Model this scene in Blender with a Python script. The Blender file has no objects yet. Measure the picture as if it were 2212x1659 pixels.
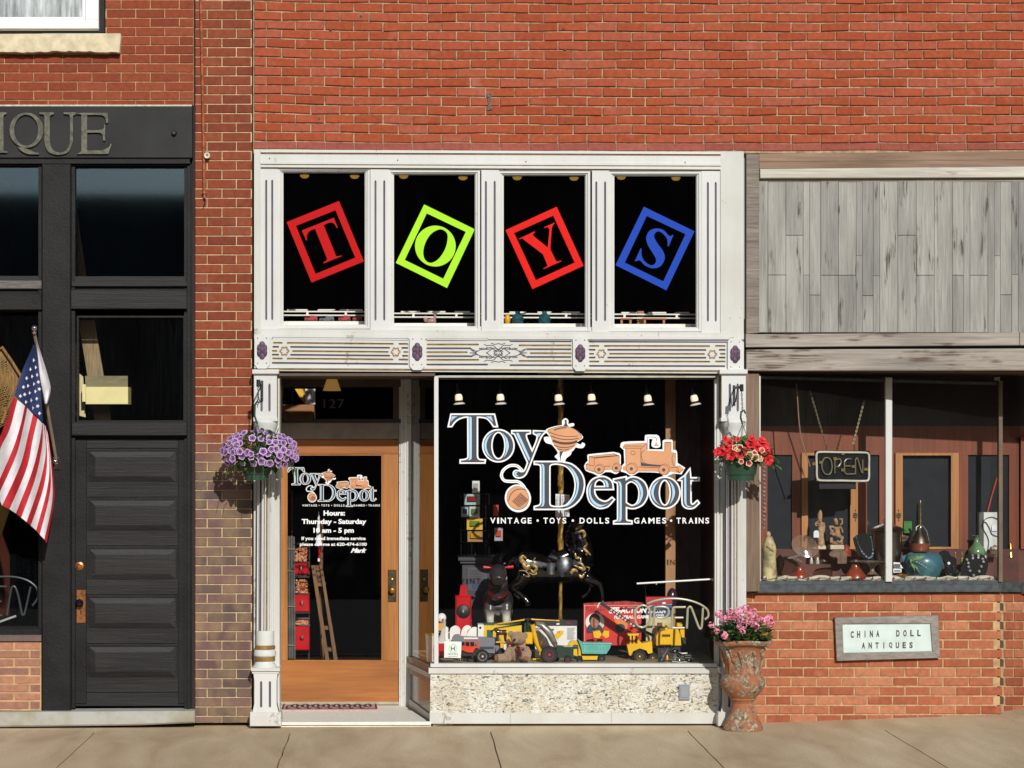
import bpy, math, random
from mathutils import Vector, Matrix
from mathutils.geometry import delaunay_2d_cdt, tessellate_polygon
C = bpy.context.scene
COL = C.collection
R = math.radians
rnd = random.Random(7)

# ------------------------------------------------------------------ camera
F = 5220.0                       # focal length in photo units (2212 wide)
CAMP = Vector((0.0, -18.0, 2.10))
YAW, PITCH, ROLL = 2.50, 1.40, 0.13
cam_d = bpy.data.cameras.new("Camera"); cam = bpy.data.objects.new("Camera", cam_d); COL.objects.link(cam)
CM = Matrix.Rotation(R(-YAW), 3, 'Z') @ Matrix.Rotation(R(90 + PITCH), 3, 'X') @ Matrix.Rotation(R(ROLL), 3, 'Z')
cam.matrix_world = Matrix.Translation(CAMP) @ CM.to_4x4()
cam_d.sensor_width = 36.0; cam_d.lens = F / 2212.0 * 36.0
cam_d.clip_start = 0.1; cam_d.clip_end = 2000.0
C.camera = cam
# ------------------------------------------------------------------ sky, sun, exposure
SUN = Vector((0.20, -1.0, 0.50)).normalized()
w = bpy.data.worlds.new("World"); C.world = w; w.use_nodes = True
nt = w.node_tree; nt.nodes.clear()
sky = nt.nodes.new('ShaderNodeTexSky'); sky.sky_type = 'NISHITA'; sky.sun_disc = False
sky.sun_elevation = math.asin(SUN.z); sky.sun_rotation = math.atan2(SUN.x, SUN.y)
bg = nt.nodes.new('ShaderNodeBackground'); bg.inputs['Strength'].default_value = 0.085
wo = nt.nodes.new('ShaderNodeOutputWorld')
nt.links.new(sky.outputs[0], bg.inputs[0]); nt.links.new(bg.outputs[0], wo.inputs[0])
sl = bpy.data.lights.new("sun", 'SUN'); sl.energy = 3.6; sl.angle = R(0.55); sl.color = (1.0, 0.98, 0.945)
so = bpy.data.objects.new("sun", sl); COL.objects.link(so)
so.rotation_euler = (-SUN).to_track_quat('-Z', 'Y').to_euler(); so.location = (8, -20, 14)
vs = C.view_settings
vs.view_transform = 'Standard'; vs.look = 'None'; vs.exposure = 0.0; vs.gamma = 1.0; vs.use_curve_mapping = False
C.cycles.max_bounces = 8; C.cycles.transparent_max_bounces = 16; C.cycles.sample_clamp_indirect = 4.0
C.cycles.use_denoising = True

# ------------------------------------------------------------------ mapping: photo position on a plane -> world point
def P(u, v, Y=0.0):
    d = CM @ Vector(((u - 1106.0) / F, -(v - 829.5) / F, -1.0))
    a, b = Y if isinstance(Y, tuple) else (Y, 0.0)
    t = (a + b * CAMP.x - CAMP.y) / (d.y - b * d.x)
    return CAMP + d * t
def off(Y, d): return (Y[0] + d, Y[1]) if isinstance(Y, tuple) else Y + d
def PX(n, Y=0.0): return n * (18.0 + (Y[0] if isinstance(Y, tuple) else Y)) / F   # photo units -> metres at depth Y
def G(u, v):                                     # point on the ground
    d = CM @ Vector(((u - 1106.0) / F, -(v - 829.5) / F, -1.0))
    return CAMP + d * (-CAMP.z / d.z)
def Z(x0, y0, k):                                # coordinates read in an enlarged crop
    return lambda x, y: ((x0 + x / k) * 0.86406, (y0 + y / k) * 0.86406)

# ------------------------------------------------------------------ materials
def lin(c):
    c = c / 255.0
    return c / 12.92 if c <= 0.04045 else ((c + 0.055) / 1.055) ** 2.4
def L(c): return (lin(c[0]), lin(c[1]), lin(c[2]), 1.0)
MATS = {}
def nodes(name):
    m = bpy.data.materials.new(name); m.use_nodes = True
    t = m.node_tree; t.nodes.clear()
    o = t.nodes.new('ShaderNodeOutputMaterial'); b = t.nodes.new('ShaderNodeBsdfPrincipled')
    t.links.new(b.outputs[0], o.inputs[0])
    return m, t, b, o
def N(t, kind, **kw):
    n = t.nodes.new(kind)
    for k, v in kw.items():
        if k in n.inputs: n.inputs[k].default_value = v
        else: setattr(n, k, v)
    return n
def ramp(t, fac, stops):
    r = t.nodes.new('ShaderNodeValToRGB'); e = r.color_ramp.elements
    while len(e) < len(stops): e.new(0.5)
    for i, (p, c) in enumerate(stops):
        e[i].position = p; e[i].color = L(c) if len(c) == 3 else c
    t.links.new(fac, r.inputs[0]); return r
def noise(t, scale, detail=4.0, stretch=None, dist=0.0, rough=0.55):
    tc = t.nodes.new('ShaderNodeTexCoord'); n = t.nodes.new('ShaderNodeTexNoise')
    n.inputs['Scale'].default_value = scale; n.inputs['Detail'].default_value = detail
    n.inputs['Distortion'].default_value = dist; n.inputs['Roughness'].default_value = rough
    if stretch:
        mp = t.nodes.new('ShaderNodeMapping'); mp.inputs['Scale'].default_value = stretch
        t.links.new(tc.outputs['Object'], mp.inputs[0]); t.links.new(mp.outputs[0], n.inputs['Vector'])
    else: t.links.new(tc.outputs['Object'], n.inputs['Vector'])
    return n
def mixc(t, fac, a, b, mode='MIX'):
    m = t.nodes.new('ShaderNodeMix'); m.data_type = 'RGBA'; m.blend_type = mode
    for s, x in ((0, fac), (6, a), (7, b)):
        if hasattr(x, 'links'): t.links.new(x, m.inputs[s])
        elif s == 0: m.inputs[0].default_value = x
        else: m.inputs[s].default_value = L(x) if len(x) == 3 else x
    return m.outputs[2]
def bump(t, b, h, strength, dist=0.01):
    bp = t.nodes.new('ShaderNodeBump'); bp.inputs['Strength'].default_value = strength; bp.inputs['Distance'].default_value = dist
    t.links.new(h, bp.inputs['Height']); t.links.new(bp.outputs[0], b.inputs['Normal'])
def M(name, col, rough=0.55, metal=0.0, var=0.12, scale=9.0, bmp=0.0, bscale=60.0, emit=None, es=1.0, col2=None, stretch=None, spec=0.5, coat=0.0):
    """plain painted / plastic / cloth / metal surface with uneven tone"""
    if name in MATS: return MATS[name]
    m, t, b, o = nodes(name)
    c2 = col2 or tuple(max(0, c * (1 - var) - 4 * var) for c in col)
    n = noise(t, scale, 5.0, stretch)
    r = ramp(t, n.outputs[0], [(0.34, c2), (0.62, col)])
    t.links.new(r.outputs[0], b.inputs['Base Color'])
    b.inputs['Roughness'].default_value = rough; b.inputs['Metallic'].default_value = metal
    b.inputs['Specular IOR Level'].default_value = spec; b.inputs['Coat Weight'].default_value = coat
    if bmp:
        n2 = noise(t, bscale, 4.0, stretch); bump(t, b, n2.outputs[0], bmp, 0.004)
    if emit:
        b.inputs['Emission Color'].default_value = L(emit); b.inputs['Emission Strength'].default_value = es
    MATS[name] = m; return m
def brick_mat(name, c0, c1, c2, stain=None, low=None):
    m, t, b, o = nodes(name)
    g = t.nodes.new('ShaderNodeNewGeometry')
    r = ramp(t, g.outputs['Random Per Island'], [(0.0, c0), (0.55, c1), (1.0, c2)])
    n = noise(t, 26, 6); n3 = noise(t, 4.5, 4)
    c = mixc(t, 0.35, r.outputs[0], ramp(t, n.outputs[0], [(0.3, (120, 120, 120)), (0.7, (255, 255, 255))]).outputs[0], 'MULTIPLY')
    if stain:
        s = ramp(t, n3.outputs[0], [(0.6, (0, 0, 0)), (0.74, (255, 255, 255))])
        c = mixc(t, s.outputs[0], c, mixc(t, 0.6, c, stain))
    if low:                                   # old paint left on the lower courses
        sx = t.nodes.new('ShaderNodeSeparateXYZ'); tc = t.nodes.new('ShaderNodeTexCoord'); t.links.new(tc.outputs['Object'], sx.inputs[0])
        ad = N(t, 'ShaderNodeMath', operation='MULTIPLY_ADD'); ad.inputs[1].default_value = 0.5
        t.links.new(n3.outputs[0], ad.inputs[0]); t.links.new(sx.outputs[2], ad.inputs[2])
        mr = t.nodes.new('ShaderNodeMapRange'); t.links.new(ad.outputs[0], mr.inputs[0])
        mr.inputs[1].default_value = 2.16; mr.inputs[2].default_value = 2.46; mr.inputs[3].default_value = 1; mr.inputs[4].default_value = 0
        n4 = noise(t, 8, 4, (1, 1, 0.6)); wn = t.nodes.new('ShaderNodeTexWhiteNoise'); wn.noise_dimensions = '1D'
        t.links.new(g.outputs['Random Per Island'], wn.inputs['W'])
        rl = ramp(t, wn.outputs[0], [(0.0, low[0]), (0.4, low[1]), (0.75, low[2]), (1.0, low[3])])
        lc = mixc(t, ramp(t, n4.outputs[0], [(0.42, (0, 0, 0)), (0.7, (200, 200, 200))]).outputs[0], rl.outputs[0], low[4])
        c = mixc(t, mr.outputs[0], c, lc)
    t.links.new(c, b.inputs['Base Color']); b.inputs['Roughness'].default_value = 0.85
    b.inputs['Specular IOR Level'].default_value = 0.25
    bump(t, b, noise(t, 90, 5).outputs[0], 0.35, 0.004)
    MATS[name] = m; return m
def wood_mat(name, dark, light, axis='Z', rough=0.6, fine=1.0, island=0.0, bmp=0.4, coat=0.0, knots=None):
    m, t, b, o = nodes(name)
    st = {'Z': (30, 30, 1.2), 'X': (1.2, 30, 30), 'Y': (30, 1.2, 30)}[axis]
    st = tuple(x * fine for x in st)
    n = noise(t, 2.4, 8, st, 0.6, 0.65); n2 = noise(t, 1.6, 3, tuple(x * .12 + .5 for x in st))
    r = ramp(t, n.outputs[0], [(0.28, dark), (0.68, light)])
    c = mixc(t, 0.5, r.outputs[0], ramp(t, n2.outputs[0], [(0.3, (150, 150, 150)), (0.65, (255, 255, 255))]).outputs[0], 'MULTIPLY')
    if island:
        g = t.nodes.new('ShaderNodeNewGeometry')
        c = mixc(t, island, c, ramp(t, g.outputs['Random Per Island'], [(0, (112, 112, 116)), (0.5, (205, 205, 203)), (1, (255, 253, 246))]).outputs[0], 'MULTIPLY')
    if knots:
        kn = noise(t, 3.2, 4, tuple(x * .1 + .6 for x in st)); k2 = noise(t, 5, 6, tuple(x * .8 for x in st))
        kk = ramp(t, kn.outputs[0], [(0.58, (0, 0, 0)), (0.66, (255, 255, 255))])
        k3 = ramp(t, k2.outputs[0], [(0.45, (0, 0, 0)), (0.55, (255, 255, 255))])
        c = mixc(t, mixc(t, 1.0, kk.outputs[0], k3.outputs[0], 'MULTIPLY'), c, knots)
    t.links.new(c, b.inputs['Base Color']); b.inputs['Roughness'].default_value = rough; b.inputs['Coat Weight'].default_value = coat
    b.inputs['Coat Roughness'].default_value = 0.25
    if bmp: bump(t, b, n.outputs[0], bmp, 0.004)
    MATS[name] = m; return m
def glass_mat(name, dust=0.0, dcol=(150, 150, 145), refl=1.5, rough=0.0, tint=(255, 255, 255), gtint=(255, 255, 255)):
    m = bpy.data.materials.new(name); m.use_nodes = True; t = m.node_tree; t.nodes.clear()
    o = t.nodes.new('ShaderNodeOutputMaterial')
    tr = N(t, 'ShaderNodeBsdfTransparent'); tr.inputs[0].default_value = L(tint)
    gl = N(t, 'ShaderNodeBsdfGlossy'); gl.inputs['Roughness'].default_value = rough; gl.inputs[0].default_value = L(gtint)
    fr = N(t, 'ShaderNodeFresnel'); fr.inputs[0].default_value = refl
    mx = t.nodes.new('ShaderNodeMixShader')
    t.links.new(fr.outputs[0], mx.inputs[0]); t.links.new(tr.outputs[0], mx.inputs[1]); t.links.new(gl.outputs[0], mx.inputs[2])
    last = mx
    if dust:
        df = N(t, 'ShaderNodeBsdfDiffuse'); df.inputs[0].default_value = L(dcol)
        n = noise(t, 2.2, 6, (1, 1, 0.5)); n2 = noise(t, 9, 6, (6, 6, 0.5))
        mm = N(t, 'ShaderNodeMath', operation='MULTIPLY'); t.links.new(n.outputs[0], mm.inputs[0]); t.links.new(n2.outputs[0], mm.inputs[1])
        mr = t.nodes.new('ShaderNodeMapRange'); t.links.new(mm.outputs[0], mr.inputs[0])
        mr.inputs[1].default_value = 0.12; mr.inputs[2].default_value = 0.45; mr.inputs[3].default_value = dust * 0.35; mr.inputs[4].default_value = dust * 1.6
        m2 = t.nodes.new('ShaderNodeMixShader'); t.links.new(mr.outputs[0], m2.inputs[0])
        t.links.new(mx.outputs[0], m2.inputs[1]); t.links.new(df.outputs[0], m2.inputs[2]); last = m2
    t.links.new(last.outputs[0], o.inputs[0]); MATS[name] = m; return m

# ------------------------------------------------------------------ 2D shapes
def path(s, conv=lambda x, y: (x, y), n=6, closed=True):
    """'x,y ~x,y ...' : plain points are corners, ~ points lie on a curve"""
    pts = []
    for tok in s.split():
        sm = tok[0] == '~'; x, y = tok.lstrip('~').split(',')
        pts.append((Vector((float(x), float(y))), sm))
    out = []; k = len(pts)
    for i in range(k if closed else k - 1):
        (p1, s1), (p2, s2) = pts[i], pts[(i + 1) % k]
        out.append(p1)
        if not s1 and not s2: continue
        p0 = pts[(i - 1) % k][0] if (closed or i > 0) else p1
        p3 = pts[(i + 2) % k][0] if (closed or i < k - 2) else p2
        d = p2 - p1
        m1 = (p2 - p0) * 0.5 if s1 else d * 0.9
        m2 = (p3 - p1) * 0.5 if s2 else d * 0.9
        lim = d.length * 1.3
        if m1.length > lim: m1 *= lim / m1.length
        if m2.length > lim: m2 *= lim / m2.length
        for j in range(1, n):
            t = j / n; t2 = t * t; t3 = t2 * t
            out.append(p1 * (2*t3-3*t2+1) + m1 * (t3-2*t2+t) + p2 * (-2*t3+3*t2) + m2 * (t3-t2))
    if not closed: out.append(pts[-1][0])
    return [conv(p.x, p.y) for p in out]
def ellipse(cx, cy, rx, ry, conv=lambda x, y: (x, y), n=40, rot=0.0, a0=0, a1=360):
    o = []; full = a1 - a0 >= 360
    for i in range(n if full else n + 1):
        a = R(a0 + (a1 - a0) * i / n); x, y = rx * math.cos(a), ry * math.sin(a)
        o.append(conv(cx + x * math.cos(rot) - y * math.sin(rot), cy + x * math.sin(rot) + y * math.cos(rot)))
    return o
def area(p): return 0.5 * sum(p[i-1][0] * p[i][1] - p[i][0] * p[i-1][1] for i in range(len(p)))
def offset(p, d):
    if area(p) < 0: p = p[::-1]
    q = [p[0]]
    for a in p[1:]:
        if math.hypot(a[0]-q[-1][0], a[1]-q[-1][1]) > 0.05: q.append(a)
    p = q; o = []; k = len(p)
    for i in range(k):
        a, b, c = Vector(p[i-1]), Vector(p[i]), Vector(p[(i+1) % k])
        e1 = (b - a); e2 = (c - b)
        if e1.length < 1e-6 or e2.length < 1e-6: o.append(tuple(b)); continue
        e1.normalize(); e2.normalize()
        n1 = Vector((e1.y, -e1.x)); n2 = Vector((e2.y, -e2.x)); nn = n1 + n2
        if nn.length < 0.2: nn = n1
        nn.normalize(); cs = max(0.5, nn.dot(n1))
        o.append(tuple(b + nn * (d / cs)))
    return o

# ------------------------------------------------------------------ mesh builder
class MB:
    def __init__(s): s.v = []; s.f = []; s.mi = []; s.mats = []
    def m(s, mat):
        if mat not in s.mats: s.mats.append(mat)
        return s.mats.index(mat)
    def add(s, vs, fs, mat, T=None):
        o = len(s.v); k = s.m(mat)
        s.v += [tuple(T @ Vector(a)) if T else tuple(a) for a in vs]
        for f in fs: s.f.append([i + o for i in f]); s.mi.append(k)
    def hull8(s, a, mat, T=None):   # a: 4 front + 4 back corners
        s.add(a, [(0,1,2,3),(7,6,5,4),(0,4,5,1),(1,5,6,2),(2,6,7,3),(3,7,4,0)], mat, T)
    def box(s, x0, x1, y0, y1, z0, z1, mat, T=None, bev=0.0):
        if bev > 0: return s.prism3([(x0,z0),(x1,z0),(x1,z1),(x0,z1)], y0, y1, mat, bev, T)
        s.hull8([(x0,y0,z0),(x1,y0,z0),(x1,y0,z1),(x0,y0,z1),(x0,y1,z0),(x1,y1,z0),(x1,y1,z1),(x0,y1,z1)], mat, T)
    def prism3(s, pts, y0, y1, mat, bev=0.0, T=None):   # xz polygon, front at y0, convex for bevel
        if area(pts) < 0: pts = pts[::-1]
        k = len(pts)
        inn = offset(pts, -bev) if bev else pts
        if len(inn) != k: inn = pts; bev = 0
        vs = [(x, y0, z) for x, z in inn]; rings = [vs]
        if bev: rings.append([(x, y0 + bev, z) for x, z in pts])
        rings.append([(x, y1, z) for x, z in pts])
        a = [p for r in rings for p in r]; fs = [tuple(range(k))]
        for q in range(len(rings) - 1):
            for i in range(k):
                j = (i + 1) % k; fs.append((q*k+i, (q+1)*k+i, (q+1)*k+j, q*k+j))
        fs.append(tuple(range((len(rings)-1)*k, len(rings)*k))[::-1])
        s.add(a, fs, mat, T)
    def pbox(s, u0, v0, u1, v1, Yf, dep, mat, bev=0.0):
        """photo-rectangle on plane Yf, dep metres deep behind it"""
        s.pquad([(u0, v1), (u1, v1), (u1, v0), (u0, v0)], Yf, dep, mat, bev)
    def pquad(s, pts, Yf, dep, mat, bev=0.0):
        f = [P(u, v, Yf) for u, v in pts]; k = len(f)
        if area([(p.x, p.z) for p in f]) < 0: f = f[::-1]
        bk = [p + Vector((0, dep, 0)) for p in f]
        if bev:
            o2 = offset([(p.x, p.z) for p in f], -bev)
            if len(o2) == k:
                sl_ = Yf[1] if isinstance(Yf, tuple) else 0.0
                fr = [Vector((x, p.y + sl_ * (x - p.x), z)) for (x, z), p in zip(o2, f)]
                md = [p + Vector((0, bev, 0)) for p in f]
                a = fr + md + bk; fs = [tuple(range(k)), tuple(range(2*k, 3*k))[::-1]]
                for q in range(2):
                    for i in range(k):
                        j = (i+1) % k; fs.append((q*k+i, (q+1)*k+i, (q+1)*k+j, q*k+j))
                s.add(a, fs, mat); return
        a = f + bk; fs = [tuple(range(k)), tuple(range(k, 2*k))[::-1]]
        for i in range(k):
            j = (i+1) % k; fs.append((i, k+i, k+j, j))
        s.add(a, fs, mat)
    def frame(s, u0, v0, u1, v1, t, Yf, dep, mat, bev=0.0, tb=None, tt=None):
        """four mitre-free members of a frame, butted; t = width in photo units"""
        tb = t if tb is None else tb; tt = t if tt is None else tt
        s.pbox(u0, v0, u0 + t, v1, Yf, dep, mat, bev); s.pbox(u1 - t, v0, u1, v1, Yf, dep, mat, bev)
        s.pbox(u0 + t, v0, u1 - t, v0 + tt, off(Yf, .002), dep, mat, bev); s.pbox(u0 + t, v1 - tb, u1 - t, v1, off(Yf, .002), dep, mat, bev)
    def flat(s, outer, holes, Y, mat, dep=0.0):
        """filled shape in photo positions on plane Y (with thickness dep if given)"""
        loops = [outer] + list(holes)
        loops = [l if (area(l) > 0) == (i == 0) else l[::-1] for i, l in enumerate(loops)]
        pts = [p for l in loops for p in l]; eds = []; st = 0
        for l in loops:
            eds += [(st + i, st + (i + 1) % len(l)) for i in range(len(l))]; st += len(l)
        if holes: tris = tessellate_polygon([[Vector((x, y, 0)) for x, y in l] for l in loops]); keep = True
        else: vv, _, tris, orig, _, _ = delaunay_2d_cdt([Vector(p) for p in pts], eds, [], 1, 1e-4)
        if holes: pass
        elif not dep or any(not o for o in orig): pts = [tuple(p) for p in vv]; keep = False
        else: tris = [tuple(orig[i][0] for i in t) for t in tris]; keep = True
        w3 = [P(u, v, Y) for u, v in pts]
        nf = []
        for a, b, c in tris:
            n = (w3[b] - w3[a]).cross(w3[c] - w3[a])
            nf.append((a, b, c) if n.y < 0 else (a, c, b))
        if not dep: s.add(w3, nf, mat); return
        k = len(pts); bk = [p + Vector((0, dep, 0)) for p in w3]; fs = list(nf); st = 0
        for l in loops if keep else ():
            for i in range(len(l)):
                j = (i + 1) % len(l); fs.append((st+i, st+j, k+st+j, k+st+i))
            st += len(l)
        s.add(w3 + bk, fs, mat)
    def ribbon(s, pts, wd, Y, mat):
        p = [Vector(a) for a in pts]; l = []; r = []
        for i, a in enumerate(p):
            d = (p[min(i+1, len(p)-1)] - p[max(i-1, 0)])
            if d.length < 1e-6: d = Vector((1, 0))
            d.normalize(); n = Vector((-d.y, d.x)) * wd * 0.5
            l.append(P(*(a + n), Y)); r.append(P(*(a - n), Y))
        k = len(p); s.add(l + r, [(i, i+1, k+i+1, k+i) for i in range(k-1)], mat)
    def tube(s, pts, rad, mat, n=8, closed=False, sx=1.0, T=None, cap=True):
        p = [Vector(a) for a in pts]; k = len(p)
        rs = rad if isinstance(rad, (list, tuple)) else [rad] * k
        vs = []; fs = []; up = None
        for i in range(k):
            d = (p[(i+1) % k] - p[i-1]) if closed else (p[min(i+1, k-1)] - p[max(i-1, 0)])
            if d.length < 1e-9: d = Vector((0, 0, 1))
            d.normalize()
            if up is None: up = Vector((0, 1, 0)) if abs(d.y) < 0.9 else Vector((1, 0, 0))
            a = up - d * up.dot(d)
            if a.length < 1e-6: a = d.orthogonal()
            a.normalize(); b = d.cross(a); up = a
            for j in range(n):
                q = 2 * math.pi * j / n; vs.append(p[i] + (a * math.cos(q) * sx + b * math.sin(q)) * rs[i])
        for i in range(k if closed else k - 1):
            i2 = (i + 1) % k
            for j in range(n): fs.append((i*n+j, i*n+(j+1) % n, i2*n+(j+1) % n, i2*n+j))
        if cap and not closed: fs += [tuple(range(n))[::-1], tuple(range((k-1)*n, k*n))]
        s.add(vs, fs, mat, T)
    def cyl(s, p0, p1, r0, mat, r1=None, n=14, T=None): s.tube([p0, p1], [r0, r0 if r1 is None else r1], mat, n, T=T)
    def lathe(s, c, prof, mat, n=24, axis='Z', T=None, a0=0, a1=360):
        vs = []; fs = []; full = a1 - a0 >= 360; nn = n if full else n + 1
        for r, z in prof:
            for j in range(nn):
                a = R(a0 + (a1-a0) * j / n); x, y = r*math.cos(a), r*math.sin(a)
                q = {'Z': (x, y, z), 'Y': (x, z, y), 'X': (z, x, y)}[axis]
                vs.append((c[0]+q[0], c[1]+q[1], c[2]+q[2]))
        for i in range(len(prof)-1):
            for j in range(n if full else n):
                j2 = (j+1) % nn; f = (i*nn+j, i*nn+j2, (i+1)*nn+j2, (i+1)*nn+j)
                fs.append(f if axis == 'Z' else f[::-1])
        if full and prof[0][0] > 1e-5: fs.append(tuple(range(nn))[::-1])
        if full and prof[-1][0] > 1e-5: fs.append(tuple(range((len(prof)-1)*nn, len(prof)*nn)))
        s.add(vs, fs, mat, T)
    def ell(s, c, r, mat, n=14, m=9, T=None):
        if not isinstance(r, (list, tuple)): r = (r, r, r)
        vs = [(c[0], c[1], c[2]-r[2])]; fs = []
        for i in range(1, m):
            a = math.pi * i / m - math.pi / 2
            for j in range(n):
                b = 2*math.pi*j/n; vs.append((c[0]+r[0]*math.cos(a)*math.cos(b), c[1]+r[1]*math.cos(a)*math.sin(b), c[2]+r[2]*math.sin(a)))
        vs.append((c[0], c[1], c[2]+r[2])); e = len(vs)-1
        for j in range(n):
            j2 = (j+1) % n; fs.append((0, 1+j2, 1+j)); fs.append((e, 1+(m-2)*n+j, 1+(m-2)*n+j2))
            for i in range(m-2): fs.append((1+i*n+j, 1+i*n+j2, 1+(i+1)*n+j2, 1+(i+1)*n+j))
        s.add(vs, fs, mat, T)
    def build(s, name, parent=None, smooth=32, label=None):
        me = bpy.data.meshes.new(name); me.from_pydata([tuple(a) for a in s.v], [], s.f)
        for m in s.mats: me.materials.append(m)
        me.polygons.foreach_set('material_index', s.mi)
        if smooth:
            me.polygons.foreach_set('use_smooth', [True] * len(me.polygons)); me.set_sharp_from_angle(angle=R(smooth))
        me.update(); return link(name, me, parent, label)
    def blob(s, name, parent, mat, voxel, label=None, smooth_it=3):
        """all pieces fused into one continuous skin"""
        o = s.build(name, None, 0)
        r = o.modifiers.new('r', 'REMESH'); r.mode = 'VOXEL'; r.voxel_size = voxel
        if smooth_it:
            sm = o.modifiers.new('s', 'SMOOTH'); sm.iterations = smooth_it; sm.factor = 0.5
        dg = bpy.context.evaluated_depsgraph_get(); me = bpy.data.meshes.new_from_object(o.evaluated_get(dg))
        nm = o.name; bpy.data.objects.remove(o); me.name = name
        me.materials.clear(); me.materials.append(mat)
        me.polygons.foreach_set('use_smooth', [True] * len(me.polygons)); me.polygons.foreach_set('material_index', [0] * len(me.polygons))
        return link(name, me, parent, label)
ORG = {}
def link(name, me, parent, label=None):
    o = bpy.data.objects.new(name, me); COL.objects.link(o)
    if parent is not None:
        o.parent = parent
        o.matrix_parent_inverse = Matrix.Translation(-ORG.get(parent.name, Vector((0, 0, 0))))
    if label: o['label'] = label
    return o
def thing(name, label, cat, loc=(0, 0, 0), group=None):
    o = bpy.data.objects.new(name, None); COL.objects.link(o); o.location = loc; o.empty_display_size = 0.1
    ORG[o.name] = Vector(loc); o['label'] = label; o['category'] = cat
    if group: o['group'] = group
    return o
def tag(o, label, cat, group=None):
    o['label'] = label; o['category'] = cat
    if group: o['group'] = group
    return o
def struct(o): o['kind'] = 'structure'; return o
def dup(t, delta, label):
    r = t.copy(); COL.objects.link(r); r.location = t.location + Vector(delta); r['label'] = label
    def kids(a, b):
        for ch in [c for c in bpy.data.objects if c.parent == a]:
            c = ch.copy(); COL.objects.link(c); m_ = ch.matrix_parent_inverse.copy(); c.parent = b; c.matrix_parent_inverse = m_; kids(ch, c)
    kids(t, r); return r
def text(mb, body, u0, v0, u1, v1, Y, mat, bold=0.0, shear=0.0, quad=None):
    """lettering stretched to a photo rectangle (or a skewed one) on plane Y"""
    cu = bpy.data.curves.new('t', 'FONT'); cu.body = body; cu.offset = bold; cu.shear = shear; cu.resolution_u = 3
    o = bpy.data.objects.new('t', cu); COL.objects.link(o)
    dg = bpy.context.evaluated_depsgraph_get(); me = bpy.data.meshes.new_from_object(o.evaluated_get(dg))
    vs = [x.co.copy() for x in me.vertices]; fs = [tuple(p.vertices) for p in me.polygons]
    bpy.data.objects.remove(o); bpy.data.curves.remove(cu); bpy.data.meshes.remove(me)
    a0 = min(x.x for x in vs); a1 = max(x.x for x in vs); b0 = min(x.y for x in vs); b1 = max(x.y for x in vs)
    q = quad or ((u0, v0), (u1, v0), (u1, v1), (u0, v1)); out = []
    for x in vs:
        s_ = (x.x - a0) / (a1 - a0); t_ = 1 - (x.y - b0) / (b1 - b0)
        tp = Vector(q[0]).lerp(Vector(q[1]), s_); bt = Vector(q[3]).lerp(Vector(q[2]), s_); g = tp.lerp(bt, t_)
        out.append(P(g.x, g.y, Y))
    mb.add(out, fs, mat)
def bricks(mb, u0, v0, u1, v1, pitch, length, j0, j1, Y, mat, holes=(), gap=2.2, dv=lambda u, v: 0, dep=0.05, jit=0.0012, row0=0, extra=None):
    """every brick a block of its own, courses run in photo rows on plane Y"""
    row = row0; v = v0
    while v < v1 - 2:
        vb = min(v + pitch, v1); st = j0 if row % 2 == 0 else j1
        u = st - length * math.ceil((st - u0) / length + 1)
        while u < u1:
            a, b = max(u, u0), min(u + length, u1); u += length
            if b - a < 5: continue
            segs = [(a, b)]; vm = (v + vb) / 2
            for hu0, hv0, hu1, hv1 in holes:
                if hv0 < vm < hv1:
                    ns = []
                    for x, y in segs:
                        if y <= hu0 or x >= hu1: ns.append((x, y)); continue
                        if x < hu0 - 4: ns.append((x, hu0))
                        if y > hu1 + 4: ns.append((hu1, y))
                    segs = ns
            for x, y in segs:
                g = gap * 0.5; x2, y2 = x + g * rnd.uniform(.7, 1.2), y - g * rnd.uniform(.7, 1.2)
                t_, b_ = v + g * rnd.uniform(.8, 1.2), vb - g * rnd.uniform(.8, 1.2)
                j = rnd.uniform(-jit, jit)
                q = [(x2, b_), (y2, b_), (y2, t_), (x2, t_)]
                q = [(uu, vv + dv(uu, vv)) for uu, vv in q]
                mb.pquad(q, off(Y, j), dep, mat, 0.0035)
        v += pitch; row += 1

# ------------------------------------------------------------------ shared materials
def old_paint(name, c0, c1, flake, amount):
    m, t, b, o = nodes(name)
    n1 = noise(t, 2.6, 4, (1, 1, .5)); n2 = noise(t, 34, 8, (1, 1, .7), .4, .7); n3 = noise(t, 5, 4, (1, 1, .35)); n4 = noise(t, 120, 3)
    c = ramp(t, n1.outputs[0], [(.36, c1), (.6, c0)]).outputs[0]
    g = N(t, 'ShaderNodeMath', operation='MULTIPLY'); t.links.new(n2.outputs[0], g.inputs[0]); t.links.new(n3.outputs[0], g.inputs[1])
    c = mixc(t, ramp(t, g.outputs[0], [(amount, (0, 0, 0)), (amount + .05, (225, 225, 225))]).outputs[0], c, flake)
    dr = noise(t, 3.5, 6, (9, 9, .5)); c = mixc(t, ramp(t, dr.outputs[0], [(.56, (0, 0, 0)), (.78, (110, 110, 110))]).outputs[0], c, (168, 156, 132))
    t.links.new(c, b.inputs['Base Color']); b.inputs['Roughness'].default_value = .5; b.inputs['Specular IOR Level'].default_value = .3
    bump(t, b, n2.outputs[0], .14, .003); MATS[name] = m; return m
WHITE = old_paint('white_paint', (208, 208, 203), (200, 200, 194), (158, 146, 124), .40)
WHITE2 = old_paint('white_paint_aged', (203, 202, 195), (192, 190, 180), (140, 124, 104), .345)
PURPLE = M('purple_trim_paint', (92, 82, 96), 0.6, var=.15)
PLUM = M('plum_medallion_paint', (98, 74, 92), 0.6, var=.35, scale=60)
GOLD = M('gold_trim_paint', (158, 124, 66), 0.42, metal=.25, var=.25, scale=20)
BLACKP = M('black_shopfront_paint', (31, 30, 29), 0.5, var=.3, scale=5, bmp=.4, bscale=45, spec=.22)
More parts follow.
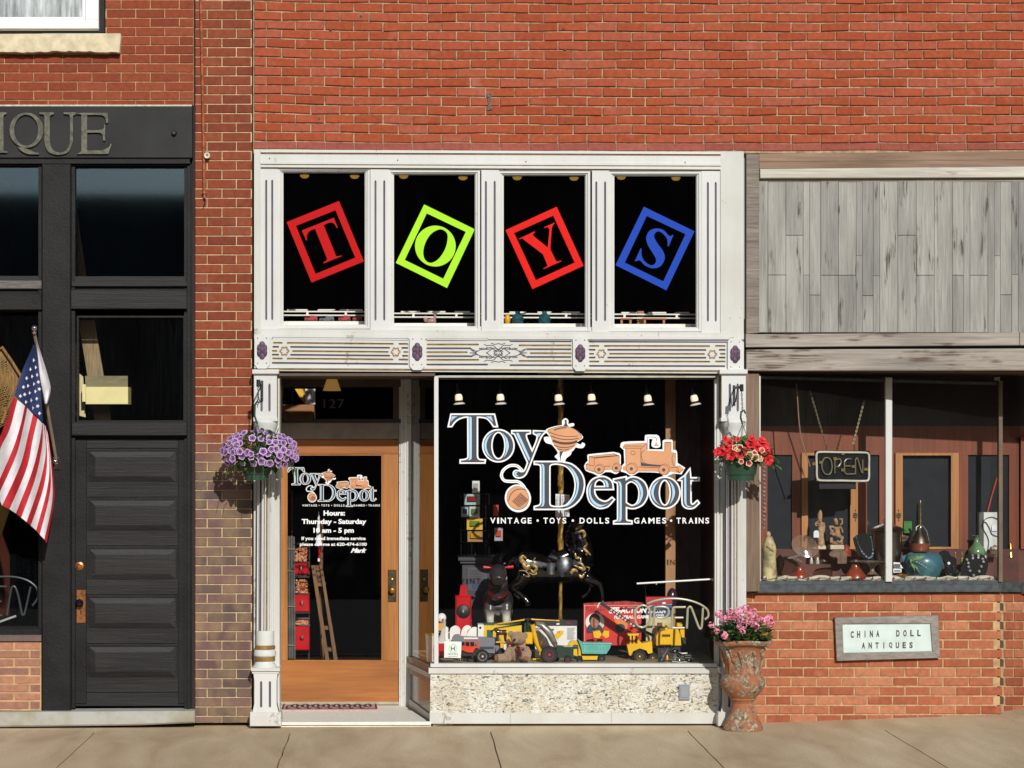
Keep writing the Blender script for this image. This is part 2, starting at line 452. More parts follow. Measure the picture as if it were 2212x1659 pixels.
BLACKW = wood_mat('black_painted_wood', (30, 29, 27), (46, 44, 42), 'X', .5, 1.2, bmp=.6); BLACKW.node_tree.nodes['Principled BSDF'].inputs['Specular IOR Level'].default_value = .25
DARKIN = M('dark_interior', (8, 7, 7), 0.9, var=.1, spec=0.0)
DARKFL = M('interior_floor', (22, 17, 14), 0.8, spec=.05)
CONC = M('old_concrete', (168, 160, 142), 0.9, var=.25, scale=6, bmp=.4, bscale=50)
OAK = wood_mat('oak_varnish', (160, 98, 44), (188, 126, 62), 'Z', .35, .7, bmp=.06, coat=.35)
OAKX = wood_mat('oak_varnish_rail', (154, 90, 38), (180, 114, 52), 'X', .35, .7, bmp=.06, coat=.35)
BRASS = M('brass', (205, 160, 78), 0.28, metal=1, var=.15)
CHROME = M('chrome', (205, 205, 208), 0.15, metal=1, var=.05)
SILVER = M('aged_silver', (150, 140, 125), 0.3, metal=1, var=.2)
BLKIRON = M('black_iron', (28, 28, 30), 0.5, var=.1)
MORT_T = M('toy_wall_mortar', (186, 158, 124), 0.95, var=.3, scale=20, bmp=.4)
MORT_L = M('left_wall_mortar', (196, 150, 110), 0.95, var=.25, scale=20, bmp=.4)
MORT_P = M('pier_mortar', (214, 190, 146), 0.95, var=.2, scale=20, bmp=.4)
MORT_R = M('antique_wall_mortar', (194, 160, 116), 0.95, var=.2, scale=20, bmp=.4)
BR_T = brick_mat('toy_wall_brick', (160, 74, 44), (172, 82, 50), (172, 90, 66), stain=(176, 112, 94))
BR_T2 = brick_mat('painted_lintel_brick', (152, 80, 66), (162, 86, 72), (166, 92, 78))
BR_L = brick_mat('left_wall_brick', (130, 62, 40), (146, 70, 44), (152, 80, 52), stain=(128, 76, 56))
BR_P = brick_mat('pier_brick', (126, 62, 42), (144, 72, 46), (150, 80, 56), stain=(120, 78, 62),
                 low=((98, 74, 72), (124, 96, 88), (108, 88, 76), (84, 70, 70), (150, 126, 90)))
BR_R = brick_mat('antique_wall_brick', (156, 84, 58), (176, 102, 70), (192, 128, 94), stain=(186, 126, 92))
BR_B = brick_mat('tan_base_brick', (150, 106, 92), (170, 120, 98), (186, 132, 104), stain=(176, 128, 100))
GLASS = glass_mat('shop_glass', 0.012, (120, 125, 130), 1.45)
GLASS_TOY = glass_mat('clean_shop_glass', 0.004, (120, 120, 120), 1.42)
GLASS_L = glass_mat('dirty_transom_glass', 0.01, (70, 100, 120), 2.15, .04, (255, 255, 255), (190, 225, 255))
GLASS_R = glass_mat('dusty_antique_glass', 0.034, (116, 112, 102), 1.42)
RUST = M('rusty_iron', (178, 94, 52), 0.8, var=.35, scale=30, bmp=.4)

# ------------------------------------------------------------------ ground: road, kerb, sidewalk
asph = M('asphalt', (70, 68, 66), .9, var=.2, scale=30, bmp=.4)
b = MB(); b.box(-300, 300, -300, 60, -1.2, -0.16, asph); g = struct(b.build('road'))
def side_mat():
    m, t, bb, o = nodes('sidewalk_concrete')
    n = noise(t, .9, 3, (1, .3, 1)); n2 = noise(t, 90, 4, (1, .3, 1)); n3 = noise(t, 3.2, 5, (1, .22, 1), .6)
    c = mixc(t, .8, ramp(t, n.outputs[0], [(.34, (198, 178, 146)), (.62, (216, 196, 162))]).outputs[0],
             ramp(t, n3.outputs[0], [(.32, (218, 208, 196)), (.66, (255, 255, 255))]).outputs[0], 'MULTIPLY')
    c = mixc(t, .25, c, ramp(t, n2.outputs[0], [(.34, (170, 168, 164)), (.6, (255, 255, 255))]).outputs[0], 'MULTIPLY')
    t.links.new(c, bb.inputs['Base Color']); bb.inputs['Roughness'].default_value = .92; bb.inputs['Specular IOR Level'].default_value = .2
    bump(t, bb, n2.outputs[0], .35, .003); return m
SIDE = side_mat()
b = MB()
JO = M('sidewalk_joint_dirt', (58, 50, 42), .95)
b.box(-60, 60, -4.0, 1.9, -.6, -.022, JO)
zk = Z(0, 1700, 1.728); zk2 = Z(1280, 1700, 1.728)
jn = [(zk(432, 203), zk(262, 368)), (zk(1268, 198), zk(1195, 378)), (zk(2122, 186), zk(2145, 370)), (zk2(720, 190), zk2(925, 378)), (zk2(1600, 212), zk2(1880, 378))]
jx = [(G(*p).x + G(*q).x) / 2 for p, q in jn]
jx = [jx[0] - 3.1, jx[0] - 1.55] + jx + [jx[-1] + 1.56, jx[-1] + 3.1]
wob = [[rnd.uniform(-.004, .004) for _ in range(14)] for _ in jx]
def slab(x0, x1, w0, w1, ya, yb):
    n = 13; g_ = .0045
    f = []
    for i in range(n + 1):
        y = ya + (yb - ya) * i / n
        f.append((x0 + w0[i] + g_, y)); 
    for i in range(n, -1, -1):
        y = ya + (yb - ya) * i / n
        f.append((x1 + w1[i] - g_, y))
    k = len(f); lo = [(x, y, -.05) for x, y in f]; up = [(x, y, 0) for x, y in f]
    cx = (x0 + x1) / 2
    b.add(up + lo, [tuple(range(k))] + [(i, i + k, (i+1) % k + k, (i+1) % k) for i in range(k)], SIDE)
zero = [0] * 14
for i in range(len(jx) - 1):
    slab(jx[i], jx[i+1], wob[i], wob[i+1], -3.8, -.32)
slab(-14, jx[0], zero, wob[0], -3.8, -.32); slab(jx[-1], 16, wob[-1], zero, -3.8, -.32)
b.box(-14, 16, -.314, 1.9, -.05, -.001, SIDE)
struct(b.build('sidewalk', smooth=0))
b = MB(); b.box(-60, 60, -4.16, -4.0, -.6, -.004, CONC, bev=.02); struct(b.build('kerb'))
# buildings across the street stand behind the camera; the glass mirrors them
ts = thing('street_building', 'tall brick row building across the street, mirrored dark in the toy shop glass', 'building', (12, -36, 0))
b = MB(); b.box(-3.9, 40, -46, -36, -.15, 10.2, M('far_brick', (60, 40, 34), .9)); b.box(-3.9, 40, -36.15, -36, 9.8, 10.4, M('far_cornice', (60, 56, 50), .8)); b.build('wall', ts)
ts = thing('street_building', 'low store across the street, its roofline mirrored in the black shop front', 'building', (-18, -36, 0))
b = MB(); b.box(-40, -4.0, -46, -36.2, -.15, 7.55, M('far_brick', (60, 40, 34), .9)); b.box(-40, -4.0, -36.3, -36.2, 7.45, 7.65, M('far_cornice', (60, 56, 50), .8)); b.build('wall', ts)

# ------------------------------------------------------------------ LEFT: black shop front in a brick building
LB = thing('brick_building', 'red brick building with black painted shop front, left of the toy shop', 'building', tuple(P(210, 1566, 0)))
zl = Z(0, 0, 3.4562)
b = MB()
bricks(b, -170, -40, 418, 228, 19.7, 63, 41, 72.5, 0.0, BR_L, holes=[(-200, -60, 227, 113)], gap=2.0, row0=1)
b.pbox(228, -60, 418, 228, .006, .3, MORT_L); b.pbox(-170, 110, 228, 228, .0062, .3, MORT_L)
b.pbox(-1600, -400, -170, 1566, .02, 6, BR_L); b.pbox(-170, -400, 560, -40, .02, .3, BR_L)
b.build('wall', LB, 0)
b = MB()
bricks(b, 421, -40, 545, 1561, 20.35, 63, 479.5, 447.5, .012, BR_P, gap=2.0)
b.pbox(422, -45, 544, 1561, .019, .25, MORT_P); b.pbox(415, -45, 550, 1560, .03, .2, M('joint_soot', (52, 38, 34), .95)); b.build('brick_pier', LB, 0)
# upper window
UW = MB(); vin = M('vinyl_white', (236, 236, 234), .35, var=.02)
UW.pbox(-170, -300, 227, 70, .10, .04, BLACKP)
UW.build('window_recess', LB)
fb = MB(); fb.pbox(-60, 44, 213, 62, .06, .05, vin, .006); fb.pbox(-60, 62, 213, 66, .085, .03, vin)
fb.pbox(184, -120, 213, 44, .062, .05, vin, .006); fb.pbox(-60, 37, 184, 44.5, .08, .03, vin); fb.pbox(178, -120, 184, 37, .081, .03, vin)
wf = fb.build('window', LB, label='white vinyl upper window with lace curtain')
pb = MB(); pb.pbox(-60, -120, 180, 38, .095, .001, GLASS); pb.build('pane', wf)
def lace():
    m, t, bb, o = nodes('lace_curtain'); n = noise(t, 22, 6, (1, 1, .35)); n2 = noise(t, 6, 5, (5, 1, .3))
    c = mixc(t, .6, ramp(t, n.outputs[0], [(.35, (70, 80, 78)), (.6, (165, 172, 172)), (.75, (225, 228, 226))]).outputs[0], ramp(t, n2.outputs[0], [(.35, (110, 118, 116)), (.65, (215, 218, 220))]).outputs[0])
    t.links.new(c, bb.inputs['Base Color']); bb.inputs['Roughness'].default_value = .9; return m
cb = MB(); pts = []
for i in range(61):
    u = -60 + 240 * i / 60; p = P(u, -120, .098 + .0008); q = P(u, 38, .098)
    dy = .006 * math.sin(i * .9) * rnd.uniform(.3, 1); pts.append((p + Vector((0, dy - .001, 0)), q + Vector((0, dy - .001, 0))))
lc = lace()
cb2 = MB(); V = [a for pr in pts for a in (pr[0] + Vector((0, .0, 0)), pr[1])]
# curtain hangs in the recess between pane and back panel
V = [v_ + Vector((0, -.001, 0)) for v_ in V]
cb2.add([(v_.x, .0975 + .0012 * math.sin(v_.x * 60), v_.z) for v_ in V], [(2*i, 2*i+1, 2*i+3, 2*i+2) for i in range(60)], lc)
cb2.build('curtain', wf)
sb = MB(); STONE = M('cream_limestone', (222, 206, 170), .85, var=.14, scale=12, bmp=.35, bscale=35)
bt = [(x, 111.5 + 1.4 * math.sin(x * .031) + rnd.uniform(-1.3, 1.3)) for x in range(258, -180, -9)]
sb.pquad([(-170, 74), (260, 72)] + [(261, 78)] + bt, -.075, .3, STONE, .006); sb.build('stone_sill', LB)
# fascia with raised letters
b = MB(); SLATE = M('dark_sign_board', (38, 38, 37), .5, var=.25, scale=3, bmp=.12, spec=.25)
b.pbox(-170, 228, 416, 341, -.03, .3, SLATE, .004); b.pbox(-170, 226, 414, 229.5, -.034, .05, M('mortar_smear', (206, 200, 180), .9, var=.2, scale=30))
fs_ = b.build('sign_board', LB)
b = MB(); LETM = M('pewter_letters', (116, 114, 98), .28, metal=.4, var=.3, scale=26)
for s_ in ('665,975 930,975 935,1060 920,1065 ~890,1000 752,992 752,1125 850,1125 ~895,1110 900,1076 908,1076 908,1215 893,1215 ~870,1150 752,1147 752,1300 880,1300 ~940,1270 955,1240 965,1246 935,1330 665,1330 ~700,1310 703,1290 703,1010 ~700,990 665,985',
           '340,970 465,970 465,985 ~433,1000 430,1020 430,1200 ~450,1285 ~515,1318 ~575,1295 ~602,1230 605,1010 ~595,990 550,985 550,970 660,970 660,985 ~632,1000 630,1020 630,1220 ~590,1312 ~500,1338 ~415,1308 ~385,1220 385,1010 ~375,990 340,985',
           '-60,970 55,970 55,985 ~33,995 30,1010 30,1290 ~35,1305 62,1308 62,1320 -60,1320'):
    b.flat(path(s_, zl), [], -.052, LETM, .022)
b.flat(ellipse(228, 1125, 146, 152, zl), [ellipse(226, 1125, 104, 134, zl)], -.052, LETM, .022)
b.flat(path('150,1268 ~220,1280 ~290,1312 340,1322 335,1334 ~240,1330 ~180,1300', zl), [], -.054, LETM, .022)
b.build('letters', fs_)
b = MB(); c = P(376, 287, -.05); b.lathe((c.x, c.y, c.z), [(0, -.012), (.012, -.012), (.02, .0), (.02, .02)], BLKIRON, 10, 'Y'); b.build('bolt', fs_)
# black posts and rails
b = MB()
b.pbox(-170, 341, 410, 353, -.012, .1, BLACKP, .003); b.pbox(-170, 353, 410, 358, .02, .08, BLACKP); b.build('head_rail', LB); b = MB()
b.pbox(90, 353, 153, 1537, -.02, .2, BLACKP, .008); b.pbox(83, 358, 91, 1384, .03, .14, BLACKP); b.pbox(152.5, 353, 162, 1530, .03, .14, BLACKP)
b.build('post', LB); b = MB(); b.pbox(398, 353, 405, 1530, .045, .14, BLACKP, .003); b.pbox(404.5, 341, 411, 1530, .02, .18, BLACKP, .003); b.pbox(411, 341, 419.5, 1533, .05, .25, BLACKP, .003)
b.build('jamb', LB)
b = MB(); b.pbox(153, 626, 404, 667, -.006, .12, BLACKW, .004); b.pbox(155, 609, 404, 618, .012, .1, BLACKW, .006); b.pbox(160, 597, 400, 610, .035, .08, BLACKW, .003); b.pbox(156, 618, 404, 626, .05, .06, BLACKP)
b.build('rail', LB); b = MB(); b.pbox(154, 911, 404, 941, -.012, .16, BLACKW, .006); b.pbox(157, 941, 404, 947, .06, .1, BLACKP); b.build('rail', LB)
b = MB(); b.pbox(-170, 634, 90, 669, -.004, .12, BLACKP, .004); b.pbox(-170, 606, 90, 624, .01, .1, M('bare_weathered_wood', (112, 106, 100), .7, var=.3, stretch=(1, 1, 9), bmp=.3), .006); b.pbox(-170, 596, 83, 607, .03, .1, BLACKW); b.pbox(-170, 624, 90, 634, .05, .06, BLACKP); b.build('rail', LB)
def window(parent, u0, v0, u1, v1, Y, gm, name='window', fr=None, t=4, fm=None, label=None):
    f = MB(); f.frame(u0 - t, v0 - t, u1 + t, v1 + t, t, off(Y, -.012), .03, fm or BLACKP)
    o = f.build(name, parent, label=label); p = MB(); p.flat([(u0, v0), (u1, v0), (u1, v1), (u0, v1)], [], Y, gm); p.build('pane', o); return o
window(LB, -170, 362, 83, 597, .07, GLASS_L, label='upper left transom window')
window(LB, 162, 364, 398, 598, .07, GLASS_L, label='upper right transom window above the black door')
window(LB, 170, 686, 396, 908, .07, GLASS, label='transom window directly above the black door')
window(LB, -170, 674, 84, 1354, .08, GLASS, label='display window behind the flag')
# door
d = MB(); Yd = .075
d.pbox(157, 946, 404, 1525, Yd, .045, BLACKW)
for i in range(5):
    y0 = (975 + i * 105.5) ; y1 = y0 + 66
    d.pbox(188, y0 - 4, 384, y0, Yd - .006, .02, BLACKP); d.pbox(188, y1, 384, y1 + 4, Yd - .007, .02, BLACKW)
    d.pbox(188, y0, 192, y1, Yd - .006, .02, BLACKP); d.pbox(380, y0, 384, y1, Yd - .006, .02, BLACKP)
    f0 = [P(u, v, Yd - .001) for u, v in ((192, y0), (380, y0), (380, y1), (192, y1))]; f1 = [P(u, v, Yd - .013) for u, v in ((206, y0 + 12), (367, y0 + 12), (367, y1 - 12), (206, y1 - 12))]
    d.add(f0 + f1, [(0, 4, 5, 1), (1, 5, 6, 2), (2, 6, 7, 3), (3, 7, 4, 0), (4, 7, 6, 5)], BLACKW)
for i in range(6):
    y0 = (975 + i * 105.5) - 40
    d.pbox(187, max(y0 + 4, 948), 385, y0 + 33, Yd - .0095, .02, BLACKW, .002)
d.pbox(160, 948, 187, 1520, Yd - .012, .02, BLACKP, .002); d.pbox(385, 948, 402, 1520, Yd - .012, .02, BLACKP, .002)
dr = d.build('door', LB, 0, label='black five-panel wooden door')
d = MB(); COPPER = M('copper_plate', (196, 132, 82), .32, metal=.8, var=.25, scale=30)
c = P(172, 1223, Yd - .012); d.lathe(tuple(c), [(0, -.02), (.012, -.02), (.02, -.014), (.03, -.012), (.036, 0)], COPPER, 20, 'Y'); d.build('deadbolt', dr)
d = MB(); d.pbox(165, 1274, 185, 1346, Yd - .018, .008, COPPER, .003); d.pbox(173, 1318, 176, 1327, Yd - .0185, .004, BLKIRON); d.build('lock_plate', dr)
d = MB(); c = P(173, 1302, Yd - .02); d.lathe(tuple(c), [(0, -.06), (.018, -.058), (.032, -.042), (.03, -.03), (.012, -.02), (.012, 0)], M('glass_knob', (52, 48, 62), .08, metal=.6, var=.4, scale=60), 8, 'Y'); d.build('knob', dr, 0)
# sill, base bricks, step, room behind
b = MB(); b.pbox(-170, 1357, 87, 1372, .02, .25, BLACKP, .003); b.pbox(-170, 1372, 89, 1385, -.02, .25, M('brown_sill', (104, 84, 78), .6), .004); b.build('window_sill', LB)
b = MB(); bricks(b, -170, 1386, 88, 1538, 18.3, 68, 30, -4, .0, BR_B, gap=4.5); b.pbox(-170, 1386, 89, 1538, .006, .2, M('tan_mortar', (200, 164, 118), .95, var=.2)); b.build('base_wall', LB, 0)
b = MB(); CST = M('painted_step', (172, 172, 164), .9, var=.25, scale=5, bmp=.5, bscale=40, col2=(150, 142, 120))
top = [(-170, 1541), (60, 1540), (150, 1535), (300, 1536), (416, 1535)]; bot = [(421, 1562), (300, 1567), (150, 1569), (0, 1571), (-170, 1571)]
b.pquad([(-170, 1541), (90, 1538), (420, 1536)] + bot, -.10, .6, CST, .012); b.build('step', LB)
b = MB()
x0, x1 = P(-900, 900, .3).x, P(405, 900, .3).x
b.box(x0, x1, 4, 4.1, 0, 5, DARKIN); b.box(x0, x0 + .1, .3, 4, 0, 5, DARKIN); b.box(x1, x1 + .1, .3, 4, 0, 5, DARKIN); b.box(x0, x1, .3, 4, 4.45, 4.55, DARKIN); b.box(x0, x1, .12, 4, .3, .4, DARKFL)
b.build('room', LB, 0)
b = MB(); mm = M('raw_pine', (150, 128, 92), .7, var=.2, stretch=(8, 8, 1))
def stick(q, Y, t=.03): b.pquad(q, Y, t, mm)
stick([(154, 440), (164, 440), (186, 597), (160, 597)], .42); b.build('brace', LB, label='tan brace board seen through the upper transom')

# ------------------------------------------------------------------ MIDDLE: toy shop
TB = thing('toy_shop', 'brick toy shop with white ornate cast iron front and oak door', 'building', tuple(P(1080, 1563, 0)))
b = MB()
dv = lambda u, v: -6.5 * math.exp(-(max(u, 540) - 548) / 190.0) - 1.5 * max(0, (u - 1700) / 500) + .9 * math.sin(u * .021 + v * .05) + .5 * math.sin(u * .06 + v * .3)
VT = 309.5
bricks(b, 548, VT - 20.08 * 17, 2330, VT, 20.08, 63, 575.5, 608.5, 0, BR_T, gap=3.0, dv=dv, jit=.0035, row0=0)
bricks(b, 548, VT, 2330, 326, 16.5, 63, 640, 640, .004, BR_T2, gap=1.5, dv=lambda u, v: dv(u, v) * .8)
b.pbox(547, -60, 2340, 331, .0125, .3, MORT_T); b.pbox(547, -420, 3400, -50, .01, 6, BR_T); b.pbox(2330, -60, 3400, 1560, .9, 5, DARKIN)
for (u, v) in ((714, 64), (780, 35), (1217, 62), (1221, 107), (690, 256), (1548, 262), (1222, 263)):
    c = P(u, v, -.004); b.lathe(tuple(c), [(0, -.003), (.006, -.003), (.011, .003), (.011, .02)], M('anchor_iron', (96, 78, 66), .7), 8, 'Y')
b.pquad([(1052, 203), (1062, 200), (1060, 228), (1064, 236), (1052, 238), (1055, 222)], -.012, .03, M('iron_stub', (120, 108, 92), .8, var=.5, scale=70), .003)
b.build('wall', TB, 0)
# white upper frame
Yt = -.035
b = MB()
b.pbox(549, 323, 563, 722, -.05, .3, WHITE2, .003); b.pbox(1556, 327, 1607, 724, -.045, .3, WHITE2, .004)
b.pquad([(563, 323), (1557, 328), (1557, 333), (563, 329)], -.062, .2, WHITE, .003)
b.pquad([(563, 329), (1557, 333), (1557, 336), (563, 332)], -.05, .2, GOLD)
b.pquad([(563, 332), (1557, 336), (1557, 354), (563, 350)], -.044, .2, WHITE, .001)
b.pquad([(563, 350), (1557, 354), (1557, 358), (563, 354)], -.058, .2, WHITE, .002); b.pquad([(563, 354), (1557, 358), (1557, 360.5), (563, 356.5)], -.05, .2, GOLD)
b.pquad([(563, 356.5), (1557, 360.5), (1557, 366), (563, 361)], -.056, .2, WHITE, .003)
b.pquad([(563, 361), (1557, 366), (1557, 371), (563, 366)], -.03, .2, WHITE2, .002)
for u, v in ((582, 342), (859, 346), (1136, 349), (1480, 351)):
    b.pbox(u - 1, v - 1.5, u + 1, v + 2, -.0455, .01, BLKIRON)
b.build('header', TB)
WN = [(612, 373, 789, 701), (851, 377, 1027, 705), (1088, 379, 1265, 706), (1327, 380, 1505, 707)]
PS = [(563, 600), (800, 841), (1040, 1078), (1279, 1316), (1515, 1557)]
for i, (ua, ub) in enumerate(PS):
    b = MB()
    vt = 364 + i * 1.2; vb = 716 + i * .8
    cx = (ua + ub) / 2; gs = [cx - 9.5, cx + 9.5] if i not in (0, 4) else ([575, 588] if i == 0 else [1529, 1546])
    # strip face built round the two sunk grooves
    hol = []
    for gx in gs:
        t0, t1 = vt + 27, vb - 27
        hol.append(path(f'{gx-2.2},{t0} ~{gx},{t0-3} {gx+2.2},{t0} {gx+2.2},{t1} ~{gx},{t1+3} {gx-2.2},{t1}', n=4))
    b.flat([(ua, vt), (ub, vt), (ub, vb), (ua, vb)], hol, Yt, WHITE, .012)
    b.pbox(ua, vt, ub, vb, Yt + .0118, .06, PURPLE)
    b.build('pilaster_strip', TB)
b = MB(); b.pquad([(549, 710), (1607, 719), (1607, 727), (549, 722)], -.05, .2, WHITE2, .004); b.pquad([(590, 702), (1520, 708), (1520, 719), (590, 713)], -.018, .1, WHITE); b.build('window_ledge', TB)
SQ = [((700, 480), '1020,155 1450,1200 545,1565 115,520', '960,315 1300,1135 615,1415 275,585',
       '375,665 930,445 1000,615 985,625 ~930,545 ~850,530 755,575 950,1060 ~980,1110 1065,1095 1070,1108 755,1235 750,1220 ~810,1170 ~805,1130 605,635 ~520,670 ~465,750 470,830 455,840', None, (186, 5, 8), 'red T block letter'),
      ((970, 490), '625,145 1500,575 1020,1590 135,1155', '670,300 1345,620 955,1430 290,1105', None,
       '~900,575 ~1010,630 ~1030,740 ~985,920 ~870,1090 ~740,1155 ~640,1100 ~610,970 ~650,800 ~750,650', (166, 226, 44), 'lime green O block letter'),
      ((1250, 490), '980,185 1445,1205 560,1610 95,590', '920,340 1290,1150 620,1455 245,640',
       '330,735 600,610 608,625 ~570,665 ~610,715 825,890 855,590 ~830,540 765,552 760,540 940,460 945,470 ~900,540 870,920 950,1085 ~985,1130 1055,1115 1060,1128 755,1265 750,1250 ~815,1210 ~800,1150 740,1005 ~430,770 ~385,735 335,748', None, (216, 20, 8), 'red Y block letter'),
      ((1520, 490), '620,185 1495,610 1010,1630 130,1195', '670,345 1340,660 955,1475 290,1150',
       '1130,675 1050,870 1030,865 ~1020,740 ~930,635 ~850,615 ~795,690 ~850,810 ~950,950 ~980,1080 ~910,1210 ~780,1250 ~640,1200 ~550,1115 475,1130 465,1120 565,905 580,905 ~580,1010 ~620,1110 ~720,1190 ~800,1180 ~830,1100 ~770,980 ~690,850 ~660,720 ~720,600 ~840,560 ~960,590 ~1060,690 1120,670', None, (22, 66, 172), 'blue S block letter')]
for (u0, v0, u1, v1), (og, so_, si_, gl, hole, colr, lab) in zip(WN, SQ):
    f = MB(); Yg = .03
    f.frame(u0 - 12, v0 - 9, u1 + 10, v1 + 9, 5, Yt + .006, .05, WHITE, .002, tt=4, tb=4)
    f.frame(u0 - 7, v0 - 5, u1 + 5, v1 + 5, 4, Yt + .02, .05, WHITE2, .002, tt=3, tb=3); f.frame(u0 - 3, v0 - 2, u1 + 2, v1 + 2, 3, Yt + .035, .04, WHITE, tt=2, tb=2)
    o = f.build('window', TB); p = MB(); p.flat([(u0, v0), (u1, v0), (u1, v1), (u0, v1)], [], Yg, GLASS_TOY); p.build('pane', o)
    zz = Z(og[0], og[1], 6.9125); q = MB(); vm = M('vinyl_' + lab.split(' block')[0].replace(' ', '_'), colr, .5, var=.02, spec=.12)
    q.flat(path(so_, zz), [path(si_, zz)], Yg - .003, vm)
    if gl: q.flat(path(gl, zz), [], Yg - .003, vm)
    else: q.flat(ellipse(818, 865, 352, 354, zz), [path(hole, zz)], Yg - .003, vm)
    q.build('block_letter', o, 0, label=lab)
# ornate beam
b = MB(); Yb = -.075
gr = [(592, 873, 0), (929, 1233, 1), (1274, 1577, 2)]
def gline(x0, x1, y, m, h=1.7): GR.append((x0, x1, y, m, h))
zb1 = Z(620, 820, 3.3515); zb2 = Z(1240, 820, 3.4562)
GR = []
for yy, mm_, segs in ((88, PURPLE, [(210, 1337)]), (125, GOLD, [(215, 285), (330, 1215), (1265, 1337)]), (158, PURPLE, [(210, 255), (358, 1185), (1290, 1337)]), (193, GOLD, [(205, 240), (375, 1172), (1305, 1337)]),
                      (224, PURPLE, [(205, 255), (358, 1185), (1295, 1337)]), (256, GOLD, [(208, 285), (330, 1212), (1265, 1337)]), (293, PURPLE, [(205, 1337)]),
                      (101, PURPLE, [(1500, 2005)]), (139, GOLD, [(1505, 1930)]), (171, PURPLE, [(1500, 1865)]), (204, GOLD, [(1500, 1835)]), (237, PURPLE, [(1500, 1865)]), (268, GOLD, [(1500, 1930)]), (307, PURPLE, [(1500, 2005)])):
    for a, c in segs:
        sl = (lambda x: (x - 210) * .0085 if x < 1400 else 0)
        p, q = zb1(a, yy + sl(a)), zb1(c, yy + sl(c)); GR.append((p, q, mm_))
for yy, mm_, segs in ((114, PURPLE, [(122, 648)]), (151, GOLD, [(200, 645)]), (184, PURPLE, [(265, 645)]), (219, GOLD, [(298, 648)]), (251, PURPLE, [(265, 645)]), (286, GOLD, [(200, 645)]), (322, PURPLE, [(122, 648)]),
                      (118, PURPLE, [(805, 1995)]), (156, GOLD, [(810, 887), (938, 1845), (1897, 1978)]), (189, PURPLE, [(808, 855), (967, 1812), (1930, 1978)]), (224, GOLD, [(808, 842), (982, 1800), (1940, 1978)]), (256, PURPLE, [(808, 855), (967, 1812), (1930, 1978)]), (290, GOLD, [(810, 887), (938, 1845), (1897, 1978)]), (328, PURPLE, [(808, 1975)])):
    for a, c in segs: GR.append((zb2(a, yy), zb2(c, yy + (c - a) * .002), mm_))
hol = []
for p, q, m_ in GR:
    h = 2.0
    hol.append(path(f'{p[0]},{p[1]-h} {q[0]},{q[1]-h} ~{q[0]+1.5},{q[1]} {q[0]},{q[1]+h} {p[0]},{p[1]+h} ~{p[0]-1.5},{p[1]}', n=3))
b.flat([(549, 733), (1607, 738), (1607, 796), (549, 790)], hol, Yb, WHITE2, .02)
b.pquad([(549, 722), (1607, 727), (1607, 738), (549, 733)], -.06, .1, WHITE2, .003)
b.pquad([(549, 790), (1607, 796), (1607, 800), (549, 795)], -.085, .1, WHITE, .002); b.pquad([(549, 795), (1607, 800), (1607, 803), (549, 798)], -.078, .1, GOLD)
b.pquad([(549, 798), (1607, 803), (1607, 807), (549, 801)], -.07, .42, WHITE2)
for p, q, m_ in GR: b.pquad([(p[0] - 2, p[1] - 3), (q[0] + 2, q[1] - 3), (q[0] + 2, q[1] + 3), (p[0] - 2, p[1] + 3)], Yb + .011, .003, m_)
b.pbox(549, 733, 1607, 797, Yb + .0145, .06, PURPLE)
beam = b.build('beam', TB)
for zf, pts_ in ((zb1, ((305, 192), (1238, 199))), (zb2, ((911, 221), (1870, 226)))):
    for cx, cy in pts_:
        b = MB(); oc = []; ic = []
        for i in range(72):
            a = 2 * math.pi * i / 72; r_ = 37 + 5 * math.cos(6 * a); oc.append(zf(cx + r_ * math.cos(a), cy + r_ * math.sin(a)))
            r_ = 26 + 6 * math.cos(6 * a); ic.append(zf(cx + r_ * math.cos(a), cy + r_ * math.sin(a)))
        b.flat(oc, [ic], Yb - .006, GOLD, .008); b.build('rosette', beam)
for zf, cx, y0, y1, oc in ((zb1, 118, 55, 340, 188), (zb1, 1418, 62, 352, 200), (zb2, 728, 75, 372, 218), (zb2, 2067, 90, 382, 228)):
    b = MB(); hw = 64
    b.pquad([zf(cx - hw + 22, y0), zf(cx + hw - 22, y0), zf(cx + hw, y0 + 24), zf(cx + hw, y1 - 32), zf(cx + hw - 28, y1), zf(cx - hw + 28, y1), zf(cx - hw, y1 - 32), zf(cx - hw, y0 + 24)], -.10, .09, WHITE, .004)
    for sx in (-1, 1):
        for yy in (y0 + 30, y1 - 45):
            c = P(*zf(cx + sx * 37, yy), -.101); b.lathe(tuple(c), [(0, -.003), (.005, 0), (.005, .004)], GOLD, 8, 'Y')
    pl = b.build('medallion_plate', beam)
    b = MB()
    for dx, dy, rx, ry in ((0, 0, 38, 62), (0, -46, 26, 32), (0, 46, 26, 32), (-26, -18, 18, 34), (26, -18, 18, 34), (-26, 20, 18, 34), (26, 20, 18, 34), (0, 0, 16, 26)):
        c = P(*zf(cx + dx, oc + dy), -.101); s_ = PX(.86406 / 3.4)
        b.ell(tuple(c), (rx * s_, .010 + .004 * (rx < 20), ry * s_), PLUM, 16, 8)
    b.build('medallion', pl)
b = MB(); zc = Z(620, 820, 3.3515); INK = M('grey_scroll_paint', (72, 70, 80), .6)
ctr = (2097, 208)
half = ['-10,-5 -60,-45 -110,-30 -150,-25 -185,-8', '-10,10 -50,35 -95,28 -130,40 -160,32', '5,-10 -40,-60 -95,-62 -120,-72', '-60,-82 -30,-72 0,-78', '-100,-5 -70,20 -30,40 20,20', '-40,-35 -25,-10 -40,15', '-90,-50 -120,-28 -160,-40', '-190,-15 -230,-35', '-190,0 -240,0', '-200,8 -230,28', '-170,-18 -195,-5 -175,12']
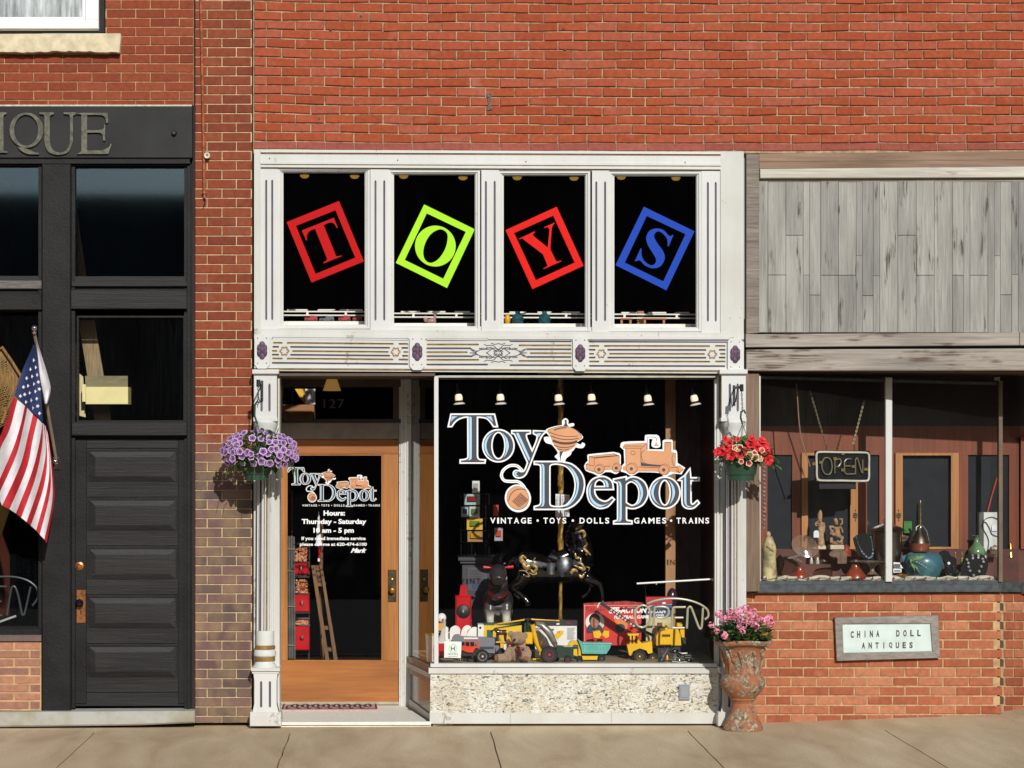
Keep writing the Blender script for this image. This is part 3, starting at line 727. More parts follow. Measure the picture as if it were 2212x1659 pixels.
for hs in half:
    for sx in (-1, 1):
        for sy in (-1, 1):
            pp = path(' '.join('~' + t for t in hs.split()), lambda x, y: zc(ctr[0] + sx * x, ctr[1] + sy * y), 6, False)
            n_ = len(pp)
            b.ribbon(pp, 1.5, Yb - .0015 - .0002 * (half.index(hs)) - .00005 * (sx + 1) - .0001 * (sy + 1), INK)
b.build('scroll_ornament', beam, 0)
# pilasters
def pilaster(cu, w, name_lab, back):
    b = MB(); h = w / 2; Yp = -.12; cy = -.06
    for (u0, v0, u1, v1) in back: b.pbox(u0, v0, u1, v1, -.012, .2, WHITE2, .002)
    b.pbox(cu - h - 4, 798, cu + h + 4, 807, Yp - .03, .2, WHITE, .004); b.pbox(cu - h - 2, 807, cu + h + 2, 810, Yp - .012, .18, WHITE, .002)
    t0, t1 = 832, 886; hol = [path(f'{g-2.5},{t0} ~{g},{t0-4} {g+2.5},{t0} {g+2.5},{t1} ~{g},{t1+4} {g-2.5},{t1}', n=4) for g in (cu - 8.5, cu + 8.5)]
    b.flat([(cu - h, 810), (cu + h, 810), (cu + h, 902), (cu - h, 902)], hol, Yp, WHITE, .012); b.pbox(cu - h, 810, cu + h, 902, Yp + .0118, .1, PURPLE)
    b.pbox(cu - h - .8, 811, cu - h + 1.6, 902, Yp + .004, .1, GOLD); b.pbox(cu + h - 1.6, 811, cu + h + .8, 902, Yp + .004, .1, GOLD)
    b.pbox(cu - h - 1.5, 902, cu + h + 1.5, 910, Yp - .01, .17, WHITE, .004)
    o = b.build('pilaster', TB, label=name_lab)
    c = P(cu, 1200, cy); s_ = PX(1, cy); z = lambda v: P(cu, v, cy).z
    b = MB(); X = (c.x, cy, 0)
    b.lathe(X, [(20*s_, z(946)), (20*s_, z(936)), (21*s_, z(928)), (25*s_, z(919)), (26*s_, z(913)), (24*s_, z(910))], WHITE, 28)
    b.lathe(X, [(20.5*s_, z(951)), (22*s_, z(949)), (22*s_, z(946.5)), (20.3*s_, z(945))], GOLD, 28)
    b.lathe(X, [(19*s_, z(966)), (23.5*s_, z(963)), (25*s_, z(957.5)), (23.5*s_, z(952.5)), (20*s_, z(950.5))], WHITE, 28)
    b.build('capital', o)
    b = MB(); gb = MB(); r0 = 19.5 * s_; nf = 16; vs = []; ring = []
    for i in range(nf * 4):
        a = 2 * math.pi * i / (nf * 4); k = i % 4
        ring.append((a, 1.0 if k in (0, 1) else .80))
    zt, zb_ = z(968), z(1365); nn = len(ring)
    for zz in (zb_, zt):
        for a, k in ring: vs.append((c.x + r0 * k * math.cos(a), cy + r0 * k * math.sin(a), zz))
    for i in range(nn):
        j = (i + 1) % nn; b.add([vs[i], vs[j], vs[nn + j], vs[nn + i]], [(0, 1, 2, 3)], GOLD if (i % 4 in (2,)) else (PURPLE if i % 8 == 1 else WHITE))
    b.lathe(X, [(19.8*s_, z(1393)), (19.8*s_, z(1368)), (19.4*s_, z(1362))], WHITE, 32)
    b.build('fluted_shaft', o, 20)
    b = MB()
    b.lathe(X, [(20*s_, z(1402.5)), (22*s_, z(1401)), (22*s_, z(1395.5)), (19.8*s_, z(1393))], GOLD, 28); b.lathe(X, [(20*s_, z(1418.7)), (23.5*s_, z(1416)), (24.5*s_, z(1411)), (23*s_, z(1405)), (20*s_, z(1402.4))], WHITE, 28)
    b.lathe(X, [(20*s_, z(1428)), (21.8*s_, z(1427)), (21.8*s_, z(1420)), (20*s_, z(1418.6))], GOLD, 28); b.lathe(X, [(28*s_, z(1443)), (26*s_, z(1439)), (22*s_, z(1434)), (20*s_, z(1427.8))], WHITE, 28)
    b.build('column_base', o)
    b = MB(); Yq = -.14
    b.pbox(cu - 31, 1443, cu + 31, 1450, Yq - .02, .2, WHITE2, .004); b.pbox(cu - 29, 1450, cu + 29, 1455, Yq - .005, .2, WHITE, .003)
    t0, t1 = 1474, 1526; hol = [path(f'{g-2.5},{t0} ~{g},{t0-3} {g+2.5},{t0} {g+2.5},{t1} ~{g},{t1+3} {g-2.5},{t1}', n=4) for g in (cu - 9.5, cu + 9.5)]
    b.flat([(cu - 26, 1455), (cu + 26, 1455), (cu + 24, 1470), (cu + 24, 1520), (cu + 28, 1539), (cu - 28, 1539), (cu - 24, 1520), (cu - 24, 1470)], hol, Yq, WHITE, .012)
    b.pquad([(cu - 26, 1455), (cu + 26, 1455), (cu + 24, 1470), (cu + 24, 1520), (cu + 28, 1539), (cu - 28, 1539), (cu - 24, 1520), (cu - 24, 1470)], Yq + .0118, .12, PURPLE)
    b.pbox(cu - 33, 1538, cu + 33, 1545, Yq - .012, .2, WHITE2, .003); b.pbox(cu - 34, 1545, cu + 34, 1569, Yq - .02, .2, WHITE2, .004)
    b.build('pedestal', o)
pilaster(573.5, 49, 'left white fluted column with gold lines', [(548, 797, 604, 1560)])
pilaster(1585, 52, 'right white fluted column with gold lines', [(1556, 797, 1612, 1560)])
# door recess: floor, jamb, ceiling, transom, oak door
Yo = 1.0
b = MB(); FLR = M('entry_tile', (232, 228, 216), .7, var=.05, scale=30)
pa = [P(603, 1563, -.03), P(931, 1562, -.03), P(868, 1521, 1.06), P(560, 1521, 1.06)]
b.add([tuple(p) for p in pa] + [(p.x, p.y, p.z - .12) for p in pa], [(0, 1, 2, 3), (0, 4, 5, 1)], FLR)
b.pquad([(603, 1560), (931, 1559), (931, 1566), (603, 1566)], -.05, .03, FLR); b.build('entry_floor', TB, 0)
b = MB(); BRN = M('brown_soffit_paint', (92, 74, 58), .7)
b.pbox(600, 806, 940, 812, -.05, 1.2, BRN)
b.pbox(575, 812, 870, 836, Yo - .03, .1, M('transom_brown', (80, 64, 52), .6)); b.pbox(575, 836, 606, 950, Yo - .02, .1, BRN); b.pbox(849, 836, 872, 950, Yo - .02, .1, BRN)
b.pbox(575, 905, 872, 914, Yo - .03, .1, M('transom_bar_dark', (70, 58, 52), .6)); b.pbox(575, 913, 862, 948, Yo - .045, .1, M('transom_bar', (150, 138, 126), .5), .004)
tr_ = b.build('transom', TB)
b = MB(); b.flat([(600, 835), (850, 835), (850, 906), (600, 906)], [], Yo + .03, GLASS_TOY); pn = b.build('pane', tr_)
b = MB(); NUM = M('faded_number_paint', (92, 88, 84), .6); text(b, '127', 699, 862, 744, 882, Yo + .025, NUM); b.build('number', tr_, 0)
b = MB(); b.pbox(597, 940, 862, 1519, Yo + .04, .02, DARKIN) if False else None
b.pbox(597, 944, 862, 981, Yo, .045, OAKX, .003); b.pbox(597, 1428, 862, 1517, Yo, .045, OAKX, .003)
b.pbox(592, 981, 618, 1428, Yo + .001, .045, OAK, .003); b.pbox(827, 981, 862, 1428, Yo + .001, .045, OAK, .003)
b.frame(616, 979, 829, 1431, 5, Yo + .006, .03, OAK, .003); b.pbox(600, 1516, 864, 1522, Yo - .02, .1, M('brass_threshold', (190, 180, 150), .4, metal=.5))
od = b.build('door', TB, label='oak door with one large glass pane')
b = MB(); b.flat([(620, 983), (825, 983), (825, 1427), (620, 1427)], [], Yo + .02, GLASS_TOY); op = b.build('pane', od)
b = MB(); BRZ = M('old_bronze', (92, 78, 58), .4, metal=.8, var=.3, scale=40)
b.pbox(838, 1231, 856, 1300, Yo - .008, .01, BRZ, .002); c = P(847, 1252, Yo - .01); b.lathe(tuple(c), [(0, -.006), (.01, -.004), (.012, 0)], BRASS, 12, 'Y'); b.build('lock_plate', od)
b = MB(); c = P(847, 1274, Yo - .01); b.lathe(tuple(c), [(0, -.06), (.016, -.058), (.025, -.045), (.022, -.032), (.01, -.024), (.01, 0)], BRASS, 16, 'Y'); b.build('knob', od)
b = MB()
for i, (ua, ub, yy) in enumerate(((862, 866, .972), (866, 870, .962), (870, 874, .952), (874, 879, .942), (879, 888, .925))):
    b.pbox(ua, 806, ub, 1524 + i * 2.5, yy, 1.1 - yy, WHITE if i % 2 else WHITE2, .003)
b.build('door_jamb', TB)
# splayed side of the display window
A0 = P(888, 1000, .92); A1 = P(939, 1000, .03)
def spl(t, z, d=0.0): return Vector((A0.x + (A1.x - A0.x) * t - d, A0.y + (A1.y - A0.y) * t, z))
zs0 = P(930, 1441, .0).z; zt = P(930, 815, .0).z
b = MB(); q = [spl(0, zs0), spl(1, zs0), spl(1, zt), spl(0, zt)]; b.add(q, [(0, 1, 2, 3)], GLASS_TOY)
sw = b.build('side_window', TB, 0)
b = MB(); GRB = M('brown_granite', (96, 74, 60), .25, var=.3, scale=60, coat=.3)
b.hull8([spl(0, .10), spl(1.04, .06), spl(1.04, zs0 - .13), spl(0, zs0 - .13)] + [p + Vector((.15, .03, 0)) for p in (spl(0, .10), spl(1.04, .06), spl(1.04, zs0 - .13), spl(0, zs0 - .13))], GRB)
for dz0, dz1, dx in ((-.13, -.085, .012), (-.085, -.05, .03), (-.05, -.012, .018), (-.012, .002, .028)):
    qq = [spl(0, zs0 + dz0, dx), spl(1.03, zs0 + dz0, dx), spl(1.03, zs0 + dz1, dx), spl(0, zs0 + dz1, dx)]
    b.hull8(qq + [p + Vector((.15, .03, 0)) for p in qq], M('bronze_moulding', (150, 138, 122), .4, metal=.4) if dx != .03 else WHITE2)
qq = [spl(0, -.02, .012), spl(1.03, -.05, .012), spl(1.03, .065, .012), spl(0, .105, .012)]
b.hull8(qq + [p + Vector((.15, .03, 0)) for p in qq], WHITE2); b.build('side_bulkhead', TB, 0)
# display window
Yw = .03
b = MB()
b.pbox(938, 812, 947, 1441, -.03, .06, WHITE, .004); b.pbox(947, 811, 1547, 815.5, -.032, .05, M('silver_strip', (176, 174, 160), .4, metal=.3), .002); b.pbox(947, 815.5, 1547, 819, -.01, .04, BRN)
b.pbox(1544, 811, 1549, 1443, -.005, .06, WHITE2, .002); b.pbox(1549, 811, 1553, 1560, -.02, .08, WHITE, .003); b.pbox(1553, 811, 1558, 1560, .0, .1, WHITE2)
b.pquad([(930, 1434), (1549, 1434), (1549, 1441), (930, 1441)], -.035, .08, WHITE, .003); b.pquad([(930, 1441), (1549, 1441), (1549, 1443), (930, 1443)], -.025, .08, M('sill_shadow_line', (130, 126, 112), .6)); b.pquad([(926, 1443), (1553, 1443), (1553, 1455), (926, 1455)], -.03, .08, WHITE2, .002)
dw = b.build('display_window', TB)
b = MB(); b.flat([(944, 816), (1546, 816), (1546, 1436), (944, 1436)], [], Yw, GLASS_TOY); dp = b.build('pane', dw)
def granite():
    m, t, bb, o = nodes('speckled_granite')
    tc = t.nodes.new('ShaderNodeTexCoord'); mp = t.nodes.new('ShaderNodeMapping'); mp.inputs['Rotation'].default_value = (0, R(-28), 0); mp.inputs['Scale'].default_value = (21, 21, 46)
    n3 = t.nodes.new('ShaderNodeTexNoise'); n3.inputs['Scale'].default_value = 1.0; n3.inputs['Detail'].default_value = 6; n3.inputs['Distortion'].default_value = 2.0; n3.inputs['Roughness'].default_value = .62
    t.links.new(tc.outputs['Object'], mp.inputs[0]); t.links.new(mp.outputs[0], n3.inputs['Vector'])
    n1 = noise(t, 75, 5, None, 1.0, .7); n2 = noise(t, 7, 5, None, 1.0)
    c = ramp(t, n3.outputs[0], [(.34, (48, 48, 50)), (.40, (128, 124, 114)), (.46, (212, 209, 196)), (.60, (226, 223, 212)), (.72, (168, 164, 152))]).outputs[0]
    c = mixc(t, .5, c, ramp(t, n1.outputs[0], [(.34, (104, 100, 92)), (.5, (255, 255, 250))]).outputs[0], 'MULTIPLY')
    c = mixc(t, .35, c, ramp(t, n2.outputs[0], [(.42, (218, 200, 166)), (.56, (255, 255, 255))]).outputs[0], 'MULTIPLY')
    t.links.new(c, bb.inputs['Base Color']); bb.inputs['Roughness'].default_value = .3; return m
b = MB(); b.pquad([(930, 1455), (1556, 1455), (1556, 1541), (929, 1541)], -.012, .2, granite()); bk = b.build('granite_panel', TB, 0)
b = MB(); b.pquad([(928, 1540), (1556, 1540), (1556, 1564), (928, 1564)], -.03, .2, WHITE2, .004)
for u in (1102, 1320): b.pbox(u, 1541, u + .7, 1562, -.0305, .01, M('crack', (120, 118, 110), .8))
b.pbox(1553.5, 1540, 1557, 1566, -.05, .05, M('brass_pipe_old', (110, 96, 60), .5, metal=.4)); b.build('base_board', TB)
b = MB(); GREYP = M('grey_outlet', (140, 144, 152), .5, var=.05); b.pbox(1467, 1479, 1490, 1512, -.03, .03, GREYP, .003); b.pbox(1471, 1483, 1486, 1507, -.034, .01, M('grey_outlet_lid', (156, 160, 166), .5), .002); b.build('outlet_box', bk)
# display floor, inner walls, ceilings
b = MB(); DF = M('display_floor', (150, 138, 110), .7, var=.15, scale=4, stretch=(1, 4, 1))
zf = P(1240, 1434, .05).z; XL = P(880, 1000, .7).x; XR = P(1546, 1000, .05).x + .02
b.hull8([(A1.x + .01, .036, zf - .04), (XR, .036, zf - .04), (XR, .036, zf), (A1.x + .01, .036, zf), (A0.x + .02, 1.25, zf - .04), (XR, 1.25, zf - .04), (XR, 1.25, zf), (A0.x + .02, 1.25, zf)], DF)
b.build('display_floor', TB, 0)
b = MB(); xl = P(560, 900, 1).x
DW = M('dark_brown_panel', (70, 46, 34), .5, var=.3, scale=5, stretch=(6, 6, 1))
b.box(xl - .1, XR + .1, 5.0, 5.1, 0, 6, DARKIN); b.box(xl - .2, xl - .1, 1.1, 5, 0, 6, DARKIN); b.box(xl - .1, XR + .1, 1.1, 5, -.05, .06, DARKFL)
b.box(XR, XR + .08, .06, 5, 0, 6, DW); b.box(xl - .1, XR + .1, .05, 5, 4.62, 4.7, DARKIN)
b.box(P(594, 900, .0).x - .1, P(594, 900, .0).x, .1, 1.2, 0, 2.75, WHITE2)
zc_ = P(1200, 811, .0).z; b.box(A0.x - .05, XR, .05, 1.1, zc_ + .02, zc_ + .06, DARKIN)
b.build('room', TB, 0)

# ------------------------------------------------------------------ window lettering
zT, zD, zE, zN = Z(1110, 1020, 7.9), Z(1240, 1140, 9.2167), Z(1450, 1170, 6.9125), Z(1340, 1030, 5.53)
INKD = M('decal_charcoal', (58, 58, 64), .4, var=.03); INKB = M('decal_light_blue', (166, 208, 234), .4, var=.03); INKW = M('decal_white', (240, 240, 238), .4, var=.02)
INKT = M('decal_tan', (214, 152, 106), .4, var=.06, scale=4); INKR = M('decal_brown_line', (84, 44, 30), .4, var=.05)
GLY = [ # dark outline, holes, blue inlays
 (zT, '150,138 985,138 1037,352 985,352 ~930,270 ~850,195 ~750,170 650,165 645,180 645,920 ~655,990 ~700,1030 800,1040 795,1070 335,1070 335,1040 ~430,1025 ~485,985 490,920 487,165 ~400,168 ~290,205 ~205,270 145,352 103,352', [],
  ['500,168 ~540,180 548,215 548,960 ~535,1015 455,1038 ~494,1005 500,930', '155,165 265,165 ~190,212 138,275', '825,165 935,165 972,275 ~900,210']),
 (zT, ('E', 1075, 745, 293, 302), [('E', 1075, 742, 143, 274)],
  ['990,472 ~850,580 ~795,745 ~850,910 990,1020 ~885,910 ~838,745 ~885,585', '1145,482 ~1240,590 ~1282,745 ~1245,880 1178,988 ~1220,860 ~1226,745 ~1210,600']),
 (zT, '1355,465 1690,465 1690,490 ~1625,505 ~1612,550 ~1630,625 1740,880 ~1800,750 ~1850,610 ~1845,535 1782,495 1782,465 2003,465 ~1950,505 ~1890,600 1650,1210 ~1590,1320 ~1500,1365 ~1420,1352 ~1385,1300 ~1405,1255 ~1460,1250 ~1540,1272 ~1605,1235 1665,1085 1655,1050 1420,540 ~1395,500 1355,490', [],
  ['1425,490 ~1475,500 1702,1000 1685,1040 1670,1030 ~1440,540', '1460,1258 ~1405,1265 ~1392,1300 ~1420,1340 1487,1352 ~1430,1310', '1830,497 1925,497 1868,580']),
 (zD, '900,145 1500,145 ~1750,210 ~1950,400 ~2022,640 ~1960,920 ~1800,1110 ~1610,1205 1450,1212 900,1212 900,1178 ~1000,1150 ~1045,1090 1050,1000 1050,300 ~1040,220 ~980,180 900,172',
  ['1225,300 ~1235,220 ~1300,178 ~1450,175 ~1640,240 ~1790,430 ~1840,680 ~1790,930 ~1650,1120 ~1500,1178 ~1350,1178 ~1250,1150 1225,1080'],
  ['1020,180 ~1090,190 1117,260 1117,1080 ~1095,1150 1020,1172 ~1062,1120 1072,1040 1072,300 ~1060,220', '1590,190 ~1760,290 ~1890,500 ~1907,720 ~1840,950 ~1710,1110 1580,1174 ~1740,1040 ~1840,850 ~1862,640 ~1800,430 ~1700,270']),
 (zE, '565,358 ~540,240 ~450,172 ~345,160 ~220,210 ~150,320 ~138,440 ~180,580 ~280,665 ~370,685 ~480,650 578,545 553,522 ~480,575 ~410,587 ~310,540 ~250,450 240,360',
  ['243,332 ~260,250 ~310,200 ~350,195 ~410,230 ~437,290 440,332'],
  ['238,222 ~160,340 ~150,440 ~200,580 ~290,657 ~370,668 518,600 ~400,637 ~300,610 ~210,520 ~183,400 ~200,290', '395,198 ~460,220 ~490,270 495,332 455,332 ~445,260']),
 (zE, '590,205 785,165 790,222 ~870,172 ~980,175 ~1100,250 ~1158,380 ~1150,500 ~1080,620 ~970,680 ~880,687 790,665 790,870 ~805,912 885,928 885,950 595,950 595,930 ~650,915 665,870 665,310 ~650,250 590,225',
  ['790,280 ~845,237 ~910,230 ~990,290 ~1030,400 ~1020,540 ~970,630 ~890,657 790,605'],
  ['640,222 ~700,245 722,310 722,880 ~700,920 655,928 ~680,880 687,320 ~675,270', '890,200 ~990,220 ~1075,340 ~1087,470 ~1040,590 972,648 ~1030,530 ~1047,420 ~1010,300 ~950,230']),
 (zE, ('E', 1465, 428, 250, 258), [('E', 1465, 427, 106, 226)],
  ['1388,192 ~1270,300 ~1230,425 ~1280,560 1405,662 ~1310,560 ~1272,430 ~1305,305', '1530,203 ~1612,300 ~1642,425 ~1610,540 1548,637 ~1585,530 ~1597,420 ~1580,310']),
 (zE, '1895,32 1903,182 2045,182 2045,205 1905,205 1905,570 ~1915,622 ~1960,637 2025,577 2045,605 ~1970,672 ~1900,690 ~1820,670 ~1778,600 1775,205 1722,205 ~1820,135', [],
  ['1800,145 1836,112 1838,570 ~1855,645 1945,665 ~1860,672 ~1812,620 1800,560'])]
def logo(parent, Y, fx):
    """the shop's painted name: white edge, charcoal letters, blue inlays, toy drawings"""
    cv = lambda z: (lambda x, y: fx(*z(x, y)))
    sc = abs(fx(1000, 0)[0] - fx(0, 0)[0]) / 1000.0
    def shp(s, z): return ellipse(s[1], s[2], s[3], s[4], cv(z), 44) if isinstance(s, tuple) else path(s, cv(z), 6)
    def big(p, d): return offset(p, d)
    wm, dm, bm, tm, ym, om, gm = [MB() for _ in range(7)]
    for i, (z, o, hs, bl) in enumerate(GLY):
        e = .0003 * (i % 4)
        O = shp(o, z); H = [shp(h, z) for h in hs]
        wm.flat(big(O, 3.3 * sc), [offset(h, -3.0 * sc) for h in H], off(Y, -.002 - e), INKW)
        dm.flat(O, H, off(Y, -.0036), INKD)
        for q in bl: bm.flat(shp(q, z), [], off(Y, -.0048), INKB)
    # string and yo-yo
    pp = path('~1560,1250 ~1500,1190 ~1430,1140 ~1300,1140 ~1180,1220 ~1135,1330 ~1190,1430 ~1320,1450 ~1460,1455 ~1560,1530 ~1625,1640', cv(zT), 6, False)
    wm.ribbon(pp, 6.4 * sc, off(Y, -.0032), INKW); dm.ribbon(pp, .8 * sc, off(Y, -.0040), M('decal_grey', (120, 120, 126), .4))
    wm.flat(ellipse(505, 975, 300, 322, cv(zD), 40, -.3), [], off(Y, -.0030), INKW); ym.flat(ellipse(502, 968, 255, 275, cv(zD), 40, -.3), [], off(Y, -.0042), INKR)
    ym.flat(ellipse(500, 965, 245, 264, cv(zD), 40, -.3), [], off(Y, -.0047), INKT); ym.ribbon(path('~290,1040 ~330,900 ~440,790 ~560,760 ~690,780', cv(zD), 5, False), 1.6 * sc, off(Y, -.0055), INKR)
    for k in range(11):
        t = k / 10; a = (560 - 190 * t, 850 + 190 * t); w_ = 200 * (1 - .25 * abs(t - .4)); l = (a[0] + w_, a[1] + 165 - 20 * t)
        ym.ribbon([cv(zD)(*a), cv(zD)(*l)], (1.1 + .5 * (k % 2)) * sc, off(Y, -.0055), INKR)
    # spinning top
    wm.flat(path('130,275 ~150,235 ~250,200 360,180 ~362,120 ~405,85 ~447,115 445,165 ~520,155 ~525,190 475,205 ~560,250 ~645,335 ~640,370 575,412 565,430 ~620,450 ~640,420 ~680,450 ~640,500 545,490 ~500,545 400,560 ~480,545 ~485,585 ~420,640 400,690 295,690 ~300,660 ~258,615 ~300,560 220,450 ~130,420 ~112,350 190,340', cv(zN), 4), [], off(Y, -.0031), INKW)
    om.flat(path('~158,252 ~250,215 ~400,195 ~540,240 ~635,345 ~580,390 ~545,470 ~430,545 ~325,540 ~240,440 ~195,330', cv(zN), 5), [], off(Y, -.0042), INKT)
    for s_, w_ in (('~165,270 ~300,320 ~450,340 ~580,330', 1.2), ('~200,330 ~350,375 ~500,378 ~590,360', 1.6), ('~230,395 ~350,430 ~480,430 ~570,405', 5), ('~250,460 ~360,490 ~480,480 ~530,460', 1.6), ('~290,510 ~380,525 ~460,510', 1.4), ('~250,250 ~330,225 ~420,215', 2.2), ('~158,252 ~250,215 ~400,195 ~540,240 ~635,345 ~580,390', 1.0)):
        om.ribbon(path(s_, cv(zN), 5, False), w_ * sc, off(Y, -.0052), INKR)
    dm.flat(path('325,545 378,545 345,620 338,690 328,620', cv(zN)), [], off(Y, -.0044), INKD); dm.flat(path('378,195 ~400,150 ~395,115 ~425,110 ~425,150 442,195', cv(zN), 4), [], off(Y, -.0044), INKD)
    # wagon and engine
    wm.flat(path('665,745 ~690,700 715,680 708,605 ~725,585 1070,552 ~1150,570 1172,600 1172,715 ~1180,790 ~1110,856 ~1030,832 960,830 ~870,882 ~790,850 ~690,812', cv(zN), 4), [], off(Y, -.0027), INKW)
    wm.flat(path('1165,485 ~1180,425 ~1260,408 1503,402 1503,350 ~1520,316 1670,314 ~1705,345 ~1722,465 ~1690,493 ~1625,490 ~1595,455 1612,375 1565,370 1565,515 1750,517 1750,400 ~1780,382 ~1880,384 1890,400 1890,520 ~1945,540 1957,705 2063,770 2012,862 1900,850 ~1780,892 ~1700,842 1420,832 ~1320,882 ~1240,842 1172,822 1183,750 1222,705 1213,525', cv(zN), 4), [], off(Y, -.0024), INKW)
    gm.flat(path('735,612 1080,572 1153,602 1150,715 ~1168,775 ~1110,832 ~1045,800 945,805 ~870,857 ~805,830 690,790 690,722 732,702', cv(zN), 4), [], off(Y, -.0042), INKT)
    tm.flat(path('1200,470 1240,437 1530,425 1532,530 1780,542 1783,412 1870,412 1868,550 1930,565 1925,750 1990,735 2045,795 1990,847 1860,822 ~1785,867 ~1710,827 1410,822 ~1330,862 ~1250,817 1200,800 1200,755 1240,740 1236,503 1203,500', cv(zN), 4), [], off(Y, -.0042), INKT)
    tm.flat(path('1660,400 ~1675,440 1702,468 1628,468 ~1650,440', cv(zN), 4), [], off(Y, -.0042), INKT)
    tm.flat(path('1450,690 ~1510,712 1740,735 1740,757 1450,745', cv(zN), 4), [], off(Y, -.0052), INKD)
    gm.flat(path('740,608 1075,572 1150,602 1100,608 815,632 790,622', cv(zN)), [], off(Y, -.0050), INKR)
    gm.flat(path('755,610 1070,580 1120,598 810,622', cv(zN)), [], off(Y, -.0054), INKT)
    for s_ in ('735,612 805,640 1153,602', '805,640 805,745', '690,722 800,745', '945,752 1030,745', '1205,500 1460,500 1530,430', '1465,470 1210,470', '1450,505 1450,700', '~1500,530 ~1455,580 ~1480,680 ~1530,715', '1245,745 1240,505', '~1900,570 ~1880,650 ~1905,750', '1420,760 1700,770', '1860,770 1950,765', '1545,520 1545,345 1640,345', '~1640,345 ~1670,370 ~1660,400', '1783,420 1870,420', '1950,750 1980,840 2040,790', '1930,800 1990,845', '1530,430 1532,525', '735,612 732,702 690,722 690,790 800,828', '1153,602 1150,715', '1780,420 1780,542', '1870,420 1868,550', '1930,565 1925,750'):
        (gm if float(s_.lstrip('~').split(',')[0]) < 1180 and '1175' not in s_ else tm).ribbon(path(s_, cv(zN), 5, False), .9 * sc, off(Y, -.0056 - rnd.uniform(0, .0004)), INKR)
    for cx, cy, r_ in ((870, 795, 62), (1110, 775, 58), (1318, 785, 70), (1765, 800, 70)):
        dx = 14; q_ = gm if cx < 1200 else tm
        q_.flat(ellipse(cx + dx, cy - 8, r_ + 6, r_ + 6, cv(zN), 28), [], off(Y, -.0058), INKR); q_.flat(ellipse(cx + dx, cy - 8, r_ + 1, r_ + 1, cv(zN), 28), [], off(Y, -.0062), INKT)
        q_.flat(ellipse(cx, cy, r_, r_, cv(zN), 28), [], off(Y, -.0066), INKR); q_.flat(ellipse(cx, cy, r_ - 5, r_ - 5, cv(zN), 28), [], off(Y, -.0070), INKT); q_.flat(ellipse(cx, cy, 24, 24, cv(zN), 20), [], off(Y, -.0074), M('decal_hub', (84, 64, 62), .4))
    tm.flat(ellipse(1340, 565, 32, 30, cv(zN), 24), [], off(Y, -.0058), INKR); tm.flat(ellipse(1340, 565, 26, 24, cv(zN), 24), [], off(Y, -.0062), INKT)
    zs = Z(1100, 930, 3.072)
    for wd, a, c in (('VINTAGE', 386, 703), ('TOYS', 795, 970), ('DOLLS', 1072, 1300), ('GAMES', 1490, 1738), ('TRAINS', 1816, 2067)):
        n = len(wd); adv = (c - a) / (n - .35)
        ws = {'I': .38, 'E': .8, 'L': .75, 'S': .85, 'V': 1.1, 'A': 1.1, 'M': 1.25, 'G': 1.08, 'O': 1.15, 'N': 1.08, 'D': 1.05}
        tot = sum(ws.get(ch, .95) for ch in wd); gap_ = .38; unit = (c - a) / (tot + gap_ * (n - 1)); x = a
        for ch in wd:
            wch = ws.get(ch, .95) * unit
            p0 = cv(zs)(x, 1119); p1 = cv(zs)(x + wch, 1164); text(wm, ch, p0[0], p0[1], p1[0], p1[1], off(Y, -.0034), INKW, .022); x += wch + gap_ * unit
    for x in (750, 1020, 1775): wm.flat(ellipse(x, 1141, 9, 9, cv(zs), 14), [], off(Y, -.0034), INKW)
    ym.build('yo_yo_drawing', parent, 0); om.build('spinning_top_drawing', parent, 0); gm.build('wagon_drawing', parent, 0); wm.build('white_lettering', parent, 0); dm.build('charcoal_lettering', parent, 0); bm.build('blue_inlay', parent, 0); tm.build('train_drawing', parent, 0)
logo(dw, Yw, lambda u, v: (u, v))
kx, ky = .3544, .3557
logo(od, Yo + .02, lambda u, v: (619.8 + (u - 965.2) * kx, 1009.3 + (v - 892.8) * ky))
b = MB(); zd = Z(700, 1150, 6.637)
def tline(s_, x0, y0, x1, y1, bold=.03, shear=0): p, q = zd(x0, y0), zd(x1, y1); b = MB(); text(b, s_, p[0], p[1], q[0], q[1], Yo + .017, INKW, bold, shear); b.build('lettering_line', od, 0)
SERIF = {}
tline('Hours:', 722, 838, 1078, 924, .04); tline('Thursday - Saturday', 360, 978, 1432, 1085, .035); tline('10 am - 5 pm', 555, 1125, 1225, 1232, .035)
tline('If you need immediate service', 358, 1272, 1420, 1345, .03); tline('please call me at 620-474-6100', 330, 1370, 1440, 1440, .03); tline('Mark', 1172, 1462, 1440, 1540, .045, .45)

# ------------------------------------------------------------------ lamps
WARM = M('glowing_lamp_glass', (238, 228, 206), .3, var=.02, emit=(255, 216, 160), es=.4)
LGL = M('lamp_milk_glass', (226, 222, 212), .2, var=.04, emit=(255, 226, 180), es=.12)
def pendant(u, v, Y, tilt):
    p = P(u, v, Y); s = PX(1, Y); return p, s
pos = [(991, 0), (1081, .02), (1206.5, -.02), (1278, 0), (1399.5, -.05), (1500, -.12)]
plab = ['first pendant lamp from the left above the big letter T', 'second pendant lamp from the left, above the word Toy', 'third pendant lamp, above the drawn spinning top', 'fourth pendant lamp, left of the train drawing', 'fifth pendant lamp, above the engine drawing', 'rightmost pendant lamp, slightly tilted, near the right window edge']
p0, s = pendant(pos[0][0], 860, .22, 0); lm = thing('pendant_lamp', plab[0], 'pendant lamp', tuple(p0), 'pendant lamps hanging in the display window')
b = MB(); b.cyl((p0.x, p0.y, p0.z + 30*s), (p0.x, p0.y, zc_ + .03), .004, BLKIRON, n=6); b.build('cord', lm)
T = Matrix.Translation(p0) @ Matrix.Rotation(R(-5), 4, 'Y')
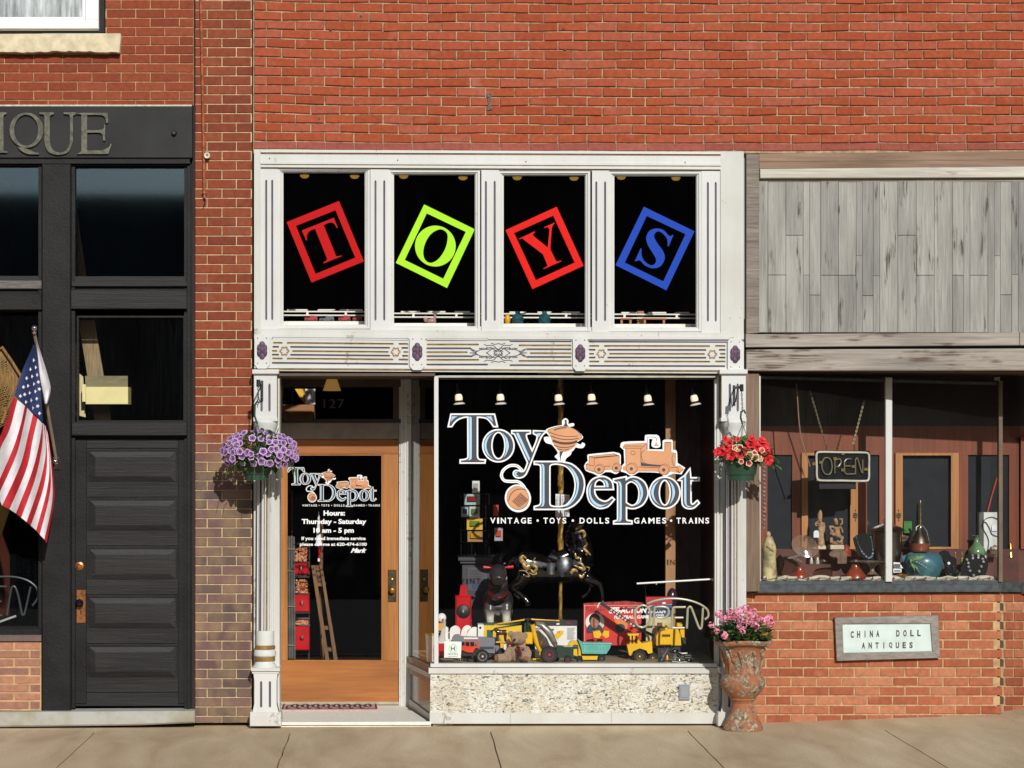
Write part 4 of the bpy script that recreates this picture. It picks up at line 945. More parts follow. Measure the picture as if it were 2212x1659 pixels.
b = MB(); b.lathe((0, 0, 0), [(5.5*s, 9*s), (5*s, 15*s), (2.6*s, 20*s), (2*s, 31*s), (.5*s, 32*s)], BLKIRON, 14, T=T); b.build('socket', lm); b = MB(); b.lathe((0, 0, 0), [(9*s, -9.5*s), (9.6*s, -8*s), (8*s, -5*s)], BLKIRON, 18, T=T); b.build('collar', lm)
b = MB(); b.lathe((0, 0, 0), [(7.6*s, -6*s), (8.4*s, -2*s), (8.2*s, 3*s), (6.8*s, 7.5*s), (5*s, 9*s)], WARM, 18, T=T); b.build('glass_shade', lm)
b = MB(); b.lathe((0, 0, 0), [(5*s, -8*s), (9.2*s, -10*s), (12.6*s, -12.2*s), (12.2*s, -13.6*s), (9*s, -13.4*s)], LGL, 20, T=T); b.build('rim', lm)
for i in range(1, 6):
    q, _ = pendant(pos[i][0], 860 + (i > 3) * 2 + (i == 2) * 1, .22, 0); o = dup(lm, q - p0, plab[i]); o.rotation_euler = (0, pos[i][1], 0)
p0 = P(658, 381, .2); bl = thing('spot_lamp', 'warm bulb at the top left of the T window', 'lamp', tuple(p0), 'small bulbs along the top of the upper windows')
b = MB(); s = PX(1, .2); b.lathe(tuple(p0), [(10*s, 3*s), (9.5*s, 0), (6.5*s, -3.2*s), (0, -4.6*s)], M('gold_bulb', (196, 150, 70), .3, metal=.3, var=.1, emit=(255, 200, 90), es=.25), 16)
b.lathe(tuple(p0), [(8*s, 26*s), (11*s, 3*s)], BLKIRON, 14); b.build('bulb', bl)
for (u, v), lb_ in zip(((766, 382), (872, 382), (1000, 385), (1117, 385), (1240, 386), (1342, 384), (1460, 386)),
        ('warm bulb at the top right of the T window', 'warm bulb at the top left of the O window', 'warm bulb at the top right of the O window', 'warm bulb at the top left of the Y window', 'warm bulb at the top right of the Y window', 'warm bulb at the top left of the S window', 'warm bulb at the top right of the S window')): dup(bl, P(u, v, .2) - p0, lb_)
b = MB(); b.pbox(590, 340, 1530, 358, .12, .5, DARKIN); b.build('ceiling_batten', TB, 0)
p0 = P(717, 825, .9); lm = thing('wall_lamp', 'cone shaped pleated cream lampshade glowing above the entry', 'lamp', tuple(p0))
b = MB(); s = PX(1, .9); prof = []; vs = []
for i in range(48):
    a = 2 * math.pi * i / 48; k = 1 + .03 * (i % 2); vs.append((p0.x + 19*s*k*math.cos(a), p0.y + 19*s*k*math.sin(a), p0.z - 19*s))
for i in range(48):
    a = 2 * math.pi * i / 48; k = 1 + .03 * (i % 2); vs.append((p0.x + 7*s*k*math.cos(a), p0.y + 7*s*k*math.sin(a), p0.z + 18*s))
b.add(vs, [(i, (i+1) % 48, 48 + (i+1) % 48, 48 + i) for i in range(48)], M('pleated_shade', (214, 182, 120), .8, var=.05, emit=(255, 196, 100), es=.16)); b.build('lamp_shade', lm, 0)
b = MB(); b.cyl((p0.x, p0.y, p0.z + 18*s), (p0.x, p0.y, p0.z + 40*s), .02, BLKIRON); b.build('stem', lm)

# ------------------------------------------------------------------ things behind the transom over the oak door
CARD = M('cardboard', (168, 116, 74), .8, var=.12, scale=4); PAPER = M('white_paper', (226, 228, 232), .7, var=.04, scale=20)
p0 = P(640, 905, 1.97); t = thing('cardboard_box', 'brown cardboard box lying behind the glass above the oak door', 'box', tuple(p0))
b = MB(); b.pbox(598, 874, 674, 906, 1.97, .25, CARD, .003); b.build('carton', t); b = MB(); b.pbox(674, 875, 678.5, 906, 1.98, .24, CARD); b.build('flap', t)
p0 = P(665, 874, 2.05); t = thing('paper_sheet', 'white printed sheet standing on the cardboard box', 'paper', tuple(p0))
b = MB(); b.pbox(659, 840, 681, 873.5, 2.05, .006, PAPER); 
for i in range(9): b.pbox(662, 844 + i * 2.6, 662 + rnd.uniform(9, 15), 845 + i * 2.6, 2.0495, .002, M('print_grey', (120, 122, 130), .7))
b.build('sheet', t)
p0 = P(648, 874, 2.15); t = thing('yellow_envelope', 'yellow cardboard envelope behind the white sheet above the door', 'envelope', tuple(p0))
b = MB(); b.pquad([(637, 840), (659, 840), (659, 873), (657, 873)], 2.15, .03, M('yellow_card', (232, 176, 40), .6)); b.build('envelope_front', t)

# ------------------------------------------------------------------ ledge in the upper windows with small toys
WHB = M('white_shelf_board', (236, 232, 220), .5, var=.04)
ll = ['T', 'O', 'Y', 'S']
for i, (u0, v0, u1, v1) in enumerate(WN):
    p0 = P((u0 + u1) / 2, v1, .35); t = thing('display_shelf', f'white railed display ledge behind the {ll[i]} window', 'shelf', tuple(p0), 'railed ledges behind the upper windows')
    b = MB(); x0, x1 = P(u0 - 16, 600, .2).x, P(u1 + 16, 600, .2).x; z0 = P(u0, v1 + 1, .2).z; b.box(x0, x1, .08, .75, z0 - .05, z0 - .012, WHB); b.pbox(u0 - 2, v1 - 7, u1 + 3, v1 + 3, .26, .02, WHB); b.build('board', t)
    b = MB()
    for vv in (v1 - 20, v1 - 28): b.cyl(P(u0 - 14, vv, .4), P(u1 + 14, vv + .6, .4), .006, WHB, n=8)
    for uu in (u0 + 52 - 10 * i, u0 + 135): b.pbox(uu - 2.5, v1 - 28, uu + 2.5, v1 - 19, .395, .012, WHB)
    b.build('rail', t)
    for k in range(3):
        b = MB(); b.pbox(u0 + 8 + k * 58 + rnd.uniform(-6, 10), v1 - 33, u0 + 50 + k * 58 + rnd.uniform(-5, 6), v1 - 30, .7, .15, WHB); b.build('upper_shelf', t)
RT = M('red_toy_paint', (176, 34, 40), .4); GTOY = M('grey_toy', (96, 98, 104), .4); TEALD = M('teal_glaze', (40, 92, 100), .15, var=.4, scale=30)
def toy_truck(u, v, Y, wd, mat, lab, cat='toy truck'):
    t = thing('toy_truck', lab, cat, tuple(P(u, v, Y))); b = MB(); b.pquad([(u - wd, v - 4), (u + wd, v - 4), (u + wd * .9, v - 14), (u - wd * .1, v - 15), (u - wd * .2, v - 10), (u - wd, v - 10)], Y, .06, mat, .003); b.build('body', t)
    for dx in (-.65, .65): b = MB(); c = P(u + wd * dx, v - 3.5, Y - .004); b.lathe(tuple(c), [(0, 0), (PX(4), 0), (PX(4), .06), (0, .06)], BLKIRON, 12, 'Y'); b.build('wheel', t)
toy_truck(672, 696, .33, 14, RT, 'small red toy car on the ledge under the T, left of its twin'); toy_truck(744, 696, .33, 13, RT, 'red toy truck near the middle of the ledge under the T'); toy_truck(706, 697, .35, 16, GTOY, 'grey toy car between the red toys on the T ledge', 'toy car'); toy_truck(772, 696, .36, 10, RT, 'red toy piece at the right end of the T ledge')
for u, lab in ((1118, 'dark teal round vase on the left of the Y ledge'), (1176, 'dark teal round vase on the right of the Y ledge')):
    p = P(u, 702, .42); t = thing('round_vase', lab, 'vase', tuple(p)); b = MB(); s = PX(1, .42); b.lathe(tuple(p), [(6*s, 0), (13*s, 6*s), (15*s, 14*s), (12*s, 22*s), (5*s, 27*s), (6*s, 30*s)], TEALD, 22); b.build('body', t)
p = P(932, 703, .4); t = thing('bird_figurine', 'pinkish grey bird figurine on the ledge under the O', 'figurine', tuple(p)); s = PX(1, .4)
b = MB(); b.ell((p.x, p.y, p.z + 9*s), (11*s, 7*s, 7*s), GTOY); b.tube([(p.x + 6*s, p.y, p.z + 12*s), (p.x + 8*s, p.y, p.z + 22*s), (p.x + 4*s, p.y, p.z + 27*s)], [4*s, 3*s, 2.4*s], GTOY); b.blob('body', t, M('pink_grey_china', (176, 138, 134), .3, var=.3, scale=40), .006)
b = MB(); b.ell((p.x - 12*s, p.y, p.z + 14*s), (5*s, 2*s, 7*s), M('pink_grey_china', (176, 138, 134), .3)); b.build('wing', t)
for u, lab in ((1352, 'small wooden toy table on the left of the S ledge'), (1413, 'long wooden toy bench on the right of the S ledge')):
    p = P(u, 702, .42); t = thing('toy_furniture', lab, 'toy furniture', tuple(p)); s = PX(1, .42); wdt = 12 if u < 1400 else 26; PINE = M('toy_pine', (176, 116, 66), .5)
    b = MB(); b.box(p.x - wdt*s, p.x + wdt*s, p.y - .03, p.y + .03, p.z + 12*s, p.z + 15*s, PINE); b.build('top', t)
    for sx in (-.8, .8): b = MB(); b.box(p.x + sx*wdt*s - .008, p.x + sx*wdt*s + .008, p.y - .02, p.y + .02, p.z, p.z + 12*s, PINE); b.build('leg', t)
p = P(1383, 702, .5); t = thing('wooden_block', 'tall tan wooden block on the S ledge behind the rail', 'block', tuple(p)); b = MB(); b.pbox(1377, 672, 1391, 704, .5, .05, M('toy_pine', (176, 116, 66), .5), .002); b.build('block', t)
p = P(1096, 702, .4); t = thing('yellow_toy', 'yellow toy at the left edge of the Y ledge', 'toy', tuple(p)); b = MB(); b.ell((p.x - .0, p.y, p.z + PX(12)), (PX(7), PX(7), PX(13)), M('yellow_plastic', (222, 164, 30), .4)); b.build('body', t)

# ------------------------------------------------------------------ carousel horse, brass pole
def V3(u, v, Y): p = P(u, v, Y); return Vector(p)
zh = Z(1200, 1290, 6.144); Yh = .72
def H(x, y, d=0.0): u, v = zh(x, y); return V3(u, v, Yh + d)
hs = PX(.86406 / 6.144, Yh)
t = thing('carousel_horse', 'black and gold carousel horse hung on a brass pole in the display window', 'carousel horse', tuple(H(1230, 1050)))
LACQ = M('black_lacquer', (16, 14, 15), .14, var=.2, spec=.6, coat=.6); GILT = M('gilt_paint', (188, 156, 92), .3, metal=.3, var=.5, scale=50)
b = MB()
def tb(pts, rad, mat=LACQ, sx=1.0, n=12): b.tube([H(*p) for p in pts], [r * hs * 1.14 for r in rad], mat, n, sx=sx)
tb([(590, 800), (680, 780), (850, 800), (1100, 830), (1350, 800), (1560, 760), (1690, 760)], [150, 232, 218, 180, 215, 236, 130], sx=.72)
tb([(1560, 760), (1580, 560), (1540, 380), (1470, 230)], [190, 150, 118, 90], sx=.6)
tb([(1450, 170), (1540, 230), (1620, 380), (1690, 540), (1720, 610)], [70, 88, 74, 50, 40], sx=.62)
tb([(1470, 120), (1490, 60), (1500, 30)], [30, 22, 8], n=8); tb([(1520, 130, -.03), (1545, 70, -.03)], [22, 6], n=8)
tb([(1620, 930, -.06), (1720, 990, -.07), (1850, 1050, -.07), (1880, 1180, -.07), (1890, 1320, -.07)], [95, 62, 44, 32, 30]); tb([(1890, 1320, -.07), (1880, 1400, -.07)], [40, 46])
tb([(1600, 940, .1), (1720, 1080, .1), (1640, 1200, .1), (1560, 1260, .1)], [85, 52, 34, 36])
tb([(700, 900, -.06), (620, 1010, -.06), (470, 1090, -.06), (600, 1190, -.06), (720, 1290, -.06)], [130, 86, 50, 36, 32]); tb([(720, 1290, -.06), (740, 1390, -.06)], [42, 48])
tb([(720, 920, .1), (600, 1080, .1), (500, 1190, .1), (620, 1280, .1)], [110, 66, 40, 36])
tb([(590, 760), (540, 640), (470, 700), (420, 800)], [44, 40, 34, 10])
b.blob('body', t, LACQ, .011, smooth_it=4)
b = MB()
for k in range(13):
    a = k / 12; cx, cy = 1440 - 70 * math.sin(a * 3) , 90 + a * 430
    b.tube([H(cx + 60, cy - 20), H(cx - 10, cy + 10, -.02), H(cx - 55, cy + 35 + 14 * (k % 2), -.03), H(cx - 35, cy + 70, -.03)], [26*hs, 30*hs, 22*hs, 5*hs], LACQ, 8)
b.build('mane', t)
b = MB(); d_ = -.2
b.tube([H(1080, 640), H(1180, 690, -.02), H(1330, 620)], [150*hs, 140*hs, 150*hs], LACQ, 14, sx=.85); b.tube([H(1300, 640, -.16), H(1290, 800, -.19), H(1240, 930, -.19)], [110*hs, 120*hs, 30*hs], M('worn_silver', (84, 84, 88), .35, metal=.5, var=.6, scale=30), 12, sx=.25); b.tube([H(1090, 720, -.17), H(1090, 900, -.18)], [70*hs, 60*hs], M('worn_silver', (120, 120, 122), .3, metal=.7), 10, sx=.3); b.build('saddle', t)
b = MB()
def scroll(s_, r0, dep):
    pp = path(s_, lambda x, y: (x, y), 6, False); n = len(pp)
    b.tube([H(x, y, dep) for x, y in pp], [r0 * hs * .85 * (.2 + .8 * math.sin(math.pi * (i + .5) / n)) for i in range(n)], GILT, 8, sx=.5)
scroll('~720,660 ~660,620 ~630,670 ~700,740 ~760,790 ~700,840', 42, -.155); scroll('~770,760 ~700,790 ~650,700', 36, -.16); scroll('~850,640 ~800,740 ~870,800 ~820,860 ~780,820', 26, -.165)
scroll('~600,840 ~700,850 ~760,930 ~700,920', 12, -.155); scroll('~750,870 ~820,900 ~870,880 ~830,850', 12, -.16)
scroll('~1470,200 ~1530,170 ~1590,140', 22, -.075); scroll('~1510,250 ~1580,230 ~1610,290 ~1590,340', 26, -.09); scroll('~1600,330 ~1640,420 ~1600,500 ~1660,560 ~1700,600', 24, -.075); scroll('~1460,570 ~1480,640 ~1560,640', 26, -.13); scroll('~1590,500 ~1650,560 ~1620,600', 22, -.12)
scroll('~1450,760 ~1540,800 ~1600,820 ~1560,740 ~1500,720', 28, -.17); scroll('~1420,890 ~1400,850 ~1460,830 ~1500,860', 32, -.17); scroll('~1520,900 ~1560,940 ~1600,890', 30, -.165); scroll('~1620,780 ~1680,800 ~1660,850', 10, -.15)
b.build('gilt_scrolls', t)
p0 = P(1211, 1346, Yh); POLEB = M('polished_brass_pole', (214, 168, 84), .3, metal=.7, var=.1); t = thing('brass_pole', 'twisted brass pole running through the carousel horse', 'pole', tuple(p0))
b = MB(); xx = P(1211, 1200, Yh).x; s = PX(1, Yh); n = 150; zz0 = zf + .0; zz1 = zc_ + .03; vs = []; fs = []; kk = 16
for i in range(n + 1):
    z_ = zz0 + (zz1 - zz0) * i / n; r_ = (6.0 if z_ > P(1211, 1230, Yh).z else 3.6) * s
    for j in range(kk): a = 2*math.pi*j/kk; rr = r_ * (1 + .13 * math.cos(4 * a - z_ * 42)); vs.append((xx + rr*math.cos(a), Yh + rr*math.sin(a), z_))
fs = [(i*kk+j, i*kk+(j+1) % kk, (i+1)*kk+(j+1) % kk, (i+1)*kk+j) for i in range(n) for j in range(kk)]
b.add(vs, fs, POLEB); b.build('pole', t)
p0 = P(1215, 1116, Yh - .06); t = thing('paper_tag', 'white printed card in three folds hanging on the brass pole', 'paper card', tuple(p0))
b = MB(); b.pbox(1200, 1067, 1209, 1116, Yh - .05, .003, PAPER); b.pbox(1211.5, 1068, 1219, 1116, Yh - .09, .003, PAPER); b.pbox(1221, 1069, 1230, 1116, Yh - .06, .003, PAPER)
for i in range(14):
    for u in (1202, 1213, 1223): b.pbox(u, 1072 + i * 3, u + 4.4, 1073 + i * 3, Yh - .0915, .001, M('print_grey', (120, 122, 130), .7))
b.build('card', t)

# ------------------------------------------------------------------ ride-on horse, cabinet, red pump, card spinner
zr = Z(1060, 1340, 4.879); Yr = .62
def Q(x, y, d=0.0): u, v = zr(x, y); return V3(u, v, Yr + d)
rs = PX(.86406 / 4.879, Yr)
t = thing('ride_on_horse', 'black and white ride-on toy horse with red handlebar seen from the front', 'toy horse', tuple(P(*zr(910, 1090), Yr)))
def ride():
    m, tt, bb, o = nodes('ride_on_paint'); sx = tt.nodes.new('ShaderNodeSeparateXYZ'); tc = tt.nodes.new('ShaderNodeTexCoord'); tt.links.new(tc.outputs['Object'], sx.inputs[0])
    nn = noise(tt, 5, 3); ad = N(tt, 'ShaderNodeMath', operation='MULTIPLY_ADD'); ad.inputs[1].default_value = .12; tt.links.new(nn.outputs[0], ad.inputs[0]); tt.links.new(sx.outputs[2], ad.inputs[2])
    zz = Q(910, 760).z; za = zz - .4; r_ = ramp(tt, ad.outputs[0], [(0, (226, 222, 210)), (.3, (214, 210, 198))]); mr = tt.nodes.new('ShaderNodeMapRange'); tt.links.new(ad.outputs[0], mr.inputs[0]); mr.inputs[1].default_value = zz - .22; mr.inputs[2].default_value = zz + .10
    c = ramp(tt, mr.outputs[0], [(.0, (228, 224, 212)), (.42, (214, 208, 196)), (.62, (70, 66, 64)), (.9, (52, 49, 49))])
    tt.links.new(c.outputs[0], bb.inputs['Base Color']); bb.inputs['Roughness'].default_value = .3; return m
b = MB()
def tq(pts, rad, mat=LACQ, sx=1.0): b.tube([Q(*p) for p in pts], [r * rs * 1.12 for r in rad], mat, 12, sx=sx)
tq([(905, 900, .45), (905, 830, .25), (905, 790, .05), (905, 740, 0)], [150, 165, 170, 140]); tq([(905, 760, 0), (905, 640, -.02), (905, 540, -.08)], [140, 112, 105]); tq([(905, 440, -.1), (905, 480, -.2), (905, 560, -.26)], [100, 95, 70])
for sx in (-1, 1): tq([(905 + sx*100, 850, 0), (905 + sx*100, 920, -.03), (905 + sx*98, 1000, -.02), (905 + sx*96, 1085, 0)], [78, 52, 44, 40]); tq([(905 + sx*100, 880, .4), (905 + sx*100, 1085, .42)], [80, 42])
b.blob('body', t, ride(), .012)
b = MB(); b.tube([Q(880, 350, -.12), Q(920, 250, -.06), Q(1010, 190, 0)], [70*rs, 60*rs, 10*rs], LACQ, 10); b.tube([Q(905, 380, .0), Q(900, 330, -.1)], [110*rs, 50*rs], LACQ, 10)
for sx in (-1, 1): b.tube([Q(905 + sx*70, 420, -.08), Q(905 + sx*85, 370, -.08)], [26*rs, 6*rs], LACQ, 8)
b.build('mane', t)
b = MB(); RP = M('red_grip', (196, 30, 36), .3); b.cyl(Q(725, 380, -.1), Q(795, 386, -.1), 20*rs, RP); b.cyl(Q(1015, 382, -.1), Q(1090, 374, -.1), 20*rs, RP); b.cyl(Q(795, 386, -.1), Q(1015, 382, -.1), 10*rs, RP); b.build('handlebar', t)
b = MB()
b.tube([Q(815, 520, -.17), Q(830, 455, -.2), Q(905, 425, -.22), Q(980, 455, -.2), Q(995, 520, -.17)], [22*rs, 26*rs, 28*rs, 26*rs, 22*rs], M('cream_bridle', (206, 198, 176), .4, var=.2), 8)
b.tube([Q(790, 690, -.1), Q(850, 745, -.16), Q(905, 755, -.17), Q(960, 745, -.16), Q(1020, 690, -.1)], [22*rs] * 5, M('dark_red_strap', (84, 24, 24), .4), 8); b.build('bridle', t)
p0 = P(1028, 1351, 1.05); t = thing('grey_cabinet', 'grey painted cabinet with a cornice behind the red toy pump', 'cabinet', tuple(p0)); GC = M('grey_cabinet_paint', (60, 58, 62), .6, var=.05)
b = MB(); b.pbox(998, 1216, 1070, 1420, 1.05, .4, GC, .004); b.build('body', t); b = MB(); b.pbox(990, 1204, 1078, 1211, 1.0, .45, GC, .005); b.pbox(994, 1211, 1074, 1217, 1.02, .43, GC, .004); b.build('cornice', t)
b = MB(); b.pbox(1010, 1226, 1052, 1276, 1.045, .004, M('grey_notice', (80, 78, 84), .6))
for i in range(9): b.pbox(1014, 1231 + i * 3.4, 1046 - (i % 3) * 4, 1232 + i * 3.4, 1.043, .001, M('notice_print', (54, 52, 60), .6))
b.pbox(1020, 1258, 1048, 1272, 1.042, .003, M('blue_label', (52, 62, 92), .5)); b.build('notice', t)
Yp = .7; p0 = P(1000, 1351, Yp); t = thing('toy_pump', 'red metal toy fuel pump with a narrow neck', 'toy pump', tuple(p0)); RPP = M('red_enamel', (196, 26, 34), .25, var=.1, coat=.3)
b = MB(); b.pbox(984, 1287, 1018, 1425, Yp, .16, RPP, .012); b.build('body', t); b = MB(); b.pquad([(992, 1287), (1009, 1287), (1007, 1264), (995, 1264)], Yp + .03, .09, RPP, .006); b.build('neck', t)
b = MB(); c = P(1001, 1321, Yp); b.lathe(tuple(c), [(0, -.02), (.02, -.02), (.05, -.008), (.055, 0)], BLKIRON, 20, 'Y'); c = P(1000, 1321, Yp - .022); b.lathe(tuple(c), [(0, -.012), (.012, -.01), (.014, 0)], CHROME, 12, 'Y'); b.build('dial', t)
zk_ = Z(1080, 1150, 4.366); Ys = 1.15; p0 = P(1020, 1204, Ys); t = thing('card_spinner', 'black wire spinner rack of small carded toys on the grey cabinet', 'display rack', tuple(p0)); s = PX(.86406 / 4.366, Ys)
def K(x, y, d=0): u, v = zk_(x, y); return V3(u, v, Ys + d)
b = MB(); b.cyl(K(470, 1050), K(470, 260), .008, BLKIRON, n=8)
for y in (370, 510, 640, 770, 900, 1040): b.tube([K(470 + 160 * math.cos(a * .5236), y, .18 * math.sin(a * .5236)) for a in range(12)], .0035, BLKIRON, 6, True)
for a in range(6): b.cyl(K(470 + 160 * math.cos(a * 1.047 + .3), 370, .18 * math.sin(a * 1.047 + .3)), K(470 + 160 * math.cos(a * 1.047 + .3), 1045, .18 * math.sin(a * 1.047 + .3)), .003, BLKIRON, n=6)
b.build('wire_frame', t)
def card(x0, y0, x1, y1, c1, c2, lab, d=-.2):
    q = thing('toy_card', lab, 'toy package', tuple(K((x0 + x1) / 2, y1, d)), 'carded toys on the spinner rack'); b = MB()
    u0, v0 = zk_(x0, y0); u1, v1 = zk_(x1, y1); b.pbox(u0, v0, u1, v1, Ys + d, .012, M('card_' + c1[0], c1[1], .5, var=.1)); b.build('backing', q)
    b = MB(); b.pbox(u0 + (u1-u0)*.2, v0 + (v1-v0)*.2, u0 + (u1-u0)*.8, v0 + (v1-v0)*.65, Ys + d - .02, .02, M('blister_' + c2[0], c2[1], .2, coat=.4), .004); b.build('blister', q); return q
card(440, 228, 520, 360, ('white', (214, 214, 210)), ('grey', (180, 180, 176)), 'white card sticking up at the top of the spinner rack'); card(350, 372, 522, 490, ('pale_teal', (150, 176, 174)), ('red_car', (120, 40, 40)), 'pale teal toy card in the top row of the rack')
card(320, 512, 398, 622, ('pale_blue', (136, 164, 180)), ('navy', (60, 80, 100)), 'narrow pale blue toy card in the second row'); card(408, 508, 520, 630, ('cream', (186, 184, 164)), ('green', (90, 110, 90)), 'cream toy card beside the narrow blue one'); card(380, 640, 552, 762, ('yellow', (206, 166, 40)), ('farm_green', (112, 128, 46)), 'yellow toy card in the third row'); card(388, 778, 552, 892, ('dull_gold', (150, 116, 52)), ('amber', (190, 140, 30)), 'dull gold toy card in the lowest row')
card(668, 490, 726, 612, ('red_orange', (178, 56, 34)), ('orange', (214, 90, 40)), 'red orange blister pack on the right side of the rack', -.1); card(682, 740, 772, 882, ('clear_grey', (160, 156, 156)), ('red_white', (196, 70, 60)), 'clear bag of red and white toys on the right of the rack', -.1)

# ------------------------------------------------------------------ toys on the display floor
YEL = M('yellow_toy_paint', (238, 186, 18), .32, var=.06, coat=.2); RUB = M('black_rubber', (30, 29, 30), .7); ORG_ = M('orange_toy_paint', (226, 62, 20), .35, coat=.2); GRN = M('dark_green_toy_paint', (22, 62, 40), .35, var=.15, coat=.2)
CREAM = M('cream_rim', (232, 222, 180), .4); TURQ = M('turquoise_toy_paint', (92, 178, 164), .4, var=.1); WPL = M('white_toy_plastic', (232, 230, 222), .3, var=.03); GRYP = M('grey_toy_plastic', (118, 122, 128), .45, var=.06); REDR = M('red_rim', (206, 44, 34), .35)
def base(u, Y): p = P(u, 1400, Y); return Vector((p.x, Y, zf))
def fl(u, v, Y): p = P(u, v, Y); return p
def wheel(parent, u, v, r, Y, w, tyre, rim, rr=.55, name='wheel'):
    c = P(u, v, Y); s = PX(r, Y); b = MB(); b.lathe((c.x, c.y, c.z), [(s*rr, -.001), (s*.86, -.003), (s, .006), (s, w - .006), (s*.86, w), (0, w)], tyre, 24, 'Y'); o = b.build(name, parent)
    b = MB(); b.lathe((c.x, c.y, c.z), [(0, -.006), (s*.14, -.006), (s*.16, .0), (s*rr*.8, .002), (s*rr, -.002), (s*rr, .01)], rim, 20, 'Y'); b.build('rim', o); return o
zA, zB, zC, zM = Z(1060, 1500, 9.217), Z(1260, 1480, 8.296), Z(1440, 1440, 5.53), Z(1060, 1340, 4.879)
# white goose and picket wings
Y = .34; t = thing('goose_toy', 'white toy goose with orange bill behind the left corner bar', 'toy goose', tuple(base(955, Y)))
s = PX(1, Y); g = lambda x, y, d=0: V3(*zA(x, y), Y + d); q = PX(.86406 / 9.217, Y)
b = MB(); b.ell(tuple(g(408, 410)), (108*q, 95*q, 112*q), WPL, 16, 12); b.tube([g(430, 480, .02), g(450, 620, .05), g(430, 800, .08), g(400, 950, .12)], [80*q, 55*q, 60*q, 110*q], WPL, 12); b.ell(tuple(g(400, 1080, .2)), (170*q, .14, 170*q), WPL, 14, 10); b.blob('body', t, WPL, .006)
b = MB(); b.pquad([zA(325, 540), zA(430, 540), zA(412, 705), zA(338, 705)], Y - .06, .05, M('orange_bill', (232, 150, 20), .4), .004); b.build('bill', t); b = MB(); b.ell(tuple(g(437, 450, -.052)), (16*q, .006, 26*q), RUB); b.build('eye', t)
Y = .46; t = thing('picket_planter', 'white planter with rounded picket slats behind the grey wagon', 'planter', tuple(base(1000, Y)))
b = MB()
for pts in ('440,960 440,640 ~500,605 560,640 560,960', '592,960 592,720 ~620,640 ~715,588 ~800,620 840,680 800,960', '835,960 ~850,780 ~900,640 ~985,582 ~1060,600 1085,640 ~1000,720 960,960', '960,960 ~1000,760 ~1080,650 ~1180,620 1240,650 1250,960'):
    b.pquad(path(pts, zA, 4), Y + .001 * len(pts) % .03, .012, WPL, .002)
b.pbox(*zA(440, 900), *zA(1250, 1250), Y + .04, .14, WPL, .004); b.build('slats', t, 20)
b = MB(); b.tube([g(330, 738), g(700, 760, .05), g(960, 775, .1)], 9*q, WPL, 6); b.build('rail', t)
Y = .28; t = thing('watering_can', 'white toy watering can at the left corner of the display', 'toy watering can', tuple(base(928, Y)))
b = MB(); c = P(930, 1400, Y); s = PX(1, Y); b.lathe((c.x, c.y, zf), [(8*s, 0), (9*s, 10*s), (10.5*s, 50*s), (11*s, 56*s)], WPL, 20); b.build('can', t); b = MB(); b.lathe((c.x, c.y, zf), [(11.2*s, 56*s), (11.4*s, 60*s), (0, 60*s)], M('yellow_lid', (226, 200, 60), .4), 20); b.build('lid', t); b = MB(); b.tube([(c.x + 10*s, c.y - .02, zf + 44*s), (c.x + 20*s, c.y - .03, zf + 42*s), (c.x + 19*s, c.y - .03, zf + 30*s), (c.x + 10*s, c.y - .02, zf + 22*s)], .004, WPL, 8); b.build('handle', t)
Y = .2; t = thing('red_tin_box', 'red tin box on the display floor left of the round-cornered white sticker', 'tin box', tuple(base(950, Y)))
b = MB(); b.pbox(940, 1391, 962, 1419, Y, .09, RPP, .006); b.build('tin', t); b = MB(); b.pbox(941, 1417, 961, 1421, Y + .01, .07, BLKIRON); b.build('base', t)
# sticker on the pane
t = thing('window_sticker', 'white square sticker with round green emblem low on the display pane', 'sticker', tuple(P(977, 1421, Yw - .003)))
b = MB(); Ys_ = Yw - .004; b.flat(path('962,1385.5 993.5,1386 ~996.5,1386.5 997,1390 995.5,1418 ~995,1421.5 992,1421.5 963,1420.5 ~959.5,1420.5 959.5,1417.5 960,1389 ~959.5,1385.5', n=3), [], Ys_, WPL); b.build('card', t, 0)
b = MB(); gp = M('pale_green_ink', (190, 216, 170), .5, var=.05); b.flat(ellipse(978.5, 1401, 10, 10.5, n=28), [ellipse(978.5, 1401, 6.6, 7, n=24)], Ys_ - .001, gp); bi = M('slate_blue_ink', (96, 118, 140), .5)
text(b, 'H', 974, 1396.5, 983, 1405.5, Ys_ - .0015, bi, .05); text(b, 'HUCKS', 967.5, 1410.5, 989, 1415.5, Ys_ - .001, bi, .01); b.pbox(968, 1418, 989, 1418.8, Ys_ - .001, .0005, bi); b.build('emblem', t, 0)
# grey hopper wagon and orange tractor
Y = .30; t = thing('toy_wagon', 'grey plastic toy hopper wagon behind the orange tractor', 'toy wagon', tuple(base(1035, Y)))
b = MB(); b.pquad([zA(*p) for p in ((650, 900), (700, 820), (800, 805), (850, 850), (1750, 880), (1780, 930), (1770, 1080), (1650, 1100), (1630, 1230), (1480, 1220), (1380, 1140), (800, 1060), (660, 1010))], Y, .10, GRYP, .004); b.build('hopper', t)
b = MB(); b.pbox(*zA(1280, 1075), *zA(1610, 1130), Y - .004, .01, M('dark_slot', (52, 55, 60), .5)); b.pbox(*zA(1660, 1090), *zA(1750, 1200), Y - .01, .03, GRYP, .003); b.build('side_slot', t); wheel(t, 1077, 1414, 8, Y - .02, .03, RUB, GRYP); wheel(t, 1058, 1414, 7, Y + .02, .03, RUB, GRYP)
Y = .13; t = thing('toy_tractor', 'orange toy tractor with cream wheel rims in front of the grey wagon', 'toy tractor', tuple(base(1016, Y)))
b = MB(); b.pquad([zA(*p) for p in ((850, 1070), (910, 1060), (1040, 1080), (1280, 1070), (1290, 1100), (1180, 1110), (1120, 1210), (1000, 1205), (850, 1150))], Y, .07, ORG_, .003); b.build('body', t)
b = MB()
